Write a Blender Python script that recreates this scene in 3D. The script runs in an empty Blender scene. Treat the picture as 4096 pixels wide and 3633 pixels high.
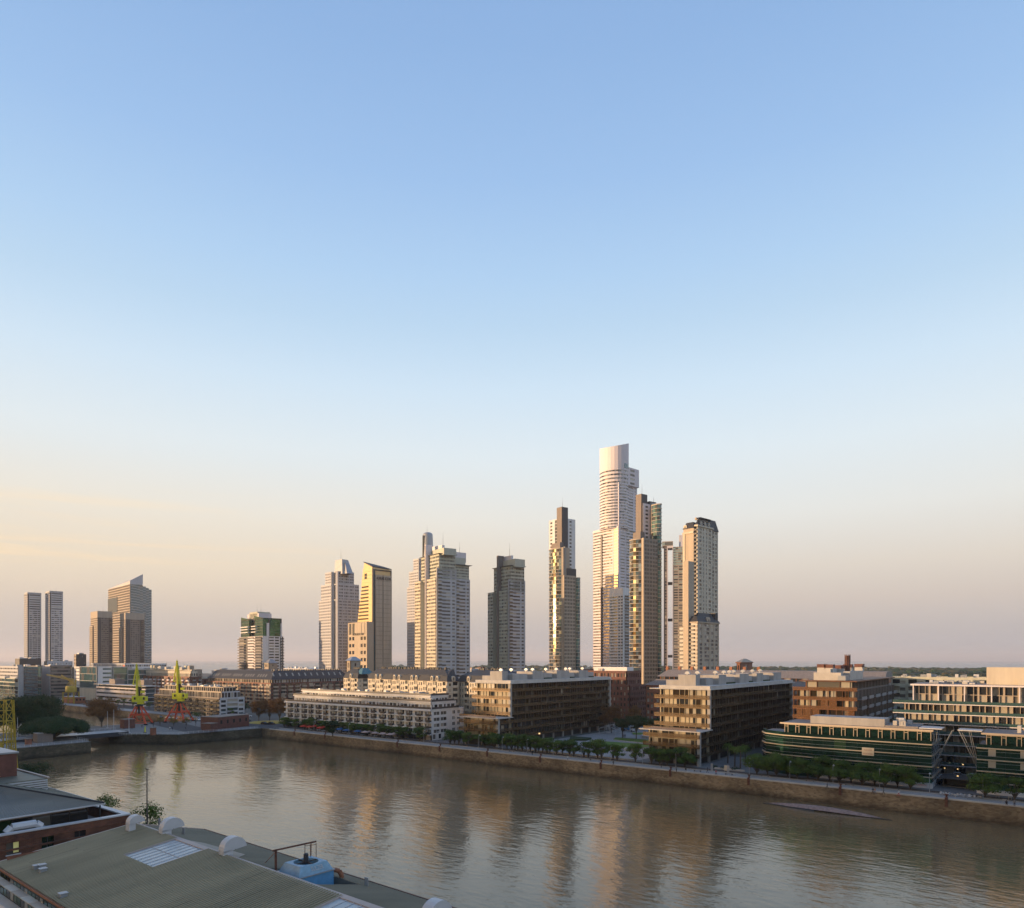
import bpy, math, random
from math import sin, cos, radians, pi, sqrt, atan2
from mathutils import Vector, Matrix
C = bpy.context.scene.collection
R0 = random.Random(7)

# ------------------------------------------------------------------ camera
# World frame: x runs along the quay, y runs away from it over the basin, z up (promenade = 0, water = -5).
YAW = 0.655                       # heading of the camera, turned left from +y
CAMH = 36.0
cam_d = bpy.data.cameras.new('camera'); cam = bpy.data.objects.new('camera', cam_d); C.objects.link(cam)
cam.location = (0, 0, CAMH); cam.rotation_euler = (pi/2, 0, YAW)
cam_d.sensor_width = 36; cam_d.lens = 36*2800/4096
cam_d.shift_y = 824.5/4096
cam_d.clip_start = 1; cam_d.clip_end = 90000
S = bpy.context.scene
S.camera = cam

# ------------------------------------------------------------------ sun, sky, exposure
SUN_EL = radians(3.4); SUN_PHI = radians(45)          # sun low behind the camera's left shoulder
sdir = Vector((-sin(SUN_PHI)*cos(SUN_EL), -cos(SUN_PHI)*cos(SUN_EL), sin(SUN_EL)))
sl = bpy.data.lights.new('sun', 'SUN'); sl.energy = 5.0; sl.angle = radians(0.6); sl.color = (1.0, .65, .36)
so = bpy.data.objects.new('sun', sl); C.objects.link(so)
so.rotation_euler = sdir.to_track_quat('Z', 'Y').to_euler()
w = bpy.data.worlds.new('World'); S.world = w; w.use_nodes = True
nt = w.node_tree; nt.nodes.clear()
def N(nt, t, **kw):
    n = nt.nodes.new(t)
    for k, v in kw.items():
        if k.startswith('_'): setattr(n, k[1:], v)
        else: n.inputs[k.replace('__', ' ')].default_value = v
    return n
def ramp(nt, stops, interp='LINEAR'):
    r = nt.nodes.new('ShaderNodeValToRGB'); cr = r.color_ramp; cr.interpolation = interp
    cr.elements[0].position = stops[0][0]; cr.elements[0].color = (*stops[0][1], 1)
    cr.elements[1].position = stops[-1][0]; cr.elements[1].color = (*stops[-1][1], 1)
    for p, c in stops[1:-1]:
        e = cr.elements.new(p); e.color = (*c, 1)
    return r
def s2l(r, g, b):
    f = lambda c: (c/255/12.92) if c/255 <= .04045 else ((c/255+.055)/1.055)**2.4
    return (f(r), f(g), f(b))
sky = nt.nodes.new('ShaderNodeTexSky'); sky.sky_type = 'NISHITA'; sky.sun_disc = False
sky.sun_elevation = SUN_EL
sky.sun_rotation = pi + SUN_PHI
sky.air_density = 1.0; sky.dust_density = 1.5; sky.ozone_density = 1.2; sky.altitude = 20
L = nt.links
bgn = nt.nodes.new('ShaderNodeBackground'); out = nt.nodes.new('ShaderNodeOutputWorld')
tc = nt.nodes.new('ShaderNodeTexCoord')
sep = nt.nodes.new('ShaderNodeSeparateXYZ'); L.new(tc.outputs['Generated'], sep.inputs[0])
# clear evening sky opposite the sunset: deep blue overhead, pale, cream, then the mauve belt on the horizon
EXPO = .5
def sk(r, g, b): return tuple(1.06*c/2**EXPO for c in s2l(r, g, b))
belt = ramp(nt, [(0.0, sk(174,175,182)), (.034, sk(186,180,179)), (.080, sk(208,196,186)), (.126, sk(221,212,200)),
                 (.194, sk(227,228,224)), (.279, sk(220,232,239)), (.358, sk(204,225,242)), (.43, sk(184,212,237)), (.48, sk(173,205,237)),
                 (.566, sk(155,190,231)), (.66, sk(141,177,222)), (.75, sk(132,168,216)), (1.0, sk(95,130,188))])
L.new(sep.outputs[2], belt.inputs[0])
# warm towards the left of the view (towards where the sun goes down)
dotn = N(nt, 'ShaderNodeVectorMath', _operation='DOT_PRODUCT'); L.new(tc.outputs['Generated'], dotn.inputs[0])
dotn.inputs[1].default_value = (-0.985, 0.17, 0)
az = N(nt, 'ShaderNodeMapRange'); L.new(dotn.outputs['Value'], az.inputs['Value'])
az.inputs['From Min'].default_value = .45; az.inputs['From Max'].default_value = 1.15
az.inputs['To Max'].default_value = 1.0
az.interpolation_type = 'SMOOTHSTEP'
elw = ramp(nt, [(0, (.08,)*3), (.06, (.16,)*3), (.12, (.5,)*3), (.18, (.38,)*3), (.26, (.1,)*3), (.40, (0,)*3)])
L.new(sep.outputs[2], elw.inputs[0])
mu = N(nt, 'ShaderNodeMath', _operation='MULTIPLY'); L.new(az.outputs[0], mu.inputs[0]); L.new(elw.outputs[0], mu.inputs[1])
warm = N(nt, 'ShaderNodeMixRGB', _blend_type='MIX'); L.new(mu.outputs[0], warm.inputs[0])
L.new(belt.outputs[0], warm.inputs[1]); warm.inputs[2].default_value = (*sk(246, 224, 188), 1)
# thin wisps of cloud low on the left
mp = N(nt, 'ShaderNodeMapping'); mp.inputs['Scale'].default_value = (3.2, 3.2, 60); mp.inputs['Rotation'].default_value = (0, radians(1), 0)
L.new(tc.outputs['Generated'], mp.inputs[0])
nz = N(nt, 'ShaderNodeTexNoise', Scale=1.0, Detail=6.0, Roughness=.62); L.new(mp.outputs[0], nz.inputs['Vector'])
cr = ramp(nt, [(.5, (0,)*3), (.66, (1,)*3)]); L.new(nz.outputs['Fac'], cr.inputs[0])
band = ramp(nt, [(.09, (0,)*3), (.125, (1,)*3), (.17, (.35,)*3), (.2, (.5,)*3), (.225, (0,)*3)]); L.new(sep.outputs[2], band.inputs[0])
m2 = N(nt, 'ShaderNodeMath', _operation='MULTIPLY'); L.new(cr.outputs[0], m2.inputs[0]); L.new(band.outputs[0], m2.inputs[1])
azc = N(nt, 'ShaderNodeMapRange'); L.new(dotn.outputs['Value'], azc.inputs['Value'])
azc.inputs['From Min'].default_value = .84; azc.inputs['From Max'].default_value = .97
m3 = N(nt, 'ShaderNodeMath', _operation='MULTIPLY'); L.new(m2.outputs[0], m3.inputs[0]); L.new(azc.outputs[0], m3.inputs[1])
m4 = N(nt, 'ShaderNodeMath', _operation='MULTIPLY'); L.new(m3.outputs[0], m4.inputs[0]); m4.inputs[1].default_value = .6
cl = N(nt, 'ShaderNodeMixRGB', _blend_type='MIX'); L.new(m4.outputs[0], cl.inputs[0]); L.new(warm.outputs[0], cl.inputs[1])
cl.inputs[2].default_value = (*sk(255, 226, 184), 1)
# western half: the physical sky with its sunset glow; eastern half: the belt above
dw = N(nt, 'ShaderNodeVectorMath', _operation='DOT_PRODUCT'); L.new(tc.outputs['Generated'], dw.inputs[0])
dw.inputs[1].default_value = (sin(radians(25)), cos(radians(25)), 0)
wr = N(nt, 'ShaderNodeMapRange'); L.new(dw.outputs['Value'], wr.inputs['Value']); wr.interpolation_type = 'SMOOTHSTEP'
wr.inputs['From Min'].default_value = -.85; wr.inputs['From Max'].default_value = -.3
sm = N(nt, 'ShaderNodeMixRGB', _blend_type='MULTIPLY'); sm.inputs[0].default_value = 1
L.new(sky.outputs[0], sm.inputs[1]); sm.inputs[2].default_value = (1.08, 1.0, .93, 1)
SKY_STR = .15
inv = N(nt, 'ShaderNodeMixRGB', _blend_type='MULTIPLY'); inv.inputs[0].default_value = 1
L.new(cl.outputs[0], inv.inputs[1]); inv.inputs[2].default_value = (1/SKY_STR,)*3+(1,)
mixs = N(nt, 'ShaderNodeMixRGB', _blend_type='MIX'); L.new(wr.outputs[0], mixs.inputs[0])
L.new(sm.outputs[0], mixs.inputs[1]); L.new(inv.outputs[0], mixs.inputs[2])
L.new(mixs.outputs[0], bgn.inputs[0]); bgn.inputs[1].default_value = SKY_STR
L.new(bgn.outputs[0], out.inputs[0])
S.view_settings.view_transform = 'Standard'; S.view_settings.look = 'None'
S.view_settings.exposure = EXPO; S.view_settings.gamma = 1; S.view_settings.use_curve_mapping = False
S.render.engine = 'CYCLES'
S.cycles.volume_bounces = 0; S.cycles.max_bounces = 5; S.cycles.diffuse_bounces = 2; S.cycles.glossy_bounces = 3
S.cycles.transparent_max_bounces = 8; S.cycles.caustics_reflective = False; S.cycles.caustics_refractive = False

# ------------------------------------------------------------------ measuring helpers (photo survey -> metres)
CS, SN = cos(YAW), sin(YAW)
def cam2w(X, Y): return (CS*X - SN*Y, SN*X + CS*Y)
def gp(px, py, z=0.0):                       # where the line of sight meets height z
    k = (CAMH - z)/(py - 2640.0)
    return cam2w((px-2048)*k, 2800*k)
def pd(px, D): return cam2w((px-2048)*D/2800.0, D)
def at_y(px, y):                             # meets plane y = const
    k = (px-2048)/2800.0; Y = y/(CS + SN*k); return CS*k*Y - SN*Y
def hz(py, D): return CAMH + (2640.0-py)*D/2800.0
def dep(x, y): return -SN*x + CS*y
def along(c, d, px):                         # distance t so that c + t*d is seen at px
    k = (px-2048)/2800.0
    X = CS*c[0] + SN*c[1]; Y = dep(*c); dX = CS*d[0] + SN*d[1]; dY = dep(*d)
    return (k*Y - X)/(dX - k*dY)

# ------------------------------------------------------------------ mesh + object helpers
class MB:
    def __init__(s): s.v = []; s.f = []; s.m = []
    def quad(s, a, b, c, d, mi=0):
        n = len(s.v); s.v += [a, b, c, d]; s.f.append((n, n+1, n+2, n+3)); s.m.append(mi)
    def poly(s, pts, mi=0):
        n = len(s.v); s.v += list(pts); s.f.append(tuple(range(n, n+len(pts)))); s.m.append(mi)
    def hexa(s, p, mi=0):      # p: 4 bottom ccw, 4 top ccw
        n = len(s.v); s.v += list(p)
        for f in ((3,2,1,0),(4,5,6,7),(0,1,5,4),(1,2,6,5),(2,3,7,6),(3,0,4,7)):
            s.f.append(tuple(n+i for i in f)); s.m.append(mi)
    def box(s, x0, x1, y0, y1, z0, z1, mi=0):
        s.hexa([(x0,y0,z0),(x1,y0,z0),(x1,y1,z0),(x0,y1,z0),(x0,y0,z1),(x1,y0,z1),(x1,y1,z1),(x0,y1,z1)], mi)
    def prism(s, pts, z0, z1, mi=0, top=None):   # pts ccw (x,y); z1 may be list
        n = len(s.v); k = len(pts)
        zt = z1 if isinstance(z1, (list, tuple)) else [z1]*k
        s.v += [(x, y, z0) for x, y in pts] + [(pts[i][0], pts[i][1], zt[i]) for i in range(k)]
        for i in range(k):
            j = (i+1) % k; s.f.append((n+i, n+j, n+k+j, n+k+i)); s.m.append(mi)
        s.f.append(tuple(n+k+i for i in range(k))); s.m.append(mi if top is None else top)
        s.f.append(tuple(n+i for i in reversed(range(k)))); s.m.append(mi)
    def bar(s, a, b, r, mi=0, r2=None, k=4):
        a = Vector(a); b = Vector(b); d = (b-a)
        if d.length < 1e-6: return
        d.normalize(); u = d.orthogonal().normalized() if abs(d.z) < .99 else Vector((1,0,0)); v = d.cross(u)
        if abs(d.z) < .99:
            u = Vector((0,0,1)).cross(d).normalized(); v = d.cross(u)
        r2 = r if r2 is None else r2
        n = len(s.v)
        off = pi/4 if k == 4 else 0
        for p, rr in ((a, r), (b, r2)):
            for i in range(k):
                t = 2*pi*i/k + off; s.v.append(tuple(p + u*cos(t)*rr + v*sin(t)*rr))
        for i in range(k):
            j = (i+1) % k; s.f.append((n+i, n+j, n+k+j, n+k+i)); s.m.append(mi)
        s.f.append(tuple(n+i for i in reversed(range(k)))); s.m.append(mi)
        s.f.append(tuple(n+k+i for i in range(k))); s.m.append(mi)
    def lathe(s, prof, k=12, mi=0, c=(0,0)):
        n = len(s.v)
        for r, z in prof:
            for i in range(k):
                t = 2*pi*i/k; s.v.append((c[0]+r*cos(t), c[1]+r*sin(t), z))
        for j in range(len(prof)-1):
            for i in range(k):
                i2 = (i+1) % k; s.f.append((n+j*k+i, n+j*k+i2, n+(j+1)*k+i2, n+(j+1)*k+i)); s.m.append(mi)
        s.f.append(tuple(n+(len(prof)-1)*k+i for i in range(k))); s.m.append(mi)
    def build(s, name, mats, parent=None, smooth=False, kind=None, label=None):
        me = bpy.data.meshes.new(name); me.from_pydata(s.v, [], s.f)
        if not isinstance(mats, (list, tuple)): mats = [mats]
        for m in mats: me.materials.append(m)
        if len(mats) > 1: me.polygons.foreach_set('material_index', s.m)
        if smooth: me.polygons.foreach_set('use_smooth', [True]*len(s.f))
        me.update()
        o = bpy.data.objects.new(name, me); C.objects.link(o)
        if parent is not None: o.parent = parent
        if kind: o['kind'] = kind
        if label: o['label'] = label
        return o
def thing(name, label, cat, loc=(0,0,0), rz=0.0, group=None):
    o = bpy.data.objects.new(name, None); C.objects.link(o); o.empty_display_size = 1
    o.location = loc; o.rotation_euler = (0, 0, rz); o['label'] = label; o['category'] = cat
    if group: o['group'] = group
    return o
def tag(o, label, cat, group=None):
    o['label'] = label; o['category'] = cat
    if group: o['group'] = group
    return o
def copy_tree(o, loc=None, rz=None, label=None, sc=None):
    def rec(a, par):
        c = a.copy(); C.objects.link(c); c.parent = par
        for ch in [k for k in a.children]: rec(ch, c)
        return c
    c = rec(o, None)
    if loc is not None: c.location = loc
    if rz is not None: c.rotation_euler = (0, 0, rz)
    if label: c['label'] = label
    if sc: c.scale = sc if isinstance(sc, tuple) else (sc,)*3
    return c

# ------------------------------------------------------------------ materials
M = {}
def mat(name, col, rough=.7, metal=0, var=.12, scale=.35, bump=0, bscale=6, spec=.5, col2=None, emit=None, estr=0, vert=False):
    m = bpy.data.materials.new(name); m.use_nodes = True; t = m.node_tree; l = t.links
    b = t.nodes['Principled BSDF']
    b.inputs['Roughness'].default_value = rough; b.inputs['Metallic'].default_value = metal
    b.inputs['Specular IOR Level'].default_value = spec
    c2 = col2 if col2 else tuple(c*(1-var) for c in col); c1 = tuple(min(1, c*(1+var*.6)) for c in col)
    co = t.nodes.new('ShaderNodeTexCoord')
    src = co.outputs['Object']
    if vert:
        mpn = t.nodes.new('ShaderNodeMapping'); mpn.inputs['Scale'].default_value = (1, 1, .12); l.new(src, mpn.inputs[0]); src = mpn.outputs[0]
    n = t.nodes.new('ShaderNodeTexNoise'); n.inputs['Scale'].default_value = scale; n.inputs['Detail'].default_value = 5; n.inputs['Roughness'].default_value = .65
    l.new(src, n.inputs['Vector'])
    r = ramp(t, [(.33, c2), (.67, c1)]); l.new(n.outputs['Fac'], r.inputs[0]); l.new(r.outputs[0], b.inputs['Base Color'])
    if bump:
        n2 = t.nodes.new('ShaderNodeTexNoise'); n2.inputs['Scale'].default_value = bscale; n2.inputs['Detail'].default_value = 4
        l.new(src, n2.inputs['Vector'])
        bp = t.nodes.new('ShaderNodeBump'); bp.inputs['Strength'].default_value = bump; bp.inputs['Distance'].default_value = .1
        l.new(n2.outputs['Fac'], bp.inputs['Height']); l.new(bp.outputs[0], b.inputs['Normal'])
    if emit:
        b.inputs['Emission Color'].default_value = (*emit, 1); b.inputs['Emission Strength'].default_value = estr
    M[name] = m
    return m
def glassmat(name, col, metal=.5, rough=.05, wob=.02):
    m = bpy.data.materials.new(name); m.use_nodes = True; t = m.node_tree; l = t.links
    b = t.nodes['Principled BSDF']; b.inputs['Base Color'].default_value = (*col, 1)
    b.inputs['Metallic'].default_value = metal; b.inputs['Roughness'].default_value = rough
    b.inputs['Specular IOR Level'].default_value = .8
    co = t.nodes.new('ShaderNodeTexCoord')
    n = t.nodes.new('ShaderNodeTexNoise'); n.inputs['Scale'].default_value = .8; n.inputs['Detail'].default_value = 2
    l.new(co.outputs['Object'], n.inputs['Vector'])
    bp = t.nodes.new('ShaderNodeBump'); bp.inputs['Strength'].default_value = .6; bp.inputs['Distance'].default_value = wob
    l.new(n.outputs['Fac'], bp.inputs['Height']); l.new(bp.outputs[0], b.inputs['Normal'])
    M[name] = m
    return m
glassmat('glass_dark', (.035, .038, .042), .15, .05)
glassmat('glass_mid', (.15, .145, .13), .15, .08)
glassmat('glass_curtain', (.42, .39, .33), .05, .15)
glassmat('glass_mirror', (.62, .60, .52), .92, .04, .03)
glassmat('glass_bronze', (.06, .042, .022), .4, .06)
glassmat('glass_lavender', (.30, .285, .30), .45, .1)
glassmat('glass_teal', (.10, .20, .20), .55, .05)
glassmat('glass_green', (.045, .155, .12), .9, .03, .05)
glassmat('glass_green_light', (.05, .12, .065), .6, .05)
glassmat('glass_matte', (.10, .095, .085), 0, .45)
glassmat('glass_blue', (.12, .17, .2), .6, .05)
mat('white_wall', (.76, .745, .73), var=.10, vert=True)
mat('pink_white_wall', (.68, .63, .64), var=.07, vert=True)
mat('grey_white_wall', (.50, .50, .52), var=.10, vert=True)
mat('cream_wall', (.60, .53, .42), var=.14, vert=True)
mat('sand_wall', (.46, .38, .29), var=.12, vert=True)
mat('tan_wall', (.40, .33, .26), var=.12, vert=True)
mat('olive_wall', (.50, .50, .41), var=.12, vert=True)
mat('drab_wall', (.27, .25, .215), var=.12, vert=True)
mat('brown_wall', (.20, .165, .145), var=.15, vert=True)
mat('dark_metal', (.05, .05, .055), rough=.5)
mat('black_metal', (.015, .015, .018), rough=.5)
mat('slate', (.035, .037, .045), rough=.6, var=.3, scale=1.2)
mat('brick', (.25, .10, .06), var=.35, scale=.8, bump=.3)
mat('dark_brick', (.15, .06, .045), var=.3, scale=.8)
mat('concrete', (.36, .345, .33), var=.22, vert=True, bump=.2)
mat('light_concrete', (.48, .46, .43), var=.15)
mat('roof_gravel', (.22, .2, .19), var=.25, scale=1.5)
mat('grey_metal', (.35, .37, .4), rough=.4, metal=.3)
mat('white_metal', (.55, .55, .56), rough=.4)
mat('bronze_metal', (.12, .08, .042), rough=.45, metal=.5, var=.2)
mat('dark_bronze', (.05, .037, .026), rough=.6)
mat('brown_steel', (.15, .062, .026), rough=.55, metal=.2, var=.3)
mat('rust', (.14, .06, .04), rough=.85, var=.4, scale=2)
mat('asphalt', (.06, .06, .065), rough=.9, var=.2)
mat('paving', (.18, .175, .17), rough=.85, var=.16, scale=.6)
mat('lawn', (.12, .20, .028), rough=.95, var=.3, scale=1.5, bump=.4)
mat('soil', (.09, .065, .045), rough=.95, var=.3)
mat('hedge', (.03, .055, .018), rough=.95, var=.4, scale=3)
mat('stone', (.30, .27, .22), rough=.9)
mat('trunk', (.10, .08, .06), rough=.9, var=.3, scale=3)
mat('lamp_glow', (.9, .7, .4), emit=(1, .62, .25), estr=.9)
mat('red_paint', (.62, .085, .03), rough=.6, var=.3, scale=2)
mat('yellow_paint', (.72, .70, .03), rough=.55, var=.2, scale=2)
mat('ochre_paint', (.45, .33, .04), rough=.6, var=.25, scale=2)
mat('blue_paint', (.10, .30, .55), rough=.5, var=.15, scale=1.5)
mat('light_blue_paint', (.22, .38, .50), rough=.5, var=.2, scale=1.5)
mat('terracotta', (.3, .12, .06), var=.2)
ORD = 'first second third fourth fifth sixth seventh eighth ninth tenth eleventh twelfth thirteenth fourteenth fifteenth sixteenth seventeenth eighteenth nineteenth twentieth'.split()
GL = [M['glass_dark'], M['glass_mid'], M['glass_curtain']]

# ------------------------------------------------------------------ buildings
def inset(pts, t):
    n = len(pts); res = []
    for i in range(n):
        a = Vector(pts[i-1]); b = Vector(pts[i]); c = Vector(pts[(i+1) % n])
        d1 = (b-a).normalized(); d2 = (c-b).normalized()
        n1 = Vector((-d1.y, d1.x)); n2 = Vector((-d2.y, d2.x))
        den = 1 + n1.dot(n2)
        p = b + (n1+n2)*(t/max(den, .2)); res.append((p.x, p.y))
    return res
class Bld:
    """one building: an Empty at its near corner, local x along its front, local y along its receding side"""
    def __init__(s, name, label, cat='tower', c=(0,0), psi=0.0, seed=1, group=None, cap=100, zb=0.0):
        s.c = c; s.psi = psi; s.ex = (cos(psi), -sin(psi)); s.ey = (sin(psi), cos(psi)); s.cap = cap
        s.o = thing(name, label, cat, (c[0], c[1], zb), -psi, group); s.zb = zb
        s.wall = {}; s.win = []; s.balc = []; s.r = random.Random(seed)
    def w(s, x, y): return (s.c[0]+x*s.ex[0]+y*s.ey[0], s.c[1]+x*s.ex[1]+y*s.ey[1])
    def fx(s, px, y=0.0): return along(s.w(0, y), s.ex, px)
    def ry(s, px, x=0.0): return along(s.w(x, 0), s.ey, px)
    def z(s, py, x=0.0, y=0.0): return hz(py, dep(*s.w(x, y))) - s.zb
    def mb(s, m):
        if m not in s.wall: s.wall[m] = MB()
        return s.wall[m]
    def obox(s, mb, p, d, n, u0, u1, n0, n1, z0, z1, mi=0):
        P = lambda u, v, z: (p[0]+d[0]*u+n[0]*v, p[1]+d[1]*u+n[1]*v, z)
        # n is the outward normal (right of d): order so that faces look outwards
        mb.hexa([P(u0,n1,z0), P(u1,n1,z0), P(u1,n0,z0), P(u0,n0,z0), P(u0,n1,z1), P(u1,n1,z1), P(u1,n0,z1), P(u0,n0,z1)], mi)
    def facade(s, p0, p1, z0, z1, nf, sp):
        d = Vector((p1[0]-p0[0], p1[1]-p0[1])); W = d.length
        if W < .5: return
        d /= W; n = Vector((d.y, -d.x)); fh = (z1-z0)/nf
        t = sp.get('t', .35); wm = s.mb(sp['wall']); sm = s.mb(sp.get('span', sp['wall']))
        gl = sp.get('glass', GL); gw = sp.get('gw', (5, 3, 2)); par = sp.get('par', 1.0)
        sh, hh = sp.get('sh', .9), sp.get('hh', 2.3); k = fh/2.9; sh *= k; hh *= k
        bays = sp['bays']; tot = sum(b[0] for b in bays); rep = max(1, round(W/tot)) if sp.get('rep', True) else 1
        seq = list(bays)*rep + list(sp.get('end', [])); tw = sum(b[0] for b in seq); f = W/tw
        u = 0
        gi = sp.get('gid'); key = id(sp)
        # solid strip above the last floor (parapet)
        s.obox(wm, p0, d, n, 0, W, -t, 0, z1, z1+par)
        for bw, kd in seq:
            bw *= f; u1 = u+bw
            if kd == 's':
                s.obox(wm, p0, d, n, u, u1, -t, sp.get('pier', 0), z0, z1)
            elif kd == 'n':
                s.obox(s.mb(sp.get('strip', 'dark_metal')), p0, d, n, u, u1, -t, -t+.1, z0, z1)
            else:
                for i in range(nf):
                    za = z0+i*fh
                    if kd == 'w': lo, hi = za+sh, za+hh
                    elif kd == 'g': lo, hi = za+sp.get('edge', .45), za+fh
                    elif kd == 'b': lo, hi = za+.12, za+fh-.12
                    elif kd == 't': lo, hi = za+.3, za+fh-.3
                    if lo > za+.01: s.obox(sm, p0, d, n, u, u1, -t, sp.get('so', 0) if kd != 'b' else -t+.2, za, lo)
                    if hi < za+fh-.01: s.obox(sm, p0, d, n, u, u1, -t, sp.get('so', 0) if kd != 'b' else -t+.2, hi, za+fh)
                    gn = -t+.06
                    np_ = sp.get('split', 1)
                    for q in range(np_):
                        a0 = u + bw*q/np_ + (.05 if q else 0); a1 = u + bw*(q+1)/np_ - (.05 if q < np_-1 else 0)
                        P = lambda uu, z: (p0[0]+d.x*uu+n.x*gn, p0[1]+d.y*uu+n.y*gn, z)
                        mi = s.r.choices(range(len(gl)), gw[:len(gl)])[0]
                        s.win.append(((P(a0,lo), P(a1,lo), P(a1,hi), P(a0,hi)), gl[mi], (a1-a0)*(hi-lo), (n.x*.6-n.y)))
                    if np_ > 1:
                        for q in range(1, np_):
                            uu = u+bw*q/np_; s.obox(wm, p0, d, n, uu-.05, uu+.05, -t, -t+.15, lo, hi)
                    if kd == 'b':
                        bd = sp.get('bd', 1.3); b = MB()
                        s.obox(b, p0, d, n, u+.05, u1-.05, -t, bd, za-.12, za+.1, 0)
                        s.obox(b, p0, d, n, u+.05, u1-.05, bd-.06, bd, za+.1, za+1.05, 1)
                        s.obox(b, p0, d, n, u+.05, u+.11, -t, bd-.06, za+.1, za+1.05, 1)
                        s.obox(b, p0, d, n, u1-.11, u1-.05, -t, bd-.06, za+.1, za+1.05, 1)
                        s.balc.append((b, (M[sp.get('slab', sp['wall'])], M[sp.get('rail', 'grey_metal')]), n.x*.6-n.y+bw*.01))
            u = u1
        if sp.get('bands'):     # thin projecting slab line at every floor
            bm, bz, bo = sp['bands']
            for i in range(nf+1): s.obox(s.mb(bm), p0, d, n, 0, W, -t*.5, bo, z0+i*fh-bz*.5, z0+i*fh+bz*.5)
    def mass(s, pts, z0, z1, nf, specs, core='concrete', roof='roof_gravel', par=1.0, ground=0):
        """a prism with a facade per edge; specs[i] belongs to the edge pts[i] -> pts[i+1]"""
        ins = inset(pts, max([q.get('t', .35) for q in specs if q]+[.35])+.01)
        s.mb(core).prism(ins, z0, z1-.02)
        s.mb(roof).prism(inset(pts, .02), z1-.02, z1+.06)
        for i in range(len(pts)):
            sp = specs[i] if i < len(specs) else None
            p0 = pts[i]; p1 = pts[(i+1) % len(pts)]
            if sp is None:
                d = Vector((p1[0]-p0[0], p1[1]-p0[1])); W = d.length; d /= W; n = Vector((d.y, -d.x))
                ww = next((q['wall'] for q in specs if q), core)
                s.obox(s.mb(ww), p0, d, n, 0, W, -.36, 0, z0, z1+par)
            else:
                q = dict(sp); q.setdefault('par', par)
                if ground:
                    g = dict(q); g.update(bays=[(.8,'s'),(3,'g')], par=0, edge=.3); g.pop('bands', None); g.pop('end', None)
                    s.facade(p0, p1, z0, z0+ground, 1, g)
                    s.facade(p0, p1, z0+ground, z1, nf, q)
                else: s.facade(p0, p1, z0, z1, nf, q)
    def rect(s, xl, xr, yf, yb, z0, z1, nf, fs, rs, **kw):
        s.mass([(xl,yf),(xr,yf),(xr,yb),(xl,yb)], z0, z1, nf, [fs, rs, None, kw.pop('ls', None)], **kw)
    def box(s, m, *a): s.mb(m).box(*a)
    def part(s, name, mb, m, **kw): return mb.build(name, [M[x] for x in ([m] if isinstance(m, str) else m)], s.o, **kw)
    def finish(s):
        first = True
        for m, mb in s.wall.items():
            if mb.f:
                nm = {'roof_gravel': 'roof', 'slate': 'roof', 'grey_metal': 'cladding', 'dark_metal': 'recess'}.get(m, 'wall')
                mb.build(nm, M[m], s.o)
        s.win.sort(key=lambda q: -(q[2]*(.3+max(0, q[3]))))
        for q in s.win[:s.cap]:
            b = MB(); b.quad(*q[0]); b.build('window', q[1], s.o)
        rest = s.win[s.cap:]
        if rest:
            ms = []; b = MB()
            for q in rest:
                if q[1] not in ms: ms.append(q[1])
                b.quad(*q[0], ms.index(q[1]))
            b.build('window', ms, s.o, kind='stuff')
        s.balc.sort(key=lambda q: -q[2])
        for b, ms, _ in s.balc[:s.cap]: b.build('balcony', list(ms), s.o)
        rest = s.balc[s.cap:]
        if rest:
            B = MB(); ms0 = rest[0][1]
            for b, ms, _ in rest:
                n = len(B.v); B.v += b.v; B.f += [tuple(n+i for i in f) for f in b.f]; B.m += b.m
            B.build('balcony', list(ms0), s.o, kind='stuff')
        return s.o
def mast(B, x, y, z, h):
    m = MB(); m.bar((x,y,z),(x,y,z+h*.45),.12); m.bar((x,y,z+h*.45),(x,y,z+h*.8),.06)
    B.part('antenna', m, 'dark_metal')
def arc(cx, cy, r, a0, a1, k, ry=None):
    ry = ry or r
    return [(cx+r*cos(radians(a0+(a1-a0)*i/k)), cy+ry*sin(radians(a0+(a1-a0)*i/k))) for i in range(k+1)]

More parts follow.
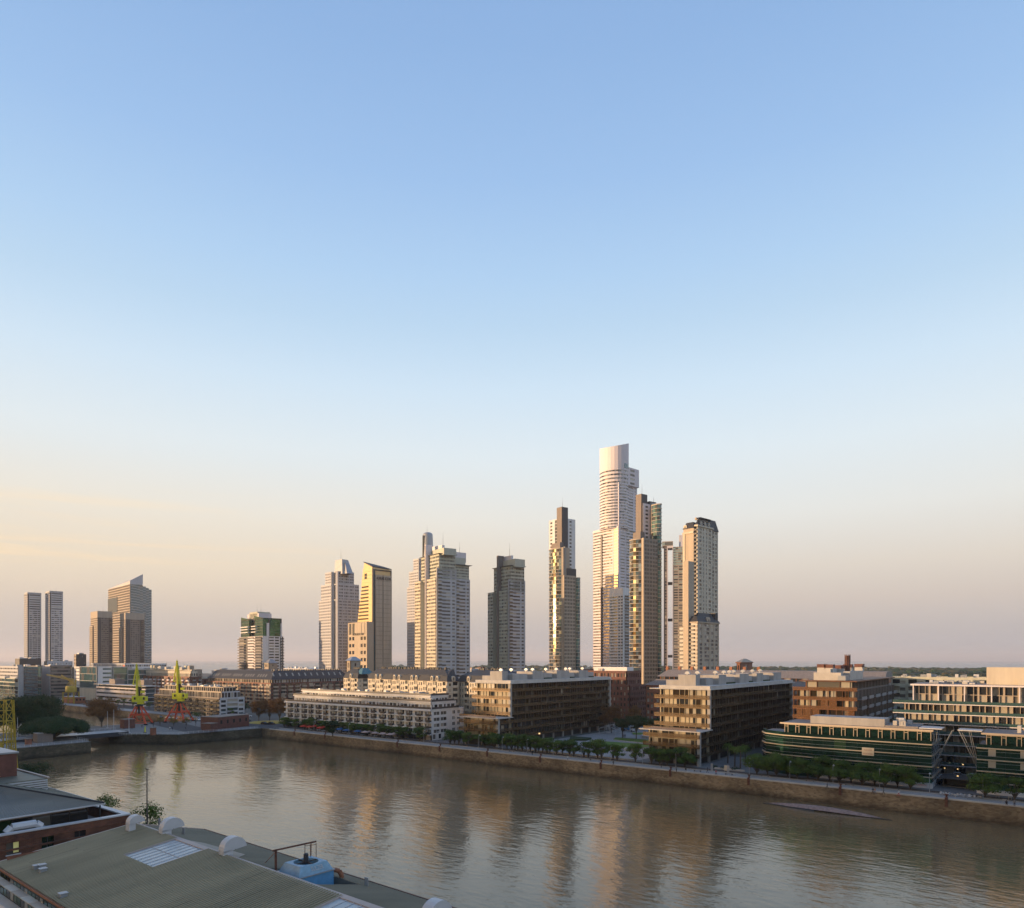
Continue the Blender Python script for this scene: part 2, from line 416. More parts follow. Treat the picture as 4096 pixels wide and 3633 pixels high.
# ------------------------------------------------------------------ setting: water, land, quays
def structure(o): o['kind'] = 'structure'; return o
QY = 213.5                                         # east quay line
def water_mat():
    m = bpy.data.materials.new('muddy_water'); m.use_nodes = True; t = m.node_tree; l = t.links
    b = t.nodes['Principled BSDF']; b.inputs['Roughness'].default_value = .06; b.inputs['IOR'].default_value = 1.36
    b.inputs['Specular IOR Level'].default_value = .95
    co = t.nodes.new('ShaderNodeTexCoord')
    n0 = t.nodes.new('ShaderNodeTexNoise'); n0.inputs['Scale'].default_value = .02; n0.inputs['Detail'].default_value = 3
    l.new(co.outputs['Object'], n0.inputs['Vector'])
    r = ramp(t, [(.3, (.165, .106, .052)), (.7, (.20, .132, .066))]); l.new(n0.outputs['Fac'], r.inputs[0]); l.new(r.outputs[0], b.inputs['Base Color'])
    # ripples: long crests lying along the basin, in three sizes
    def layer(rot, sx, sy, sc, det):
        mp = t.nodes.new('ShaderNodeMapping'); mp.inputs['Rotation'].default_value = (0, 0, rot); mp.inputs['Scale'].default_value = (sx, sy, 1)
        l.new(co.outputs['Object'], mp.inputs[0])
        n = t.nodes.new('ShaderNodeTexNoise'); n.inputs['Scale'].default_value = sc; n.inputs['Detail'].default_value = det; n.inputs['Roughness'].default_value = .55
        l.new(mp.outputs[0], n.inputs['Vector']); return n.outputs['Fac']
    a = layer(-YAW+.05, .42, 1, .75, 3.0); c = layer(-YAW-.25, .5, 1, .22, 1.5); p = layer(0, 1, 1, .035, 2)
    pr = t.nodes.new('ShaderNodeMapRange'); l.new(p, pr.inputs[0]); pr.inputs['From Min'].default_value = .35; pr.inputs['From Max'].default_value = .65
    pr.inputs['To Min'].default_value = .55; pr.inputs['To Max'].default_value = 1.2
    ad = t.nodes.new('ShaderNodeMath'); ad.operation = 'MULTIPLY_ADD'; l.new(c, ad.inputs[0]); ad.inputs[1].default_value = .9; l.new(a, ad.inputs[2])
    bp = t.nodes.new('ShaderNodeBump'); bp.inputs['Distance'].default_value = .105; l.new(pr.outputs[0], bp.inputs['Strength'])
    l.new(ad.outputs[0], bp.inputs['Height']); l.new(bp.outputs[0], b.inputs['Normal'])
    M['water'] = m
water_mat()
mat('sea', (.16, .15, .14), rough=.25, var=.08, scale=.002)
mat('ground', (.10, .10, .09), rough=.95, var=.3, scale=.05)
def stone_mat():
    m = bpy.data.materials.new('quay_stone'); m.use_nodes = True; t = m.node_tree; l = t.links
    b = t.nodes['Principled BSDF']; b.inputs['Roughness'].default_value = .9
    co = t.nodes.new('ShaderNodeTexCoord'); sx = t.nodes.new('ShaderNodeSeparateXYZ'); l.new(co.outputs['Object'], sx.inputs[0])
    ad = t.nodes.new('ShaderNodeMath'); ad.operation = 'ADD'; l.new(sx.outputs[0], ad.inputs[0]); l.new(sx.outputs[1], ad.inputs[1])
    cb = t.nodes.new('ShaderNodeCombineXYZ'); l.new(ad.outputs[0], cb.inputs[0]); l.new(sx.outputs[2], cb.inputs[1])
    vo = t.nodes.new('ShaderNodeTexVoronoi'); vo.inputs['Scale'].default_value = 1.5; vo.feature = 'DISTANCE_TO_EDGE'
    mp = t.nodes.new('ShaderNodeMapping'); mp.inputs['Scale'].default_value = (.7, 1.6, 1)
    nw = t.nodes.new('ShaderNodeTexNoise'); nw.inputs['Scale'].default_value = .5
    l.new(cb.outputs[0], nw.inputs['Vector'])
    l.new(cb.outputs[0], mp.inputs[0]); l.new(mp.outputs[0], vo.inputs['Vector'])
    vr = ramp(t, [(0, (1.25,1.2,1.05)), (.05, (1,1,1))]); l.new(vo.outputs['Distance'], vr.inputs[0])
    vc = t.nodes.new('ShaderNodeTexVoronoi'); vc.inputs['Scale'].default_value = 1.5; l.new(mp.outputs[0], vc.inputs['Vector'])
    cc = ramp(t, [(0, (.15,.115,.08)), (.5, (.24,.185,.125)), (1, (.33,.27,.19))]); l.new(vc.outputs['Color'], cc.inputs[0])
    mx = t.nodes.new('ShaderNodeMixRGB'); mx.blend_type = 'MULTIPLY'; mx.inputs[0].default_value = 1; l.new(cc.outputs[0], mx.inputs[1]); l.new(vr.outputs[0], mx.inputs[2])
    # wear: big pale and dark blotches, wet dark band by the waterline
    nb = t.nodes.new('ShaderNodeTexNoise'); nb.inputs['Scale'].default_value = .12; nb.inputs['Detail'].default_value = 6; l.new(co.outputs['Object'], nb.inputs['Vector'])
    br = ramp(t, [(.3, (.5,.47,.42)), (.7, (1.3,1.25,1.15))]); l.new(nb.outputs['Fac'], br.inputs[0])
    m2 = t.nodes.new('ShaderNodeMixRGB'); m2.blend_type = 'MULTIPLY'; m2.inputs[0].default_value = 1; l.new(mx.outputs[0], m2.inputs[1]); l.new(br.outputs[0], m2.inputs[2])
    zn = t.nodes.new('ShaderNodeMath'); zn.operation = 'MULTIPLY_ADD'; l.new(nw.outputs['Fac'], zn.inputs[0]); zn.inputs[1].default_value = -1.6; l.new(sx.outputs[2], zn.inputs[2])
    wr_ = t.nodes.new('ShaderNodeMapRange'); l.new(zn.outputs[0], wr_.inputs[0]); wr_.inputs['From Min'].default_value = -5.6; wr_.inputs['From Max'].default_value = -3.9
    wr_.inputs['To Min'].default_value = .34; wr_.inputs['To Max'].default_value = 1
    m3_ = t.nodes.new('ShaderNodeMixRGB'); m3_.blend_type = 'MULTIPLY'; m3_.inputs[0].default_value = 1; l.new(m2.outputs[0], m3_.inputs[1]); l.new(wr_.outputs[0], m3_.inputs[2])
    l.new(m3_.outputs[0], b.inputs['Base Color'])
    bp = t.nodes.new('ShaderNodeBump'); bp.inputs['Strength'].default_value = .7; bp.inputs['Distance'].default_value = .15
    l.new(vo.outputs['Distance'], bp.inputs['Height']); l.new(bp.outputs[0], b.inputs['Normal'])
    M['quay_stone'] = m
stone_mat()
def mossy():
    m = M['quay_stone'].copy(); m.name = 'mossy_quay_stone'
    for n in m.node_tree.nodes:
        if n.bl_idname == 'ShaderNodeValToRGB' and len(n.color_ramp.elements) == 3:
            for e, c in zip(n.color_ramp.elements, ((.05,.048,.035), (.085,.075,.055), (.13,.115,.085))): e.color = (*c, 1)
    M['mossy_stone'] = m
mossy()
# seabed-less ground sheet to the horizon: the river beyond the reserve, the city side, the island
b = MB(); b.quad((-40000,-40000,-6.2),(40000,-40000,-6.2),(40000,40000,-6.2),(-40000,40000,-6.2))
structure(b.build('sea', M['sea']))
b = MB(); b.quad((-1500,20,-5),(400,20,-5),(400,260,-5),(-1500,260,-5)); structure(b.build('dock_water', M['water']))
# land slabs (tops at z=0)
def land(name, pts, m, z1=0.0, z0=-7.0, side=None):
    b = MB(); b.prism(pts, z0, z1, 1, 0)
    return structure(b.build(name, [M[m], M[side or 'quay_stone']]))
land('island_ground', [(-324.5,QY),(3000,QY),(3000,2700),(-1400,2700),(-1400,1000),(-2600,1000),(-2600,QY+13),(-411,QY+13),(-411,QY)], 'ground')
land('crane_pier', [(-334,170),(-331,QY-.01),(-411,QY-.01),(-413,162),(-405,152.5),(-366,152)][::-1], 'paving', side='mossy_stone')
land('west_pier', [(-334.5,60.1),(-334.5,101),(-335.6,131.8),(-404,136),(-410,130),(-412,60.1)], 'paving', side='mossy_stone')
land('west_ground', [(-2600,-1500),(600,-1500),(600,56),(-334.4,56),(-334.5,60),(-412,60),(-414,52),(-2600,52)], 'ground')
def sheet(name, pts, m, z):
    b = MB(); b.poly([(x, y, z) for x, y in pts]); return structure(b.build(name, M[m]))
def rectp(x0, x1, y0, y1): return [(x0,y0),(x1,y0),(x1,y1),(x0,y1)]
mat('pale_paving', (.33,.315,.30), rough=.85, var=.14, scale=.4)
sheet('promenade', rectp(-324, 200, QY+.7, 258), 'paving', .004)
sheet('path', rectp(-324, 200, QY+1.4, 218.6), 'pale_paving', .008)
sheet('planting_strip', rectp(-300, 200, 219.3, 223.6), 'soil', .008)
b = MB(); b.box(-324.5, 200, QY-.05, QY+.7, -.35, .06); structure(b.build('quay_edge', M['light_concrete']))
b = MB(); b.box(-324, 200, 219.0, 219.28, 0, .12); structure(b.build('kerb', M['light_concrete']))
for x0, x1 in ((-172, -118), (-88, -78)):
    b = MB(); b.box(x0, x1, 224.6, 225.1, 0, .55); structure(b.build('low_wall', M['light_concrete']))
sheet('road', rectp(-338, -321, 214.5, 420), 'asphalt', .012)
sheet('pier_road', [(-410,190),(-332,176),(-332,190),(-410,206)], 'asphalt', .012)
sheet('road', rectp(-400, -338, 214.6, 232), 'asphalt', .016)
sheet('road', rectp(-340, 60, 340, 352), 'asphalt', .012)
sheet('far_promenade', rectp(-1300, -412, QY+14, QY+24), 'pale_paving', .01)
sheet('far_road', rectp(-1300, -400, QY+26, QY+36), 'asphalt', .01)
# garden between the bronze blocks: pale paths, two lawns, low white walls
def gpp(l, z=0): return [gp(2280+a/4.645, 2780+c/4.645, z) for a, c in l]
sheet('garden_paving', rectp(-178, -117, 228, 334), 'pale_paving', .012)
for l in ([(395,905),(600,868),(1430,925),(1481,968),(1140,1018),(760,985)], [(850,798),(1483,842),(1483,908),(800,838)], [(1140,708),(1500,708),(1500,755),(1180,745)]):
    pl = gpp(l); b = MB(); b.prism(pl[::-1], 0.0, .35, 1, 0); structure(b.build('lawn', [M['lawn'], M['light_concrete']]))
b = MB(); b.prism(gpp([(0,790),(400,820),(300,850),(0,850)])[::-1], 0, .8); tag(b.build('hedge', M['hedge']), 'clipped dark hedge on the left side of the garden', 'hedge')
for l, lb in (([(1330,765),(1480,800),(1480,815),(1330,790)], 'long pale garden wall behind the lawns'), ([(1010,1015),(1150,1020),(1240,1005),(1240,1030),(1150,1045),(1010,1040)], 'low pale wall at the front corner of the lawn')):
    b = MB(); b.prism(gpp(l)[::-1], 0, 1.0); tag(b.build('garden_wall', M['light_concrete']), lb, 'wall')

# ------------------------------------------------------------------ high-rise towers
def F(wall, pat, **kw):
    return dict(wall=wall, bays=[(float(q[1:]), q[0]) for q in pat.split()], **kw)
def blk(B, pl, pc, pr, py, z0, fh, fs, rs, yf=0.0, **kw):
    """rectangular mass surveyed by the columns where its left end, near corner and right end are seen"""
    xr = B.fx(pc, yf); xl = B.fx(pl, yf)
    yb = B.ry(pr, xr) if pr is not None else yf+kw.pop('dep')
    z1 = B.z(py, xr, yf) if py > 400 else py
    nf = max(1, round((z1-z0-kw.get('ground', 0))/fh)) if fh else 1
    B.rect(xl, xr, yf, yb, z0, z1, nf, fs, rs, **kw)
    return xl, xr, yf, yb, z1
def plain(B, m, pl, pc, pr, py0, py1, yf=0.0, z0=None, z1=None):
    xr = B.fx(pc, yf); xl = B.fx(pl, yf); yb = B.ry(pr, xr)
    z0 = B.z(py0, xr, yf) if z0 is None else z0; z1 = B.z(py1, xr, yf) if z1 is None else z1
    B.box(m, xl, xr, yf, yb, z0, z1); return xl, xr, yf, yb, z0, z1
MIR = [M['glass_mirror'], M['glass_mid'], M['glass_dark']]
GOLD = [M['glass_mirror'], M['glass_mid']]
P10, P17 = radians(10), radians(17)

# --- pair of slim white towers far left
for k, (pl, pc, pr, py, lb) in enumerate([(96, 110, 165, 2376, 'slim white slab tower, farther left of the pair'),
                                      (181, 198, 252, 2370, 'slim white slab tower, right one of the pair at far left')]):
    B = Bld('slab_tower', lb, 'tower', pd(pc, 1050), radians(8), 10+k, 'pair of slim white slab towers')
    q = F('grey_white_wall', 's.25 w2', sh=1.1, hh=2.5); r = F('grey_white_wall', 'n.9 s.35 w1.6 s.3 w1 w1 w1 s.3 w1.6 s.6', rep=False, sh=.9, hh=2.2)
    top = F('grey_white_wall', 'n.9 s.2 w6 s.6', rep=False, sh=1.2, hh=2.6)
    blk(B, pl, pc, pr, B.z(2440), 0, 3.1, q, r, par=.02)
    z = B.z(2440)
    blk(B, pl, pc, pr, py, z, 3.4, q, top, core='grey_white_wall')
    m = blk(B, pl, pc, pr, py-5, B.z(py), 0, F('grey_metal', 's1'), F('grey_metal', 's1'))
    mast(B, -8, 10, B.z(py), 10); B.finish()

# --- grey wedge tower with slanted roof
B = Bld('office_tower', 'pale grey tower with a slanted wedge roof behind two brown towers', 'tower', pd(520, 1130), radians(8), 14)
xl = B.fx(433); zc = B.z(2331); zl = B.z(2334); zp = B.z(2300, 0, 0)
q = F('tan_wall', 's.5 w1.3', sh=.7, hh=2.5, glass=[M['glass_blue'], M['glass_mid']]); nfl = round(B.z(2336)/4.2)
d0 = B.ry(551)
B.mass([(xl,0),(0,0),(0,6),(xl,30)], 0, B.z(2336), nfl, [q, None, None, None], core='grey_white_wall', par=0)
b = MB(); b.hexa([(xl,0,zl-1),(0,0,zl-1),(d0*.5,d0+6,zl-1),(xl+3,26,zl-1),(xl,0,zl),(0,0,B.z(2322)),(d0*.5,d0+6,B.z(2296,0,d0)),(xl+3,26,zl+2)])
B.part('crown', b, 'grey_white_wall')
b = MB(); b.box(xl-.4, B.fx(470), -.5, 3, B.z(2440), B.z(2377)); B.part('opening', b, 'glass_dark')
pts = [(0, 0)]; ee = B.ry(606)
K = 7
for i in range(1, K+1):
    t = i/K; pts.append((2.5*sin(pi*t)+1*t, ee*t))
for i in range(K):
    z1 = B.z(2331+31*((i+.5)/K)**1.6, 0, ee*i/K)
    B.facade(pts[i], pts[i+1], 0, z1, max(1, round(z1/4.2)), F('grey_white_wall', 'g3', edge=.5, glass=[M['glass_blue'], M['glass_blue'], M['glass_mid']], par=.4))
    B.mb('grey_metal').prism([(0.0, pts[i][1]), (pts[i][0]-.5, pts[i][1]), (pts[i+1][0]-.5, pts[i+1][1]), (0.0, pts[i+1][1])], 0, z1-.05)
B.finish()

# --- two brown towers in front of it
for pl, pc, pr, py, lb in [(362, 390, 450, 2446, 'brown balcony tower with tan top band, left of the two before the wedge tower'),
                           (480, 502, 578, 2453, 'brown balcony tower with tan top band, right of the two before the wedge tower')]:
    B = Bld('apartment_tower', lb, 'tower', pd(pc, 1000), radians(8), pl, 'pair of brown towers')
    f1 = F('tan_wall', 's.5 w1.2', sh=.9, hh=2.3, glass=GL[:2]); r1 = F('brown_wall', 'n3.5 s.4 w1.2 s.5 w1.2 s.5 w1.2 s.5 w1.2 s.3 n1 b2.6', rep=False, bd=1.6, rail='dark_metal', sh=.8, hh=2.2, glass=GL[:2], strip='dark_metal')
    zt = B.z(py+23)
    blk(B, pl, pc, pr, zt, 0, 3.0, f1, r1, core='brown_wall', par=0)
    blk(B, pl, pc, pr, py, zt, 0, F('tan_wall', 's1'), F('tan_wall', 's1'), core='tan_wall')
    blk(B, pl-4, pl+8, pc, py+60, 0, 3.0, F('tan_wall', 's.5 w1.2'), F('brown_wall', 's1'), yf=-1.5)
    mast(B, -12, 10, B.z(py), 12); B.finish()

# --- tower with green glass crown
B = Bld('apartment_tower', 'mid-height tower with a dark green glass crown above white balconies, standing alone', 'tower', pd(1052, 694), P10, 21)
gg = [M['glass_green'], M['glass_green'], M['glass_green_light']]
lf = F('pink_white_wall', 'b3 n1 w1 w1 w1 s.3 b3.2', rep=False, rail='dark_metal', sh=.9, hh=2.2, gw=(5,4,1), bd=1.6)
lr = F('white_wall', 's2 s.6 n.15 w2.2 s.4 w1.8 s.5 n.3 b1.2', rep=False, rail='dark_metal', bd=1.8, gw=(4,3,1))
zt = B.z(2544); blk(B, 956, 1050, 1134, 2544, 0, 2.9, lf, lr, yf=0, par=.2)
gf = F('dark_metal', 'g2.2', edge=.25, glass=gg, split=2)
zu = B.z(2475); xs = B.fx(1017, 1); x0 = B.fx(964, 1); xn = B.fx(997, 1)
x1 = B.fx(1052, 1); y1 = B.ry(1127, x1)
B.rect(x0, xn, 1, y1, zt, zu, round((zu-zt)/2.9), gf, gf, core='dark_metal')
B.rect(xn, xs, 5, y1, zt, B.z(2470), 8, F('dark_metal','g2'), None, core='dark_metal')
B.rect(xs, x1, 1, y1, zt, zu, round((zu-zt)/2.9), gf, F('dark_metal', 'g2 s.6 g4 s.5', rep=False, edge=.25, glass=gg, split=2), core='dark_metal')
for xa, xb in ((x0, xn), (xs, x1)):      # slanted glass fins of the crown
    b = MB(); b.prism([(xa,1),(xb,1),(xb,2.0),(xa,2.0)], zu, [B.z(2459), B.z(2470), B.z(2470), B.z(2459)]); B.part('crown', b, 'glass_green_light')
b = MB(); b.prism([(x1-1,1),(x1,1),(x1,y1),(x1-1,y1)], zu, [B.z(2470)]*4); B.part('crown', b, 'glass_green')
for pa, pb, ya, yb_, m in ((990, 1035, 2466, 2452, 'pink_white_wall'), (998, 1030, 2452, 2446, 'olive_wall')):
    xa, xb = B.fx(pa, 5), B.fx(pb, 5); B.box(m, xa, xb, 5, y1-2, zu, B.z(yb_, xb, 5))
B.box('white_wall', x1-.1, x1+.9, y1*.22, y1*.34, 0, B.z(2490)); B.box('white_wall', x1-.1, x1+.9, y1*.93, y1, 0, B.z(2490))
for zz in (B.z(2504), B.z(2515), B.z(2527)):
    for xa, xb in ((x0+4, xn+1), (xs-3, xs+8)): B.box('white_wall', xa, xb, -1.2, 1, zz, zz+.9)
mast(B, xn+3, 8, B.z(2448), 12); mast(B, xs, 8, B.z(2448), 12); B.finish()

# --- stepped pale towers (the type appears twice)
def stepped(lb, D, dx, dy, seed, masked=False):
    B = Bld('apartment_tower', lb, 'tower', pd(1355+dx, D), P10, seed, 'stepped grey-white towers')
    f = F('grey_white_wall', 's.8 w.7 s.3 w.7 s.8 w.5', sh=.9, hh=2.3, gw=(6,3,1)); r = F('grey_white_wall', 's1.4 w.9 s.6 w1 s.5 w.9', sh=.9, hh=2.3, gw=(6,3,1))
    for i, (pl, pc, pr, py, yf) in enumerate([(1272, 1345, 1440, 2399, 0), (1280, 1345, 1436, 2336, 2.5), (1297, 1345, 1416, 2287, 5)]):
        zb = 0 if i == 0 else B.z([2399, 2336][i-1]+dy)
        xl, xr = B.fx(pl+dx, yf), B.fx(pc+dx, yf); yb = B.ry(pr+dx, xr)
        ch = 4.0                                    # canted plan, a dark window strip in the recess between the two wings
        pts = [(xl, yf+2), (xl+2, yf), (xr-ch-6, yf), (xr-ch-6, yf+2.2), (xr-2.5, yf+2.2), (xr-2.5, yf+.5), (xr, yf+1.5), (xr, yb)]
        z1 = B.z(py+dy, xr, yf)
        e = F('grey_white_wall', 'w2', sh=.7, hh=2.5, glass=[M['glass_mid'], M['glass_curtain']])
        B.mass(pts+[(xl, yb)], zb, z1, max(1, round((z1-zb)/3.0)), [e, f, None, F('grey_white_wall', 's.6 n1.6 s.6', rep=False, strip='glass_dark'), None, F('grey_white_wall', 's2'), r, None, None], core='grey_white_wall')
    return B
B = stepped('stepped grey-white tower with an angular metal crown, standing behind the gold leaning hotel', 677, 0, 0, 22)
zt = B.z(2287); x0, x1 = B.fx(1339, 9), B.fx(1367, 9)
b = MB(); b.hexa([(x0-.5,9,zt),(x1+1,9,zt),(x1+5,19,zt),(x0-.5,19,zt),(x0,9.5,B.z(2227)),(x1-.5,9.5,B.z(2227)),(x1,16,B.z(2229)),(x0,16,B.z(2229))])
b.hexa([(x1,11,zt),(x1+7,11,zt),(x1+7,17,zt),(x1,17,zt),(x1-1,11,B.z(2240)),(x1+1.5,12,B.z(2244)),(x1+1.5,16,B.z(2244)),(x1-1,17,B.z(2240))])
B.part('crown', b, 'grey_metal'); mast(B, (x0+x1)/2, 12, B.z(2227), 14); B.finish()
B = stepped('stepped grey-white tower with a rounded metal crown, half hidden behind the cream twin tower', 730, 352, -54, 23)
zt = B.z(2233); xc = B.fx(1699, 9)
b = MB(); b.lathe([(6.3, zt-2), (5.9, zt+8), (5.4, B.z(2140)), (5.2, B.z(2124)), (4.6, B.z(2119)), (3.2, B.z(2116))], 20, 0, (xc, 13))
B.part('crown', b, 'grey_metal', smooth=True)
b = MB(); b.box(xc-.9, xc+.9, 6.6, 8.4, zt-2, B.z(2130)); B.part('crown_window', b, 'glass_dark'); mast(B, xc, 12, B.z(2116), 10); B.finish()

# --- leaning gold hotel
B = Bld('hotel_tower', 'gold-clad hotel tower with a leaning left edge and lettering near the top', 'tower', pd(1489, 655), P10, 24)
xb, xt = B.fx(1404), B.fx(1456); zr = B.z(2273); d = B.ry(1566); zap = B.z(2249, xt, 0)
mat('gold_cladding', (.62, .46, .24), rough=.3, metal=.25, var=.08)
b = MB(); b.hexa([(xb-3,.4,0),(-.4,.4,0),(-.4,d-.4,0),(xb-3,d-.4,0),(xt,.4,zap),(-.4,.4,B.z(2267)),(-.4,d-.4,zr),(xt,d-.4,zap-3)]); B.part('wall', b, 'gold_cladding')
def hx(z): return xb-3+(xt-xb+3)*z/zap
nf = 30
for i in range(nf+6):                      # cladding courses, ribbon windows half way up
    z = 2+i*(zap-8)/(nf+6); h = (zap-8)/(nf+6)
    win = 2+.34*zap < z < .80*zap
    s0 = hx(z)
    B.box('gold_cladding', s0, 0, 0, .42, z, z+h*(.52 if win else .94))
    if win:
        b = MB(); b.quad((s0+1,.32,z+h*.55),(-7,.32,z+h*.55),(-7,.32,z+h*.98),(s0+1,.32,z+h*.98)); b.build('window', M['glass_dark'] if i % 3 else M['glass_bronze'], B.o)
        B.box('gold_cladding', -6.5, 0, 0, .45, z+h*.5, z+h)
for z in (B.z(2300), B.z(2312)): B.box('glass_dark', -14, -9.5, -.05, .3, z, z+2.6)
rf = F('sand_wall', 's1.2 s2', so=0)
zs = B.z(2297)
B.box('sand_wall', -.4, 0, 0, 1.2, 0, B.z(2269)); B.box('sand_wall', -1, .6, d-.8, d, 0, zr)
B.box('dark_metal', -.4, .05, 1.2, 3.2, 0, B.z(2275))
B.box('sand_wall', -.4, .7, 3.2, d*.52, 0, zs); B.box('sand_wall', -.4, .7, d*.55, d-.8, 0, zs)
B.box('dark_metal', -.4, .3, d*.52, d*.55, 0, zs*.93)
for i in range(26): B.box('dark_metal', .68, .715, 3.4, d*.5, i*zs/27+3, i*zs/27+3.15); B.box('dark_metal', .68, .715, d*.56, d-1, i*zs/27+3, i*zs/27+3.15)
b = MB(); b.box(-.4, .2, 3.2, d-.8, zs+5, B.z(2280)); B.part('window', b, 'glass_dark')
b = MB(); b.hexa([(xt-.6,-.2,zap),(-.2,-.3,B.z(2267)),(-.1,d+.2,zr+.3),(xt,d,zap-3),(xt-.6,-.2,zap+.8),(-.2,-.3,B.z(2267)+.9),(-.1,d+.2,zr+1.2),(xt,d,zap-2)]); B.part('roof', b, 'slate')
# low front block
lb_ = F('sand_wall', 's.8 w1.4 s.7 w1.4 s4.2 w1.4 s.7 w1.4 s.7', rep=False, sh=.7, hh=2.1, glass=GL[:1])
zl = B.z(2491); yf = -7.0; xl, xr = B.fx(1392, yf), B.fx(1468, yf)
B.rect(xl, xr, yf, .2, 0, B.z(2537, xr, yf), 9, lb_, F('sand_wall', 's1'), par=0, core='sand_wall')
B.rect(xl, xr, yf, .2, B.z(2537, xr, yf), zl, 1, F('sand_wall', 's.8 g1.4 s.7 g1.4 s4.2 g.5 s1.6 g.5 s1', rep=False), F('sand_wall', 's1'), core='sand_wall', par=.8)
b = MB(); b.box(.0, .2, .2, 3.0, 0, B.z(2540)); B.part('window', b, 'glass_blue')
def sign(parent, txt, size, loc, rot, m, name='sign', ext=.08, align='CENTER', width=None, label=None):
    cu = bpy.data.curves.new(name, 'FONT'); cu.body = txt; cu.size = size; cu.extrude = ext; cu.align_x = align; cu.align_y = 'CENTER'
    cu.resolution_u = 2
    to = bpy.data.objects.new('tmp', cu)
    if width:
        C.objects.link(to); bpy.context.view_layer.update(); wd = to.dimensions.x; k = width/wd; C.objects.unlink(to)
    else: k = 1
    dg = bpy.context.evaluated_depsgraph_get(); C.objects.link(to); bpy.context.view_layer.update()
    me = bpy.data.meshes.new_from_object(to.evaluated_get(bpy.context.evaluated_depsgraph_get()))
    bpy.data.objects.remove(to); me.materials.clear(); me.materials.append(m)
    o = bpy.data.objects.new(name, me); C.objects.link(o); o.parent = parent; o.location = loc; o.rotation_euler = rot; o.scale = (k, 1, 1)
    if label: o['label'] = label
    return o
sign(B.o, 'ALVEAR ICON', 4.2, (.95, d*.56, B.z(2311)), (pi/2, 0, pi/2), M['dark_metal'], 'lettering', .15, width=d*.74)
sign(B.o, 'ALVEAR ICON', 3.2, ((xl+xr)/2+1.8, yf-.2, B.z(2536)), (pi/2, 0, 0), M['dark_metal'], 'lettering', .12, width=(xr-xl)*.58)
B.finish()

# --- cream twin tower and its olive-green sister
def cream_tower(B, wing, pen, seedf, lit='cream_wall'):
    pl0, pl1, pc, pm, pr, pyt = wing
    f = F(lit, 'w2 s.25 w1.2 s.35', sh=1.0, hh=2.4, split=1, gw=(2,5,6)); r = F('grey_white_wall', 'n.5 s.1 b2 w2.2 w2.2 s.9 w1.5 s.8', rep=False, sh=.9, hh=2.2, bd=.8, rail='grey_white_wall', gw=(4,4,2))
    xl, xm, xr = B.fx(pl0), B.fx(pl1), 0
    zt = B.z(pyt); zl = B.z(pyt+98)
    # left wing, recessed shaft with pylon, right wing
    xs0, xs1 = xl+(0-xl)*.27, xl+(0-xl)*.57
    yb = B.ry(pm)
    B.rect(xl, xs0, 0, yb, 0, zl, round(zl/3), f, F('olive_wall', 's1'), core='olive_wall')
    B.rect(xs0, xs1, 4, yb, 0, zt-3, round(zt/3), F('olive_wall', 's2 n.8 s.6', rep=False), None, core='olive_wall')
    B.rect(xs1, -1.2, -.6, yb-2, 0, zl, round(zl/3), f, None, core='olive_wall')
    B.rect(xm, 0, 2.0, yb-1, zl, zt, round((zt-zl)/3), F('olive_wall', 'w1.5 s.3', sh=.8, hh=2.3, gw=(5,5,3)), F('olive_wall', 'w1.2 s.3', sh=.8, hh=2.3, gw=(6,3,1)), core='olive_wall')
    B.rect(-1.2, 0, 0, yb, 0, zt-12, round((zt-12)/3), None, r, core='grey_white_wall')
    B.box('dark_metal', xm-1, 1.2, .9, yb, zt+.9, zt+1.4)
    p0, p1, py1 = pen
    x0, x1 = B.fx(p0, 4), B.fx(p1, 4); B.box('olive_wall', x0, x1, 4, yb-3, zt, B.z(py1, x1, 4))
    return xl, xs0, xs1, yb, zt
B = Bld('apartment_tower', 'cream twin tower with olive penthouses and two white roof fins, behind the mansard-roofed blocks', 'tower', pd(1748, 580), P17, 25)
xl, xs0, xs1, yb, zt = cream_tower(B, (1659, 1676, 1748, 1826, 1888, 2218), (1722, 1776, 2190), 1)
B.box('pink_white_wall', xs1-2.4, xs1-.2, -1.2, 5, 0, B.z(2167)); B.box('dark_metal', xs1-1.9, xs1-.9, -1.3, -1.1, 4, B.z(2171))
b = MB(); x0, x1 = B.fx(1724, 8), B.fx(1768, 8); zf = B.z(2190, 0, 8); b.prism([(x0,8),(x1,8),(x1,10.5),(x0,10.5)], zt, [B.z(2169), B.z(2172), B.z(2172), B.z(2169)]); B.part('fin', b, 'pink_white_wall')
# second, set-back half
r2 = F('grey_white_wall', 'b1.6 w2 w1 s.6 w1.1 s.5', rep=False, sh=.9, hh=2.2, bd=.9, rail='grey_white_wall', gw=(4,4,2))
y2 = yb+.4; y3 = B.ry(1880, -1.5); z2 = B.z(2318, 0, yb)
B.rect(xl+4, -1.5, y2, y3, 0, z2, round(z2/3), None, r2, core='grey_white_wall')
y4 = B.ry(1876, -4)
B.rect(xl+8, -4, y2, y4, z2, B.z(2263, -4, y2), 5, None, F('olive_wall', 'w1.2 s.3', sh=.8, hh=2.3), core='olive_wall')
B.box('dark_metal', xl+6, -2, y2+1, y4+2, B.z(2263, -4, y2)+1, B.z(2263, -4, y2)+1.4)
B.box('olive_wall', xl+10, -6, y2+.5, B.ry(1862, -6), B.z(2263, -4, y2), B.z(2228, -6, y2))
b = MB(); b.prism([(xl+12,y2+3),(-8,y2+3),(-8,y2+14),(xl+12,y2+14)], B.z(2240, 0, y2), [B.z(2201, 0, y2)]*4); B.part('fin', b, 'pink_white_wall')
mast(B, x1, 9, B.z(2175), 14); mast(B, -9, y2+8, B.z(2205, 0, y2), 12); B.finish()
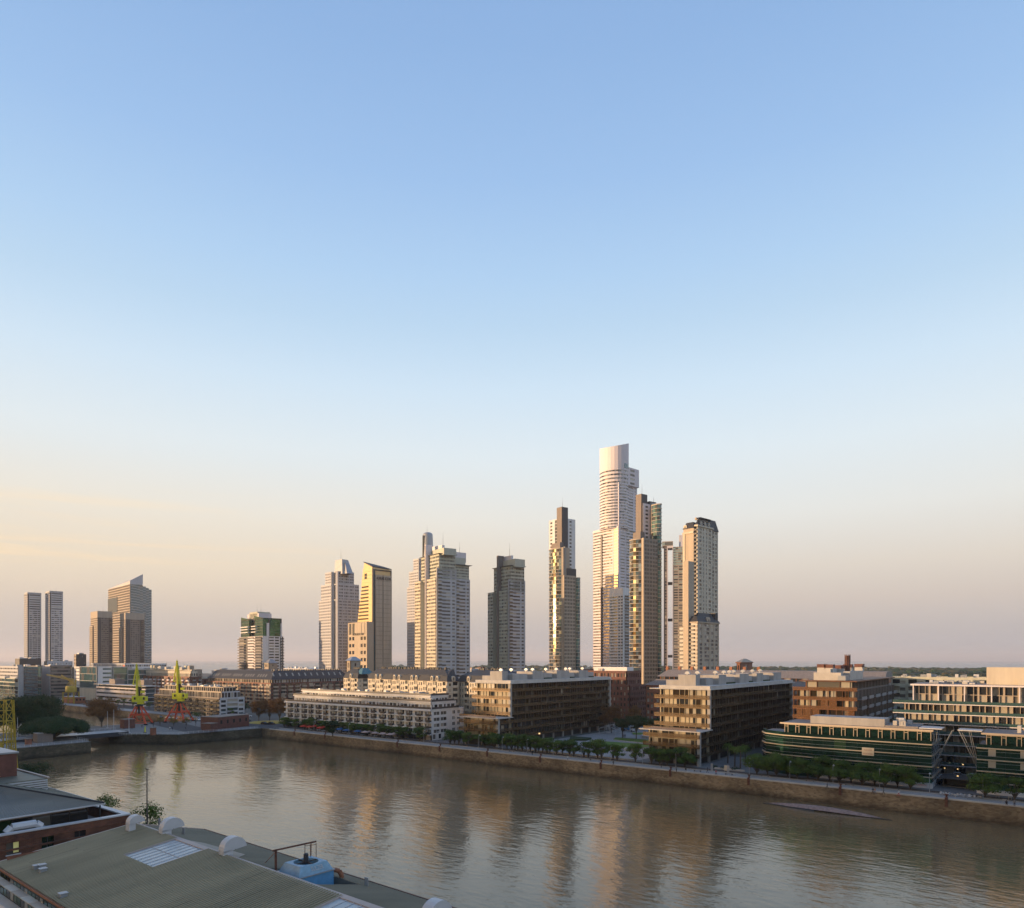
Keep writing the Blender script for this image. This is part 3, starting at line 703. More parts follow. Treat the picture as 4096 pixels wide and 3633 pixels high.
B = Bld('apartment_tower', 'olive-grey tower with a single white roof fin, right of the cream twin tower', 'tower', pd(2035, 602), P17, 26)
xl, xs0, xs1, yb, zt = cream_tower(B, (1951, 1968, 2035, 2101, 0, 2266), (2009, 2060, 2234), 2, 'olive_wall')
B.box('brown_wall', xs1-2.6, xs1-.2, -1.2, 5, 0, B.z(2214))
b = MB(); x0, x1 = B.fx(2001, 6), B.fx(2045, 6); b.prism([(x0,6),(x1,6),(x1,8),(x0,8)], zt, [B.z(2214), B.z(2216), B.z(2216), B.z(2214)]); B.part('fin', b, 'pink_white_wall')
mast(B, x1-4, 7, B.z(2215), 14); B.finish()

# --- dark pylon tower with glass cylinder corner (two of the kind)
CYL = [M['glass_bronze'], M['glass_mirror'], M['glass_mid'], M['glass_blue']]
def cyl_pts(xl, xr, bul, k=8):
    """front curve from the left silhouette round to the flat side"""
    cx = (xl+xr)/2; r = (xr-xl)/2
    return [(cx - r*cos(radians(8+(150-8)*i/k)), bul - bul*sin(radians(8+(150-8)*i/k))) for i in range(k+1)]
cylf = F('sand_wall', 'g2', edge=.35, glass=CYL, gw=(4,3,3,3), bands=('light_concrete', .18, .18), par=.8)
def pylon_tower(B, cl, cr, wallpx, ztop, rcl, zr, wl, strip='brown_wall'):
    """cl..cr glass cylinder, then punched wall to wallpx, then a second glass cylinder to rcl"""
    xl, xr = B.fx(cl), B.fx(cr); c = cyl_pts(xl, xr, 7.0)
    e = c[-1]; yw = B.ry(wallpx, xr+1.5)
    pts = c + [(xr+.2, e[1]+.8), (xr+1.5, e[1]+.8)]
    yr = B.ry(rcl-8, xr+3)
    pts += [(xr+1.5, yw), (xl, yw)]
    n = len(c)-1
    nf = round(ztop/3.3)
    B.mass(pts, 0, ztop, nf, [cylf]*n + [None, F(wl, 's1'), F(wl, 's.55 w.9 s.3 w.9 s.5', sh=.6, hh=2.3, gw=(8,2,0)), None, None], core='brown_wall', roof='roof_gravel')
    # second cylinder
    k = 7; y0 = yw; r = (yr-y0)/2+1.5
    c2 = [(xr+1.5-1.0+2.6*sin(pi*i/k), y0 + (i/k)*(yr-y0)) for i in range(k+1)]
    z2 = zr
    g2 = dict(cylf); g2['glass'] = [M['glass_teal'], M['glass_blue'], M['glass_dark']]; g2['gw'] = (5,4,2)
    B.mass(c2+[(xr-6, yr), (xr-6, y0)], 0, z2, round(z2/3.3), [g2]*k+[None, None, g2], core='brown_wall')
    return xl, xr, yw, yr
B = Bld('glass_tower', 'brown glass tower with rounded glass corner and dark pylon, left of the tallest white tower', 'tower', pd(2238, 642), P17, 27)
zA = B.z(2191); zB = B.z(2303)
xl, xr, yw, yr = pylon_tower(B, 2180, 2238, 2303, zB, 2336, zB-1, 'sand_wall')
c = cyl_pts(xl, xr, 7.0)
B.mass(c+[(xr+.2, c[-1][1]+.8), (xr+.2, 12), (xl+1, 12)], zB, zA, round((zA-zB)/3.3), [cylf]*8+[None]*3, core='brown_wall')
tg = F('grey_metal', 'g2', edge=.4, glass=[M['glass_teal'], M['glass_teal'], M['glass_blue']])
yt = B.ry(2263, xr+1)
B.rect(xr-6, xr+.6, 6, yt, zB, zA+.5, round((zA-zB)/3.3), None, tg, core='dark_metal')
y0 = 11.0; xa, xb = B.fx(2227, y0), B.fx(2247, y0)
yp = B.ry(2272, xb)
B.box('brown_wall', xa, xb, y0, yp, zB-5, B.z(2026, xb, y0))                                 # the dark slab
b = MB(); b.box(xb-.1, xb+.25, y0+.6, yp-.3, zB-5, B.z(2027, xb, y0)); B.part('cladding', b, 'dark_metal')
wt = F('pink_white_wall', 's.6 w.9 s.8', sh=.6, hh=2.2, gw=(6,2,1), rep=False)
xa2 = B.fx(2196, y0+2)
B.rect(xa2, xa, y0+2, y0+12, zB, B.z(2077, xa, y0), round((B.z(2077, xa, y0)-zB)/3.3), F('pink_white_wall', 's.5 w.8 s1 g1 s.3', rep=False, sh=.7, hh=2.1), None, core='pink_white_wall')
yq = B.ry(2301, xb-1); B.rect(xa, xb-1, yp, yq, zB-2, B.z(2077, xb, yp), round((B.z(2077, xb, yp)-zB)/3.3), None, F('white_wall', 's.9 w.9 s1 s.5', rep=False, sh=.7, hh=2.2), core='white_wall')
B.box('brown_wall', B.fx(2205, 6), B.fx(2240, 6), 6, 10.6, zA, B.z(2164, 0, 6)); B.box('dark_metal', xr-5, xr+1, yw*.45, yw+1, zB, B.z(2276, xr, yw))
mast(B, (xa+xb)/2, y0+4, B.z(2026, xb, y0), 12)
for i in range(3):
    q = MB(); q.box(xr+2, xr+4.6, yr-4, yr+3, 12+i*3.3, 12.2+i*3.3); q.box(xr+4.5, xr+4.6, yr-4, yr+3, 12.2+i*3.3, 13.2+i*3.3, 1)
    B.balc.append((q, (M['light_concrete'], M['grey_metal']), 99))
B.finish()
B = Bld('glass_tower', 'brown glass tower with rounded corner and dark pylon, right of the tallest white tower', 'tower', pd(2556, 580), P17, 28)
zA = B.z(2155); zR = B.z(2024, 0, 30)
xl, xr, yw, yr = pylon_tower(B, 2502, 2557, 2631, zA, 2662, zR, 'drab_wall')
y0 = 14.0; xa, xb = B.fx(2543, y0), B.fx(2565, y0); yp = B.ry(2589, xb)
B.box('brown_wall', xa, xb, y0, yp, zA-5, B.z(1974, xb, y0)); b = MB(); b.box(xb-.1, xb+.3, y0+.6, yp-.2, zA-5, B.z(1975, xb, y0)); B.part('cladding', b, 'dark_metal')
xw = xb+1; y1 = B.ry(2602, xw); y2 = B.ry(2632, xw+1)
B.rect(xa, xw, y1-9, y1, zA, B.z(2022, xw, y1), round((B.z(2022, xw, y1)-zA)/3.3), F('pink_white_wall', 's.5 w.8 s.4', sh=.7, hh=2.2, rep=False), F('pink_white_wall', 's.6 w.7 s.6', sh=.7, hh=2.2, rep=False), core='pink_white_wall')
B.rect(xa, xw+1, y1, y2+4, zA, B.z(2020, xw, y2), round((B.z(2020, xw, y2)-zA)/3.3), None, tg, core='dark_metal')
B.box('dark_metal', xa, xb, y1, y2, zA, B.z(2004, xb, y1)); B.box('brown_wall', B.fx(2532, 6), B.fx(2562, 6), 6, 11, zA, B.z(2122, 0, 6))
B.box('sand_wall', xr-.2, xr+1.7, c[-1][1]-.3, c[-1][1]+.9, 0, zA+1)
mast(B, xb-3, y0+4, B.z(1974, xb, y0), 12); mast(B, xb, y1+5, B.z(2004, xb, y1), 6); B.finish()

# --- tallest tower: white, curved, with an obliquely cut drum on top
B = Bld('skyscraper', 'tallest white tower with curved ribbon windows and an obliquely cut drum on top', 'tower', pd(2474, 785), P10, 29)
mat('pale_wall', (.70, .64, .66), var=.05, vert=True)
LV = [M['glass_lavender'], M['glass_mid'], M['glass_dark']]
rb = F('pale_wall', 'w3', sh=.55, hh=1.85, glass=LV, gw=(7,2,1.5)); gd = F('pale_wall', 's.5 w1.8 s.35', rep=False, sh=.5, hh=2.3, glass=GOLD, gw=(9,1))
rr = F('pale_wall', 's1.3 w.35 s.3 w3 s.6 w.3 s.5', rep=False, sh=.75, hh=2.0, glass=LV, gw=(6,3,1))
gs = F('pale_wall', 'g2', edge=.3, glass=GOLD, gw=(8,2))
def curve(x0, x1, y0, k=6, bul=4.5): return [(x0+(x1-x0)*i/k, y0+bul*(1-sin(radians(15+75*i/k)))) for i in range(k+1)]
z1 = B.z(2109); z2 = B.z(1931); z3 = B.z(1870); zz = B.z(1775)
def white_level(pl, px, z0, z1, pr, pg, yf=0, k=6, dark=None):
    x0, x1 = B.fx(pl, yf+4), B.fx(px, yf); xg = B.fx(pg, yf+7); yb = B.ry(pr, 0)
    c = curve(x0, x1, yf, k)
    pts = [(xg, yf+13), (xg+.3, yf+9), (x0, yf+5.0)] + c[0:] + [(0, yf), (0, yb), (xg, yb)]
    sp = [gs, gs, None] + [rb]*k + [gd, rr, None, None]
    B.mass(pts, z0, z1, round((z1-z0)/3.35), sp, core='pale_wall', par=1.6)
    return x0, x1, c, yb
x0, x1, c0, yb = white_level(2374, 2450, 0, z1, 2506, 2366)
B.rect(-14, 0, yb-.5, B.ry(2547, 0), 0, z1, round(z1/3.35), None, F('pale_wall', 'w3', sh=.6, hh=2.1), core='pale_wall')
m_ = MB(); xs = B.fx(2405, 1); m_.box(xs-.3, xs+2.0, .2, 2.6, 0, z1-6); B.part('recess', m_, 'dark_metal')
yB = B.ry(2547, -1)
xu0, xu1 = B.fx(2406, 5), B.fx(2447, 2); xg = B.fx(2396, 8)
cu = curve(xu0, xu1, 1.5, 5)
B.mass([(xg, 15), (xg+.3, 11), (xu0, 7)]+cu+[(-.5, 1), (-.5, yB), (xg, yB)], z1, z2, round((z2-z1)/3.35), [gs, gs, None]+[rb]*5+[gd, rr, None, None], core='pale_wall')
# drum: an ellipse whose wall is cut obliquely
K = 26; xr_, yr_ = B.fx(2525, 8), 8
dl = B.fx(2406, 7); 
cx, cy = (dl+(-.5))/2+.8, 10.5; ra = (-dl)/2+.9
drum = []
for i in range(K): a = 2*pi*i/K; drum.append((cx+ra*1.08*cos(a+.5)*1.0, cy+ra*.92*sin(a+.5)))
drum = [(x, y) for x, y in drum]
dr = F('pale_wall', 'w2', sh=.5, hh=1.8, glass=LV, gw=(6,3,2))
B.mass(drum, z2, z3, 4, [dr]*K, core='pale_wall', par=0)
B.mass(drum, z1, z2, round((z2-z1)/3.35), [dr]*K, core='pale_wall', par=0)
B.mass([(-9, 6), (1.5, 11), (1.5, yB+1), (-9, yB+1)], z2, B.z(1884, 0, yB), 4, [None, F('pale_wall', 's1 w1 s1', rep=False), None, None], core='pale_wall')
drz = []
for x, y in drum:
    X = CS*B.w(x, y)[0] + SN*B.w(x, y)[1]; Y = dep(*B.w(x, y)); px = 2048+2800*X/Y
    drz.append(B.z(1793-(px-2406)*.185, x, y))
b = MB(); b.prism(drum, z3, drz); B.part('drum', b, 'pale_wall')
w0 = B.w(0, 0)
for i in range(K):                              # strip window near the right side of the drum
    x, y = drum[i]; x2, y2 = drum[(i+1) % K]
    mx_, my_ = (x+x2)/2, (y+y2)/2; X = CS*B.w(mx_, my_)[0] + SN*B.w(mx_, my_)[1]; px = 2048+2800*X/dep(*B.w(mx_, my_))
    if 2494 < px < 2524 and (x2-x)*.3+(y2-y) > 0:
        q = MB(); ux, uy = (y2-y), -(x2-x); L_ = sqrt(ux*ux+uy*uy); ux /= L_*8; uy /= L_*8
        q.quad((x+ux, y+uy, B.z(1868)), (x2+ux, y2+uy, B.z(1868)), (x2+ux, y2+uy, B.z(1848)), (x+ux, y+uy, B.z(1848))); B.part('window', q, 'glass_blue')
# lower rounded block in front
yf = -9.0; xa, xc = B.fx(2437, yf+3), B.fx(2470, yf); xb = B.fx(2492, yf); zf = B.z(2354, xb, yf)
cf = curve(xa, xc, yf, 5, 4)
fw = F('white_wall', 'w1.5', sh=.8, hh=2.0, gw=(8,2,1))
B.mass(cf+[(xb, yf), (xb, 2), (xa, 2)], 0, zf-7, round((zf-7)/3.35), [fw]*5+[F('white_wall', 's.4 w1.6 s.5 w1.6', rep=False, sh=.8, hh=2.1, gw=(8,2,1)), F('white_wall', 's1 b3', rep=False), None, None], core='white_wall', par=0)
B.mass(cf+[(xb, yf), (xb, 2), (xa, 2)], zf-7, zf, 1, [F('white_wall', 's1')]*8, core='white_wall')
B.finish()

# --- linked pair with sky bridges
B = Bld('twin_tower', 'linked twin towers with small sky bridges across the narrow gap between them', 'tower', pd(2690, 862), radians(-24.5), 30)
q = F('tan_wall', 's.5 w1.6 s.4 w1.6 s.4 w.9', rep=False, sh=.8, hh=2.3, glass=[M['glass_dark'], M['glass_mirror'], M['glass_mid']], gw=(3,2,3)); zt = B.z(2262)
x1 = B.fx(2745)
B.rect(0, x1, 0, 22, 0, zt, round(zt/3.2), q, None, core='tan_wall', par=.2)
xq0 = B.fx(2692); zu = B.z(2190)
B.rect(xq0, x1, .8, 22, zt, zu, round((zu-zt)/3.2), F('tan_wall', 'g3', edge=.9, glass=GOLD, gw=(7,3)), None, core='tan_wall')
xl0, xl1 = B.fx(2655), B.fx(2671)
B.rect(xl0, xl1, 2, 22, 0, B.z(2190), 48, F('brown_wall', 'n.8 w1.2 s.8', rep=False, sh=.6, hh=2.2), None, core='brown_wall')
B.box('pink_white_wall', xl1-.9, xl1, 1, 22, 0, B.z(2182)); B.box('pink_white_wall', -.05, .8, -.3, 20, 0, B.z(2182)); B.box('pink_white_wall', xl1, -.05, 1, 20, B.z(2190), B.z(2182))
B.rect(xl0-2, xq0, 2.5, 20, B.z(2182), B.z(2166), 1, F('tan_wall', 'g3', edge=.9, glass=GOLD), None, core='tan_wall')
B.box('pink_white_wall', B.fx(2716, 6), x1, 6, 16, zu, B.z(2141, 0, 6))
for py in (2337, 2484, 2630):
    b = MB(); z = B.z(py); h = 3.4; b.box(xl1, 0, 4, 8, z, z+.5); b.box(xl1, 0, 4, 8, z+h-.4, z+h)
    for i in range(6): x = xl1+(0-xl1)*(i+.5)/6; b.box(x-.12, x+.12, 3.9, 4.1, z+.5, z+h-.4)
    b.box(xl1, 0, 4.3, 7.8, z+.5, z+h-.5); B.part('sky_bridge', b, 'dark_metal')
B.finish()

# --- mansard tower and its lower front building
def dormer(B, x, y, z, wd=1.8, face='f', m='cream_wall'):
    b = MB(); k = 8; pr = [(-wd/2, 0)] + [(-wd/2*cos(pi*i/k), 1.6+wd/2*sin(pi*i/k)) for i in range(k+1)] + [(wd/2, 0)]
    n = len(pr); base = len(b.v)
    for dd in (0, 1.8):
        for u, h in pr: b.v.append((x+u, y+dd, z+h) if face == 'f' else (x-dd, y+u, z+h))
    b.f.append(tuple(range(n-1, -1, -1)) if face != 'f' else tuple(range(n))); b.m.append(0)
    for i in range(n):
        j = (i+1) % n; b.f.append((i, n+i, n+j, j)); b.m.append(0)
    o = b.build('dormer', M[m], B.o)
    q = MB(); s_ = wd*.3
    if face == 'f': q.poly([(x-s_, y-.04, z+.3), (x+s_, y-.04, z+.3), (x+s_, y-.04, z+1.7), (x, y-.04, z+2.1), (x-s_, y-.04, z+1.7)])
    else: q.poly([(x+.04, y-s_, z+.3), (x+.04, y+s_, z+.3), (x+.04, y+s_, z+1.7), (x+.04, y, z+2.1), (x+.04, y-s_, z+1.7)])
    q.build('pane', M['glass_mid'], o)
def mansard(B, x0, x1, y0, y1, z, h, ins, mname='slate', ridge=False, over=.5):
    b = MB(); x0 -= over; x1 += over; y0 -= over; y1 += over
    b.hexa([(x0,y0,z),(x1,y0,z),(x1,y1,z),(x0,y1,z),(x0+ins,y0+ins,z+h),(x1-ins,y0+ins,z+h),(x1-ins,y1-ins,z+h),(x0+ins,y1-ins,z+h)])
    B.part('roof', b, mname)
B = Bld('mansard_tower', 'tall cream tower under a dark mansard roof with arched dormers, rightmost of the skyscrapers', 'tower', pd(2790, 545), P10, 31)
fa = F('cream_wall', 's.6 w.7 s.8 w.4 s.8 w.7 s.6', rep=False, sh=.5, hh=2.3, gw=(5,4,3)); zt = B.z(2104)
yr = B.ry(2850)
B.rect(B.fx(2779), 0, 0, yr, 0, zt, round(zt/3.1), F('tan_wall', 'b2', bd=1.2, rail='dark_metal', glass=[M['glass_matte']]), F('cream_wall', 's1 w1.2 s1.1 w.4 s1.2 w.4 s1.1 w1.2 s1', rep=False, sh=.5, hh=2.3, gw=(4,4,3)), core='cream_wall')
xm = B.fx(2779); xw = B.fx(2738); zw = B.z(2110)
B.box('sand_wall', xw, xm, -1.5, yr-4, 0, zw); B.box('cream_wall', xw-.8, xm, -2.1, yr-4, zw-4, zw-2.6); B.box('cream_wall', xw-.4, xw+1.6, -1.9, 1, 0, zw-4)
y3 = B.ry(2872, -2); B.rect(xw+4, -2, yr, y3, 0, B.z(2120, 0, yr), round(B.z(2120, 0, yr)/3.1), None, F('cream_wall', 's.8 w1 s.5 w1 s.6', rep=False, sh=.5, hh=2.3), core='cream_wall')
B.box('cream_wall', xm, .8, -.8, yr+.8, zt, zt+1.2)
mansard(B, xm, 0, 0, yr, zt+1.2, B.z(2077)-zt-1.2, 2.2); B.box('cream_wall', xm+1.6, -1.6, 1.6, yr-1.6, B.z(2077), B.z(2075)); mansard(B, xm+1.8, -2.0, 2, yr-2, B.z(2075), B.z(2066)-B.z(2075), 1.2, over=0)
mansard(B, xw, xm, -1.5, yr-6, zw, B.z(2084)-zw, 2.2); mansard(B, xw+4, -2, yr, y3, B.z(2120, 0, yr), 9, 2)
for i in range(3): dormer(B, .3, yr*(.24+.26*i), zt+1.6, 2.6, 's')
dormer(B, (xw+xm)/2-3, -1.7, zw+.2, 3)
for yy in (yr*.4, yr*.8): B.box('sand_wall', -8, -6.5, yy, yy+1.6, B.z(2068), B.z(2058))
B.finish()
B = Bld('mansard_building', 'lower grey-cream building with a dark mansard roof, standing at the foot of the mansard tower', 'building', pd(2790, 515), P10, 32)
xl = B.fx(2753); zt = B.z(2490); yr = B.ry(2876)
B.rect(xl, 0, 0, yr, 0, zt, round(zt/2.95), F('sand_wall', 'b2 w1', rep=False, bd=1.0, rail='dark_metal', glass=[M['glass_matte']]), F('sand_wall', 's.7 w.8 s.8 w.8 w.8 s.7 w.8 s.6 w.8 s.5', rep=False, sh=.4, hh=2.3, gw=(5,4,4)), core='sand_wall')
B.rect(B.fx(2714, 3), xl, 3, 16, 0, B.z(2505), 20, F('brown_wall', 'b2', bd=1.2, rail='dark_metal', slab='sand_wall', glass=[M['glass_matte']]), None, core='brown_wall')
B.box('sand_wall', B.fx(2737), xl+1, -1.4, 6, 0, B.z(2240))
B.box('sand_wall', xl, .7, -.6, yr+.5, zt, zt+.8); mansard(B, xl, 0, 0, yr, zt+.8, B.z(2462)-zt-.8, 2.4); mansard(B, xl+3, -3, yr*.2, yr-2, B.z(2462), 2.6, 1)
dormer(B, .2, yr*.5, zt+1, 4.5, 's', 'sand_wall'); B.box('slate', -5, -.5, yr*.85, yr*.97, zt, B.z(2452, 0, yr))
B.finish()

# ------------------------------------------------------------------ the city behind the camera: its blocks throw the evening shade
r_ = random.Random(17)
x = -1450; i = 0
while x < 130:
    w_ = r_.uniform(55, 95); h = r_.uniform(49, 56) if i % 4 else r_.uniform(55, 60); y = r_.uniform(-330, -285)
    col = ['cream_wall', 'tan_wall', 'grey_white_wall', 'brown_wall'][i % 4]; nm = ['cream', 'tan', 'grey', 'brown'][i % 4]
    B = Bld('city_block', '%s office block of the city west of the docks, %s one in the row' % (nm, ORD[i % 20]), 'building', (x, y+25), 0, 500+i, cap=10, group='western city blocks')
    B.rect(0, w_, -25, 0, 0, h, 15, F(col, 's1 w1.5'), None, core=col)
    z0 = h; b = MB(); a = r_.uniform(.1, .5)*w_; b.box(a, a+w_*.3, -18, -6, h, h+r_.uniform(3, 5)); b.build('roof_unit', M[col], B.o)
    B.finish(); x += w_+r_.uniform(1, 9); i += 1

# ------------------------------------------------------------------ waterfront and low-rise buildings
def clutter(B, x0, x1, y0, y1, z, n, m=('light_concrete', 'grey_metal', 'white_metal'), h=(.8, 2.2), s=(1, 3)):
    """plant, tanks and lift housings on a roof"""
    for i in range(n):
        a, c = B.r.uniform(*s), B.r.uniform(*s); x = B.r.uniform(x0, x1-a); y = B.r.uniform(y0, y1-c)
        b = MB(); hh = B.r.uniform(*h); b.box(x, x+a, y, y+c, z, z+hh)
        if i % 3 == 0: b.box(x+a*.2, x+a*.6, y-.15, y, z+hh*.2, z+hh*.8)
        b.build('roof_unit', M[B.r.choice(m)], B.o)

# --- white stepped apartment block on the quay
B = Bld('apartment_block', 'long white stepped apartment block with dark balcony rails above the restaurant parasols', 'building', (-219.4, 226.5), 0, 50)
L_ = 109.5; D_ = 22
zc = B.z(2842.6); g = 2.6; z2 = B.z(2815); z3 = B.z(2792)
fr = F('white_wall', 's1.5 w2.0 s.35 b3.0 s1.1 w1.5 s.3 b2.6', sh=.35, hh=2.1, bd=1.3, slab='white_wall', rail='dark_metal', gw=(3,3,4), split=2, t=.45, bands=('white_wall', .55, 1.0))
rs = F('white_wall', 's.6 w1.6 s.3 w1.6 s1.6 w.8 s.6 w.8 s1.2', rep=False, sh=.6, hh=2.2, gw=(3,4,2), split=2)
B.rect(-L_, 0, 0, D_, 0, g, 1, F('dark_metal', 'g3 s.6', edge=.1), F('white_wall', 's1 g2 s1'), core='white_wall', par=0)
B.rect(-L_, 0, 0, D_, g, zc, 4, fr, rs, core='white_wall', par=.5)
f2 = F('white_wall', 'w1.2 s.7 w2 s.4 w2.4 s.9', sh=.35, hh=2.2, gw=(3,4,4), par=.5)
B.rect(-L_+3, -3.2, 3.2, D_-2, zc, z2, 1, f2, f2, core='white_wall', par=.4)
B.rect(-L_+6, -6.4, 6.2, D_-4, z2, z3, 1, f2, f2, core='white_wall', par=.4)
for x0, x1, y0, z in ((-L_, 0, 0, zc), (-L_+3, -3.2, 3.2, z2), (-L_+6, -6.4, 6.2, z3)):
    b = MB(); b.box(x0-.3, x1+.3, y0-.5, y0+.2, z+.25, z+.6); b.box(x1-.2, x1+.3, y0, D_-4, z+.25, z+.6); b.build('cornice', M['white_wall'], B.o)
    b = MB(); b.box(x0, x1, y0-.42, y0-.36, z+.6, z+1.5); b.box(x1+.2, x1+.26, y0, D_-4, z+.6, z+1.5); b.build('railing', M['dark_metal'], B.o)
for i in range(13):
    x = -L_+8+i*7.8; b = MB(); b.box(x, x+3.2, 1.0, 3.2, zc+2.0, zc+2.1) if i % 3 else b.box(x, x+5, 3.6, 6.2, z2+2.0, z2+2.15)
    b.build('awning', M['white_metal'], B.o)
clutter(B, -L_+8, -8, 8, D_-5, z3, 34, h=(.8, 2.0)); B.finish()

# --- two bronze-screened apartment blocks
mesh_b = bpy.data.materials.new('bronze_mesh'); mesh_b.use_nodes = True
def meshmat(name, col, op):
    m = bpy.data.materials.new(name); m.use_nodes = True; t = m.node_tree; b = t.nodes['Principled BSDF']
    b.inputs['Base Color'].default_value = (*col, 1); b.inputs['Roughness'].default_value = .5; b.inputs['Metallic'].default_value = .35
    b.inputs['Alpha'].default_value = op; M[name] = m
meshmat('bronze_mesh', (.13, .083, .036), .42); meshmat('orange_mesh', (.15, .068, .025), .6)
mat('sand_panel', (.46, .40, .29), var=.1)
BRG = [M['glass_bronze'], M['glass_dark'], M['sand_panel'], M['glass_curtain']]
def bronze(lb, x0, x1, yl, yu, yb, ztop, zlow, seed):
    B = Bld('apartment_block', lb, 'building', (x1, yl), 0, seed, 'pair of bronze-screened blocks', cap=100)
    W = x1-x0; nf = 8; du = yu-yl; dl = yb-yl
    fz = ztop/nf
    front = F('sand_panel', 'g1.3 s.16 g2.2 s.16 g1.5 s.3 g1.6', glass=BRG, gw=(3,3,3,1.5), edge=.25, t=.9, pier=-.6)
    side = F('dark_bronze', 'g2 s.15 g1.6 s.15 g1.8 s.5', glass=[M['glass_bronze'], M['glass_dark'], M['glass_mid'], M['glass_curtain']], gw=(5,7,1,.2), edge=.25, t=.9, pier=-.6)
    g = 2.9
    # raised on an open arcade
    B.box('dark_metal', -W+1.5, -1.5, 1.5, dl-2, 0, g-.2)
    for i in range(12):
        y = 1+i*(dl-4)/11; B.box('concrete', -.9, -.2, y, y+.9, 0, g)
    for x in (-W+.2, -W*.5): B.box('concrete', x, x+.8, .3, 1.1, 0, g)
    B.rect(-W, 0, 0, du, g, zlow, 3, front, side, core='dark_bronze', par=.05)
    B.rect(-W, 0, du, dl, g, ztop, 7, front, side, core='dark_bronze', par=0)
    n3 = 3; fl = (zlow-g)/3; fu = (ztop-g)/7
    lev = [g+i*fu for i in range(8)]
    # slabs and perforated metal balcony rails at every level, wrapping both faces
    for i, z in enumerate(lev[:-1]):
        up = z > zlow-.5
        for (a, b0, c, d, yy) in [(-W-1.6, .8, (du if up else 0)-1.5, None, 0)]:
            yf = du if up else 0
            b = MB(); b.box(-W-1.6, .9, yf-1.5, yf+.1, z-.14, z+.14); b.box(.1, .9, yf+.1, dl-.5, z-.14, z+.14)
            o = b.build('balcony', M['bronze_metal'], B.o)
            q = MB(); q.box(-W-1.6, .9, yf-1.55, yf-1.48, z+.1, z+1.25); q.box(-W-1.6, -W-1.53, yf-1.48, yf+.9, z+.1, z+1.25)
            k = 9
            for j in range(k):                # the long side steps in and out bay by bay
                ya = yf-1.5+(dl-yf+1)*j/k; yb2 = yf-1.5+(dl-yf+1)*(j+1)/k; ex = 1.15 if j % 2 else .9
                q.box(ex-.06, ex, ya, yb2-.05, z+.1, z+1.25)
            q.build('railing', M['bronze_mesh'], o)
    # top roof slab, lower roof slab, corner columns
    b = MB(); b.box(-W-3.2, 1.6, du-2.2, dl+.6, ztop-.05, ztop+.25); b.box(-W+.1, .9, du-1.0, dl+.3, ztop+.25, ztop+1.35); b.build('roof', M['light_concrete'], B.o)
    b = MB(); b.box(-W-3.0, .2+1.3, -2.0, du+.2, zlow+.0, zlow+.3); b.build('terrace', M['light_concrete'], B.o)
    q = MB(); q.box(-W-1.6, -.2, -1.2, -1.14, zlow+.3, zlow+1.3); q.box(-W-1.6, -W-1.54, -1.2, du, zlow+.3, zlow+1.3); q.build('railing', M['bronze_mesh'], B.o)
    b = MB(); b.box(-.15, .95, -.9, .2, 0, zlow); b.build('column', M['concrete'], B.o)
    b = MB(); b.box(.0, 1.1, du-1.3, du-.3, zlow+.3, ztop); b.build('column', M['concrete'], B.o)
    b = MB(); b.box(-.1, 1.0, dl-1, dl-.2, 0, ztop); b.build('column', M['light_concrete'], B.o)
    # roof volumes in board-marked concrete
    b = MB(); b.box(-W*.64, -W*.28, du+1, du+5, ztop+1.3, ztop+5.2); b.build('roof_volume', M['concrete'], B.o)
    b = MB(); b.box(-W*.92, -W*.66, du+2, du+6, ztop+1.3, ztop+3.2); b.build('roof_volume', M['concrete'], B.o)
    y = du+6; i = 0
    while y < dl-8:
        ln = B.r.uniform(5, 11); h = 4.9 if i % 2 else 3.9
        b = MB(); b.box(-W*.60, -2.2 if i % 2 else -3.4, y, y+ln, ztop+.3, ztop+h); b.build('roof_volume', M['concrete'], B.o)
        if i % 2 == 0 and i: 
            b = MB(); b.box(-3.3, -2.6, y+1, y+ln-1, ztop+.3, ztop+1.9); b.build('planter', M['hedge'], B.o)
        y += ln+ (1.4 if i % 2 else 2.4); i += 1
    # turning ventilators catching the last sun
    for i in range(9):
        y = du+4+(dl-du-10)*i/9+B.r.uniform(-1, 1); x = -W*.45+B.r.uniform(-2, 2)
        b = MB(); b.lathe([(.5, ztop+4.9), (.5, ztop+5.5)], 10, 0, (x, y))
        k = 10
        for j in range(k):
            t0, t1 = pi*j/k, pi*(j+1)/k; r = .95
            b.poly([(x-r*cos(t0), y-.45, ztop+5.4+r*sin(t0)), (x-r*cos(t1), y-.45, ztop+5.4+r*sin(t1)), (x-r*cos(t1), y+.45, ztop+5.4+r*sin(t1)), (x-r*cos(t0), y+.45, ztop+5.4+r*sin(t0))])
            b.poly([(x, y-.45, ztop+5.4), (x-r*cos(t1), y-.45, ztop+5.4+r*sin(t1)), (x-r*cos(t0), y-.45, ztop+5.4+r*sin(t0))])
        b.build('ventilator', M['grey_metal'], B.o)
    return B
B = bronze('bronze-screened block, left one of the pair, right of the white stepped block', -200.5, -181.8, 227, 235.5, 319.6, 26.0, 11.6, 51); B.finish()
B = bronze('bronze-screened block, right one of the pair, beside the palms', -113, -94.6, 227, 236, 334, 25.6, 11.5, 52); B.finish()

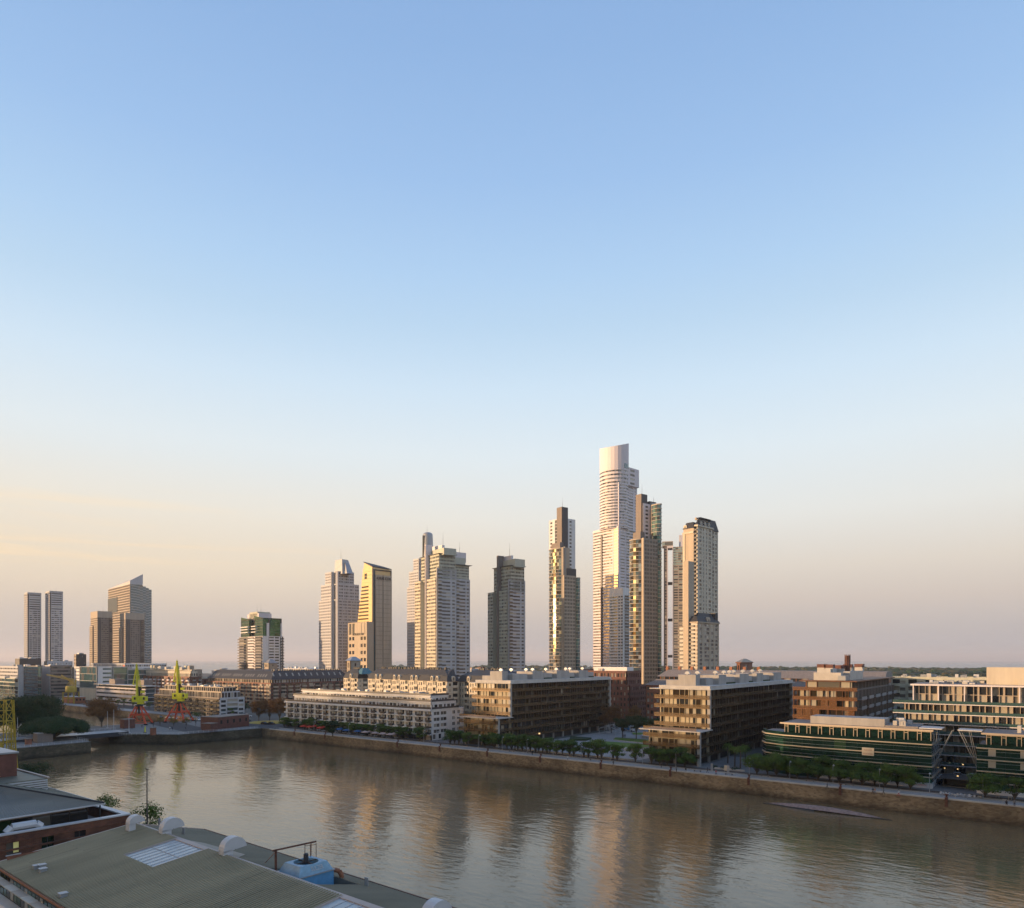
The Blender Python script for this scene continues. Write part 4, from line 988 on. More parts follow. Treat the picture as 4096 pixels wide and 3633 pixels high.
# --- orange-screened block
B = Bld('apartment_block', 'block with orange metal screens and brick chimneys on its concrete penthouse', 'building', (-51.3, 254.3), 0, 53)
W = 18.6; dl = 73; z1 = B.z(2763.5); z2 = B.z(2728)
fo = F('brown_steel', 'g2.4 s.12 g1.9 s.12 g2.2', glass=[M['glass_curtain'], M['glass_bronze'], M['sand_panel']], gw=(3,3,3), edge=.2, t=.6)
so = F('brown_wall', 'g1.5 s.3 g2 s.2 g1 s.7', glass=GL, gw=(6,4,1), edge=.3, t=.6)
nf = 8
B.rect(-W, 0, 0, dl, 0, z1, nf, fo, so, core='brown_wall', par=.1)
B.rect(-W+2.2, -1.6, 2.5, dl-2, z1, z2, 1, F('brown_steel', 'g3 s.15 g3', glass=[M['glass_curtain'], M['glass_mid']], edge=.4), so, core='brown_wall', par=.3)
b = MB(); b.box(-W+.6, .4, .5, dl, z2+.0, z2+.35); b.build('roof', M['brown_steel'], B.o)
for i in range(nf+1):
    z = i*z1/nf; b = MB(); b.box(-W-1.2, .8, -1.2, .02, z-.12, z+.1); o = b.build('balcony', M['brown_steel'], B.o)
    q = MB(); q.box(-W-1.2, .8, -1.25, -1.19, z+.1, z+1.1); q.build('railing', M['orange_mesh'], o)
    if i and i < nf:
        for j in range(6):
            y = 3+j*12; q = MB(); q.box(.02, 1.5, y, y+8, z-.12, z+.1, 0); q.box(1.44, 1.5, y, y+8, z+.1, z+1.15, 1); q.build('balcony', [M['brown_wall'], M['grey_metal']], B.o)
for i in range(nf):                           # sliding screens, some drawn shut
    for j in range(7):
        x = -W+.1+j*2.62; z = i*z1/nf
        if (i < nf-3 and B.r.random() < .95) or (i < nf-1 and B.r.random() < .45):
            q = MB(); q.box(x, x+2.5, -.95, -.88, z+.12, z+z1/nf-.14); q.build('screen', M['orange_mesh'], B.o)
for j in range(8): x = -W-.9+j*2.76; B.box('brown_steel', x, x+.14, -1.15, -1.0, 0, z1+.1)
ca = (-W+5, -4.5)
B.box('light_concrete', -W+4.2, -5.5, 5, 34, z2+.3, z2+3.0); B.box('light_concrete', -W+5.4, -9, 5.6, 16, z2+3.0, z2+4.3); B.box('light_concrete', -6.8, -3.5, 9, 30, z2+.3, z2+3.4)
for x, y, h in ((-W+6.4, 7, 5.9), (-9.8, 7, 5.8), (-8.6, 16, 5.5), (-7.4, 24, 5.8), (-5.2, 32, 5.9)):
    b = MB(); b.box(x-1.5, x+1.2, y, y+3, z2+2.8, z2+h-1.2, 0); b.box(x-1.6, x+1.3, y-.1, y+3.1, z2+h-1.2, z2+h, 1); b.build('chimney', [M['light_concrete'], M['dark_brick']], B.o)
b = MB(); b.lathe([(.85, z2+3), (.85, z2+9.0)], 12, 0, (-6.6, 20));
for j in range(12): a = 2*pi*j/12; b.bar((-6.6+.98*cos(a), 20+.98*sin(a), z2+3), (-6.6+.98*cos(a), 20+.98*sin(a), z2+9.4), .06)
b.build('chimney', M['rust'], B.o)
for j in range(7): b = MB(); b.box(-6.0+.0, -3.6, 2.8+j*1.4, 3.9+j*1.4, z2+.4, z2+2.0); b.build('roof_unit', M['grey_metal'], B.o)
B.finish()

# --- green glass offices on the quay
glass_strip = M['glass_green']
meshmat('pale_band', (.50, .42, .33), 1.0)
def green_office(lb, x0, x1, seed, curved, panels=()):
    B = Bld('office_block', lb, 'building', (x1, 227), 0, seed, 'green glass offices', cap=100)
    W = x1-x0; dl = 20
    mgs = [glass_strip]*14+[M['glass_green_light']]
    z_ = [1.3, 3.1, 6.1, 9.2, 12.3]
    if curved:
        c = [(-W, 13), (-W+.4, 8.5), (-W+2.6, 4.4), (-W+9, 1.2), (-W+18, .1)]
    else: c = [(-W, 0)]
    pts = c+[(0, 0), (0, dl), (-W if not curved else -W, dl)]
    # solid core, tall seamless glass with thin pale fascia bands
    B.mb('dark_metal').prism(inset(pts, 1.2), 0, 12.3)
    B.mb('roof_gravel').prism(inset(pts, .1), 12.3, 12.42)
    edges = [(pts[i], pts[i+1]) for i in range(len(c))]+[((0, 0), (0, dl))]
    for e, (p0, p1) in enumerate(edges):
        d = Vector((p1[0]-p0[0], p1[1]-p0[1])); ln = d.length; d /= ln; n = Vector((d.y, -d.x))
        k = max(1, round(ln/3.2))
        for i in range(5):
            za = [0, 3.1, 6.1, 9.2, 12.3][i]; 
            if i < 4:
                zb = [3.1, 6.1, 9.2, 12.3][i]
                for j in range(k):
                    u0, u1 = ln*j/k+.02, ln*(j+1)/k-.02
                    P = lambda u, z: (p0[0]+d.x*u, p0[1]+d.y*u, z)
                    m = B.r.choice(mgs) if e == len(edges)-2 else glass_strip
                    if (round(-W+u0+0), i) in panels: m = M['sand_panel']
                    B.win.append(((P(u0, za+.05), P(u1, za+.05), P(u1, zb-.05), P(u0, zb-.05)), m, (u1-u0)*3-.1*e, 1))
                for zz in (za+.95, za+2.2):
                    if i: B.obox(B.mb('grey_metal'), p0, d, n, 0, ln, -.02, .05, zz, zz+.05)
            if i: B.obox(B.mb('pale_band'), p0, d, n, -.1, ln+.1, -.1, .35, za-.16, za+.14)
        B.obox(B.mb('glass_green'), p0, d, n, 0, ln, -.05, 0, 12.44, 13.3)
    B.box('white_wall', -W+20 if curved else -W, 0, -.12, .3, 0, 1.3); B.box('white_wall', -.3, .12, 0, dl, 0, 1.4)
    # set-back top floor with portal frames
    xs = -W+ (9 if curved else 2.0); b = MB(); b.box(xs, -.3, 3, dl-2, 12.4, 15.8); b.build('penthouse', M['glass_green'], B.o)
    b = MB(); x = xs; i = 0
    while x < -.4:
        b.box(x, x+.15, 2.7, 3.0, 12.4, 15.8)
        if i % 2 == 0 and x < -1.5: b.box(x, x+1.0, 2.7, 2.9, 15.0, 15.14)
        x += 1.0 if i % 2 == 0 else 2.35; i += 1
    b.box(xs, -.3, 2.6, 3.0, 15.55, 15.8); b.build('frame', M['pale_band'], B.o)
    b = MB(); b.box(xs-1, .1, 1.6, dl-1, 15.8, 16.1); b.build('roof', M['roof_gravel'], B.o)
    b = MB(); b.box(xs-1.1, .2, 1.5, 1.62, 15.85, 16.3); b.build('roof_edge', M['pale_band'], B.o)
    return B, xs, W, dl
B, xs, W, dl = green_office('long green glass office with a rounded end and pale bands, beside the palms', -76, -26.2, 54, True)
b = MB(); b.box(xs+7, xs+28, 6, 14, 16.1, 18.4); b.build('roof_unit', M['concrete'], B.o)
B.box('roof_gravel', xs+28, -4, 5, 16, 16.1, 16.7); clutter(B, xs+30, -6, 5, 14, 16.7, 7, s=(.7, 1.6))
# letting board on the facade (its lettering is mostly worn away)
xa, xb = at_y(3448, 226.6)+26.2, at_y(3496, 226.6)+26.2
b = MB(); b.box(xa, xb, -.5, -.36, 8.0, 10.3); o = b.build('banner', M['cream_wall'], B.o)
sign(o, '3929-9500', .62, ((xa+xb)/2, -.53, 8.5), (pi/2, 0, 0), M['terracotta'], 'lettering', .01, width=(xb-xa)*.8)
sign(o, 'ALQUILER', .55, ((xa+xb)/2, -.53, 9.6), (pi/2, 0, 0), M['terracotta'], 'lettering', .01, width=(xb-xa)*.7)
b = MB(); b.box(-7.2, 0, -.2, -.12, .0, 1.5); o = b.build('hoarding', M['white_metal'], B.o)
sign(o, 'ESTACIONAMIENTO', .5, (-3.4, -.22, .8), (pi/2, 0, 0), M['red_paint'], 'lettering', .01, width=4.5)
# flying canopy and bracing at the right end
b = MB(); b.box(-3.4, 2.2, 2, 9, 16.5, 16.75); b.build('canopy', M['white_metal'], B.o)
b = MB()
for y in (3, 8): b.bar((4.6, y, 16.4), (.3, y, 6.5), .09); b.bar((1.0, y, 16.4), (.3, y, 6.5), .06)
for i in range(5):
    for j in range(3): b.bar((.2, 1+j*5, i*3.1), (.2, 6+j*5, i*3.1+3.1), .06); b.bar((.2, 1+j*5, i*3.1+3.1), (.2, 6+j*5, i*3.1), .06)
b.build('bracing', M['grey_metal'], B.o); B.finish()
B, xs, W, dl = green_office('green glass office at the right edge with two columns of pale yellow blinds', -15.7, 26, 55, False)
for x in (2.6, 9.6):
    for zz in (6.15, 9.25): b = MB(); b.box(-W+x, -W+x+1.7, -.03, .02, zz+1.0, zz+2.8); b.build('blind', M['glass_curtain'], B.o)
b = MB(); b.box(-W-4.6, -W+1, 3, 9, 16.4, 16.65); b.build('canopy', M['white_metal'], B.o)
b = MB()
for y in (3.5, 8): b.bar((-W-4.4, y, 16.4), (-W-.2, y, 6.5), .09); b.bar((-W-2, y, 16.4), (-W-.2, y, 6.5), .06)
b.build('bracing', M['grey_metal'], B.o); clutter(B, -W+6, -W+20, 5, 14, 16.1, 6, s=(.6, 1.4)); B.finish()

# --- long grey apartment block behind them
B = Bld('apartment_block', 'long pale apartment block with glass-railed balconies behind the green glass offices', 'building', (24, 258.5), 0, 56)
W = 61.5; zt = 28.4; nf = 9
fr = F('tan_wall', 'g1.1 s.3 g1.6 s.15 g.9 s.5 g1.8 s.2', glass=[M['glass_curtain'], M['glass_mid'], M['glass_dark']], gw=(3,2,5), edge=.2, t=.6)
B.rect(-W, 0, 0, 20, 0, zt-6.2, 7, fr, None, core='tan_wall', par=0)
B.rect(-W+2.5, 0, 2.5, 20, zt-6.2, zt-.6, 2, fr, None, core='tan_wall', par=.5)
for i in range(1, 8):
    z = i*(zt-6.2)/7; b = MB(); b.box(-W-3, 0, -2.4, 0, z-.14, z+.12, 0); o = b.build('balcony', M['pink_white_wall'], B.o)
    q = MB(); q.box(-W-3, 0, -2.42, -2.37, z+.12, z+1.05); q.box(-W-3, -W-2.95, -2.37, 0, z+.12, z+1.05); q.build('railing', M['glass_teal'], o)
    for j in range(6):
        x = B.r.uniform(-W, -2); q = MB(); q.box(x, x+.9, -1.6, -.9, z+.5, z+.56); q.box(x+.05, x+.1, -1.5, -1.4, z+.12, z+.5); q.box(x+.8, x+.85, -1.5, -1.4, z+.12, z+.5); q.build('table', M['white_metal'], B.o)
b = MB(); b.box(-W+1.6, 0, .6, 20, zt-.6, zt-.1); b.build('cornice', M['pink_white_wall'], B.o)
B.box('roof_gravel', -W+2, 0, 2, 20, zt-.1, zt)
for x in range(0, 60, 7): B.box('pink_white_wall', -W+2.2+x, -W+2.5+x, 1.2, 2.5, zt-6.2, zt-.6)
xa = at_y(3945, 262)-24; b = MB(); b.box(xa, -2, 5, 13, zt, zt+5.4); b.box(xa+8, -1, 3.4, 5, zt, zt+1.6); b.build('roof_volume', M['cream_wall'], B.o)
clutter(B, -W+4, xa-1, 3, 16, zt, 18, h=(.4, 1.2), s=(.6, 2)); B.finish()

B = Bld('apartment_block', 'beige balcony block seen between the orange-screened block and the long pale one', 'building', (40, 330), 0, 57, cap=60)
W = 40-at_y(3566, 330); zt = hz(2707, 330)
B.rect(-W, 0, 0, 16, 0, zt, 10, F('olive_wall', 'b3 w2 s1', sh=.8, hh=2.2, bd=1.4, rail='olive_wall'), None, core='olive_wall')
clutter(B, -W+1, -2, 2, 14, zt, 40, h=(.5, 2.4), s=(.6, 2.2)); B.finish()

# --- dark red brick block behind the left bronze block
B = Bld('brick_block', 'dark red brick block between the left bronze block and the brown glass tower', 'building', pd(2519, 392), 0, 58)
fr = F('dark_brick', 's.7 w1 s.5', sh=.9, hh=2.5, glass=GL, gw=(6,3,2)); zl = B.z(2745); zt = B.z(2690)
xl = B.fx(2330)
B.rect(xl, 0, 0, 22, 0, zl, 7, fr, fr, core='dark_brick', par=.6); B.rect(xl, B.fx(2506, 2), 2, 20, zl, zt, 2, fr, fr, core='dark_brick', par=.9)
b = MB(); b.box(xl+4, -5, 6, 14, zt, zt+3); b.build('roof_unit', M['white_wall'], B.o); clutter(B, xl+2, -4, 3, 16, zt, 8); B.finish()

# --- brick block with slanted roofs between the bronze blocks
B = Bld('brick_block', 'brick block with sloping metal roofs and glazed dormers behind the right bronze block', 'building', (-58, 344), 0, 59)
xl = at_y(2583, 344)+58; zt = hz(2742, dep(-58+xl, 344)); W = -xl
fr = F('brick', 's.8 w1.3 s.8 w1.3 s1.2', sh=.8, hh=2.4, glass=[M['glass_dark'], M['glass_mid'], M['glass_curtain']])
B.rect(xl, 0, 0, 26, 0, zt, 7, fr, fr, core='brick', par=.4)
b = MB(); b.hexa([(xl-.5,-.5,zt+.4),(0,-.5,zt+.4),(0,26,zt+.4),(xl-.5,26,zt+.4),(xl+5,3,zt+3.6),(0,3,zt+3.6),(0,24,zt+3.6),(xl+5,24,zt+3.6)]); b.build('roof', M['roof_gravel'], B.o)
b = MB(); b.hexa([(xl+5,3.1,zt+5),(0,3.1,zt+5),(0,24,zt+5),(xl+5,24,zt+5),(xl+9,8,zt+8.6),(0,8,zt+8.6),(0,20,zt+8.6),(xl+9,20,zt+8.6)]); b.build('roof', M['roof_gravel'], B.o)
B.rect(xl+6.5, 0, 4.2, 22, zt+3.4, zt+5.2, 1, F('terracotta', 'g2.4 s.3', glass=GL, edge=.2), None, core='terracotta', par=0)
B.rect(xl+2, 0, 1.4, 22, zt+.2, zt+2.0, 1, F('terracotta', 'g3 s.2', glass=GL, edge=.2), None, core='terracotta', par=0)
for i in range(8): b = MB(); x = xl+8+i*7; b.box(x, x+1.4, 8, 9.5, zt+8, zt+10.4); b.build('chimney', M['terracotta'], B.o)
B.finish()

# --- cream mansard-roofed blocks
P11 = radians(11)
def cream_block(lb, c, pl, pr, eave, ridge, seed, dm, D_=None, ins=6):
    B = Bld('mansard_block', lb, 'building', c, P11, seed, 'cream mansard-roofed blocks', cap=100)
    xl = B.fx(pl); yr = D_ or B.ry(pr); zt = B.z(eave); zr = B.z(ridge)
    nf = round(zt/2.9)
    fr = F('cream_wall', 's.9 w1.1 s.8 w1.1 s1 b3.6', sh=.6, hh=2.2, bd=.5, slab='cream_wall', rail='cream_wall', split=2, gw=(4,3,3)); sd = F('cream_wall', 's.9 w1.2 s.8 b2.4 s.9', sh=.7, hh=2.1, bd=.6, slab='cream_wall', rail='cream_wall', gw=(4,3,2))
    B.rect(xl, 0, 0, yr, 0, zt, nf, fr, sd, core='cream_wall', par=.1)
    for i in range(1, nf+1): B.box('sand_wall', xl-.1, .1, -.12, 0, i*zt/nf-.1, i*zt/nf+.02); B.box('sand_wall', 0, .12, 0, yr, i*zt/nf-.1, i*zt/nf+.02)
    b = MB(); h = min(3.4, (zr-zt)*.55)
    b.hexa([(xl-.3,-.3,zt+.1),(.3,-.3,zt+.1),(.3,yr,zt+.1),(xl-.3,yr,zt+.1),(xl+1.0,1.0,zt+h),(-1.0,1.0,zt+h),(-1.0,yr-1,zt+h),(xl+1.0,yr-1,zt+h)])
    b.hexa([(xl+1,1,zt+h),(-1,1,zt+h),(-1,yr-1,zt+h),(xl+1,yr-1,zt+h),(xl+ins,min(ins, yr*.4),zr),(-ins,min(ins, yr*.4),zr),(-ins,yr-min(ins, yr*.4),zr),(xl+ins,yr-min(ins, yr*.4),zr)])
    b.build('roof', M['slate'], B.o)
    for px in dm: dormer(B, B.fx(px, -.3), -.35, zt+.2, 2.0, 'f', 'cream_wall')
    x = xl+8                              # cross roofs and roof terraces breaking the mansard
    while x < -8 and len(dm) > 3:
        b = MB(); b.hexa([(x,-.1,zt+.15),(x+3.4,-.1,zt+.15),(x+3.4,4,zt+.15),(x,4,zt+.15),(x+.2,1.2,zt+2.3),(x+3.2,1.2,zt+2.3),(x+3.2,4,zt+2.3),(x+.2,4,zt+2.3)]); b.build('terrace', M['glass_mid'], B.o)
        b = MB(); b.hexa([(x+5,.6,zt+h-.4),(x+9,.6,zt+h-.4),(x+9,ins,zt+h-.4),(x+5,ins,zt+h-.4),(x+6.2,ins*.8,zr+.2),(x+7.8,ins*.8,zr+.2),(x+7.8,ins,zr+.2),(x+6.2,ins,zr+.2)]); b.build('roof', M['slate'], B.o)
        x += 11.5
    for i in range(int(-xl*.9)):
        b = MB(); x = xl+ins+B.r.random()*(-xl-2*ins); y = B.r.uniform(ins*.7, yr-ins*.7); s_ = B.r.uniform(.3, .8); b.box(x, x+s_*1.6, y, y+s_, zr-.1, zr+B.r.uniform(.5, 1.3)); b.build('roof_unit', M['black_metal'], B.o)
    return B, xl, yr, zt, zr
B, xl, yr, zt, zr = cream_block('long cream block with arched dormers in a dark mansard, behind the white stepped block', pd(1788, 340), 1472, 1838, 2727, 2679, 60, [1504, 1521, 1577, 1596, 1647, 1665, 1727, 1748]); 
dormer(B, .3, yr*.5, zt+.2, 2, 's'); B.finish()
B, xl, yr, zt, zr = cream_block('small cream corner block with a glazed pyramid roof, left of the long cream one', pd(1431, 405), 1374, 1476, 2714, 2676, 61, [1402], ins=5)
b = MB(); b.hexa([(-4,1.2,zt+2.6),(2.5,1.2,zt+2.6),(2.5,9,zt+2.6),(-4,9,zt+2.6),(-2.4,3.4,zr+.6),(-.2,3.4,zr+.6),(-.2,7,zr+.6),(-2.4,7,zr+.6)]); b.build('skylight', M['glass_teal'], B.o); B.finish()
B, xl, yr, zt, zr = cream_block('cream mansard block partly hidden behind the left bronze block', pd(2010, 322), 1834, 0, 2733, 2682, 62, [1873], D_=16); B.finish()

# --- small clock-tower-like pavilion roofs
for pl, pc, pr, pa, pe, pb, D, lb in [(1056, 1075, 1108, 2636, 2652, 2690, 690, 'pale square turret with a grey pyramid roof below the green-crowned tower'),
                                  (1386, 1402, 1442, 2626, 2642, 2710, 420, 'pale square turret with a grey pyramid roof beside the leaning gold hotel')]:
    B = Bld('pavilion_tower', lb, 'tower', pd(pc, D), 0, pc, 'square pavilion towers')
    xl, yr, zt, za = B.fx(pl), B.ry(pr), B.z(pe), B.z(pa)
    B.rect(xl, 0, 0, yr, 0, zt, 7, F('tan_wall', 's1 w.5 s.4 w.5 s1', rep=False, sh=.5, hh=2.2), F('tan_wall', 's2 w.8 s2', rep=False, sh=1, hh=2), core='tan_wall', par=0)
    b = MB(); b.hexa([(xl-.8,-.8,zt),(.8,-.8,zt),(.8,yr+.8,zt),(xl-.8,yr+.8,zt),(xl*.66,yr*.34,za),(xl*.34,yr*.34,za),(xl*.34,yr*.66,za),(xl*.66,yr*.66,za)]); b.build('roof', M['grey_metal'], B.o); B.finish()

# --- long dark-roofed block with skylights, and its brick neighbour
B = Bld('apartment_block', 'brick and balcony block under a long dark roof dotted with white skylights', 'building', pd(1083, 550), 0, 63)
xl = B.fx(822); zt = B.z(2720); zr = B.z(2683); yr = 80
fr = F('brick', 's.5 w.9 s.4 b3.4 w.8 b3', sh=.7, hh=2.2, bd=1.2, slab='tan_wall', rail='tan_wall', gw=(4,3,3)); sd = F('dark_brick', 's.5 w1.2 s.5 b4 s1 w1 s.6 b4', sh=.7, hh=2.2, bd=1.2, slab='grey_white_wall', rail='dark_metal', gw=(4,3,2))
B.rect(xl, 0, 0, yr, 0, zt-3, 6, fr, sd, core='dark_brick', par=.8)
B.rect(xl+1.5, -1.5, 1.8, yr-2, zt-3, zt, 1, F('sand_wall', 'g2 s.5', glass=GL), F('grey_white_wall', 'g2 s.5', glass=GL), core='sand_wall', par=.2)
ins = 7
b = MB(); b.hexa([(xl+.6,.9,zt+.2),(-.6,.9,zt+.2),(-.6,yr-1,zt+.2),(xl+.6,yr-1,zt+.2),(xl+ins-1,ins,zr),(-ins+1,ins,zr),(-ins+1,yr-ins,zr),(xl+ins-1,yr-ins,zr)]); b.build('roof', M['slate'], B.o)
k = (zr-zt-.2)/(ins-.9)
for i in range(25):
    if i % 5 == 4: continue
    x = xl+4+i*(-xl-9)/25; y = 2.6; z = zt+.2+(y-.9)*k
    b = MB(); b.hexa([(x,y,z+.1),(x+.9,y,z+.1),(x+.9,y+1.7,z+.1+1.7*k),(x,y+1.7,z+.1+1.7*k),(x,y,z+.3),(x+.9,y,z+.3),(x+.9,y+1.7,z+.3+1.7*k),(x,y+1.7,z+.3+1.7*k)]); b.build('skylight', M['glass_curtain'], B.o)
for i in range(12):
    y = 4+i*6; x = -2.6; kk = (zr-zt-.2)/(ins-1.6); z = zt+.2+2*kk
    b = MB(); b.hexa([(x-1.7,y,z+1.7*kk+.1),(x,y,z+.1),(x,y+1.2,z+.1),(x-1.7,y+1.2,z+1.7*kk+.1),(x-1.7,y,z+1.7*kk+.3),(x,y,z+.3),(x,y+1.2,z+.3),(x-1.7,y+1.2,z+1.7*kk+.3)]); b.build('skylight', M['glass_curtain'], B.o)
for i in range(30): b = MB(); y = 6+i*2.3; b.box(xl*.5+B.r.uniform(-30,30), xl*.5+30, y, y+.4, zr, zr+.3) if 0 else b.box(-8-B.r.random()*2, -7.4, y, y+.8, zr-.1, zr+.9); b.build('roof_unit', M['black_metal'], B.o)
B.finish()
B = Bld('brick_block', 'orange-brown brick block with a cream penthouse, behind the right harbour crane', 'building', pd(757, 600), 0, 64)
xl = B.fx(556); yr = B.ry(806); zt = B.z(2710); zr = B.z(2680)
B.rect(xl, 0, 0, yr, 0, zt, 7, F('brick', 's.8 w1 s1 w1 s.8 b3.4', sh=.7, hh=2.1, bd=1.2, slab='pink_white_wall', rail='pink_white_wall'), F('dark_brick', 's1 w1 s1 b3'), core='brick', par=.8)
B.rect(xl+2.5, -2, 2.5, yr-2, zt, zr-2, 1, F('cream_wall', 's.5 w1.3 s.4', sh=.4, hh=2.2), F('cream_wall', 's.5 w1.3 s.4'), core='cream_wall', par=1)
B.rect(xl+4, -3, 4, yr-3, zr-2, zr, 1, F('cream_wall', 's.4 w1.3 s.2', sh=.1, hh=2.2), F('cream_wall', 's.5 w1.3 s.4'), core='cream_wall', par=.3)
clutter(B, xl+5, -5, 6, yr-4, zr, 16, m=('tan_wall', 'light_concrete', 'olive_wall'), h=(1, 4), s=(2, 5)); B.finish()

# --- grey stepped apartments facing the next dock
B = Bld('apartment_block', 'low grey stepped apartments behind the right harbour crane, facing the far dock', 'building', gp(878, 2867), 0, 65)
xl = B.fx(617); z1, z2, z3 = B.z(2797), B.z(2772), B.z(2753)
yr = B.ry(980)
fr = F('tan_wall', 'w1.6 s.3 w2 s.3 w1 b3', sh=.7, hh=2.1, bd=.8, slab='tan_wall', rail='slate', gw=(5,3,2)); sd = F('grey_white_wall', 's.5 w1.6 s.4 b3.5 s.3 w1.6 s.5', rep=False, sh=.6, hh=2.2, bd=.5, rail='grey_white_wall', gw=(3,3,2), glass=[M['glass_dark'], M['glass_blue'], M['glass_curtain']])
B.rect(xl, 0, 0, yr, 0, z1, 4, fr, sd, core='grey_white_wall', par=1)
B.rect(xl+2, -2, 2.5, yr-2, z1, z2, 1, F('sand_wall', 'g1.5 s.3'), F('grey_white_wall', 'g2 s.4'), core='sand_wall', par=.8)
B.rect(xl+4, -4, 5, yr-4, z2, z3, 1, F('sand_wall', 'g2 s.4'), F('sand_wall', 'g2 s.4'), core='sand_wall', par=.5)
for i in range(4): B.box('slate', xl-.1, .4, -.9, -.05, (i+1)*z1/4-.3, (i+1)*z1/4+.25)
clutter(B, xl+5, -6, 6, yr-5, z3, 16); B.finish()

# --- banded office with an overhanging flat roof, and the offices beyond
B = Bld('office_block', 'banded grey office with overhanging flat roof and dark roof boxes, behind the left crane', 'building', gp(582, 2826), 0, 66)
xl = B.fx(384); zt = B.z(2757); yr = B.ry(622)
B.rect(xl, 0, 0, yr, 0, zt, 4, F('pink_white_wall', 'w3', sh=1.1, hh=2.3, glass=GL[:2]), F('grey_white_wall', 'g3', glass=[M['glass_blue'], M['glass_dark']]), core='pink_white_wall', par=.4)
b = MB(); b.box(xl-1.5, 3, -1.5, yr+2, zt+2.2, zt+2.6); b.box(xl+1, -1, 1.5, yr-1, zt+.3, zt+2.2, 1); b.build('roof', [M['light_concrete'], M['glass_dark']], B.o)
for pa, pb_, py in ((437, 498, 2716), (551, 612, 2720)):
    xa = B.fx(pa, 5); xb = B.fx(pa+(pb_-pa)*.4, 5); y2 = B.ry(pb_, xb); b = MB(); b.box(xa, xb, 5, y2, zt+2.6, B.z(py, xb, 5)); b.build('roof_volume', M['brown_wall'], B.o)
B.finish()
B = Bld('office_block', 'white office with teal glass walls and a lettered sign on its left end', 'building', pd(386, 620), 0, 67)
xl = B.fx(296); zt = B.z(2668); zm = B.z(2753)
tg3 = [M['glass_teal'], M['glass_teal'], M['glass_mid']]
B.rect(B.fx(318), 0, 0, 30, zm, zt, 3, F('light_concrete', 'g3', edge=.3, glass=tg3), None, core='dark_metal', par=.3)
B.rect(xl, B.fx(318), 0, 12, zm, zt, 6, F('white_wall', 'w1.5 s.6', sh=1.1, hh=2.2), None, core='white_wall', par=.3)
B.rect(B.fx(320), 0, -.5, 30, 0, zm-.5, 1, F('cream_wall', 's1'), None, core='cream_wall', par=.2)
yA = B.ry(447, 0); B.rect(-1, .6, .4, yA, zm, zt, 5, None, F('white_wall', 's1.4 w2.4', rep=False, sh=1, hh=2.1, glass=[M['glass_teal']]), core='white_wall', par=.4)
yA2 = B.ry(512, 2); B.rect(-8, 2, yA+.3, yA2, 0, zt-.5, 5, None, F('light_concrete', 'g3', edge=.3, glass=tg3), core='dark_metal')
B.rect(-8, 1, yA2+.2, yA2+60, 0, zt-3, 6, None, F('light_concrete', 'g3', edge=.9, glass=tg3), core='dark_metal')
xs_ = B.fx(283); b = MB(); b.box(xs_, xl-1.2, -.2, 1, B.z(2722), B.z(2670)); o = b.build('sign', M['glass_mid'], B.o)
sign(o, 'MORITOS', 2.6, ((xs_+xl-1.2)/2, -.3, B.z(2696)), (pi/2, radians(90), 0), M['white_metal'], 'lettering', .05, width=10)
B.finish()
B = Bld('commercial_building', 'long flat white roof strip with a red oval emblem before the brown towers', 'building', pd(500, 760), 0, 68, cap=60)
xl = B.fx(362); zt = B.z(2655)
B.rect(xl, 0, 0, 20, 0, zt-5, 5, F('grey_white_wall', 'w3', sh=1, hh=2.3), None, core='grey_white_wall', par=0)
B.rect(xl, 0, 0, 45, zt-5, zt, 1, F('grey_white_wall', 'w2 s.5', sh=1.5, hh=2.4), F('white_wall', 'w2 s.5', sh=1.2, hh=2.3), core='white_wall', par=.4)
b = MB(); k = 16; b.poly([(B.fx(504)+2.3*cos(2*pi*i/k)-5, -.1, zt-2.2+.9*sin(2*pi*i/k)) for i in range(k)]); b.build('emblem', M['red_paint'], B.o)
B.finish()
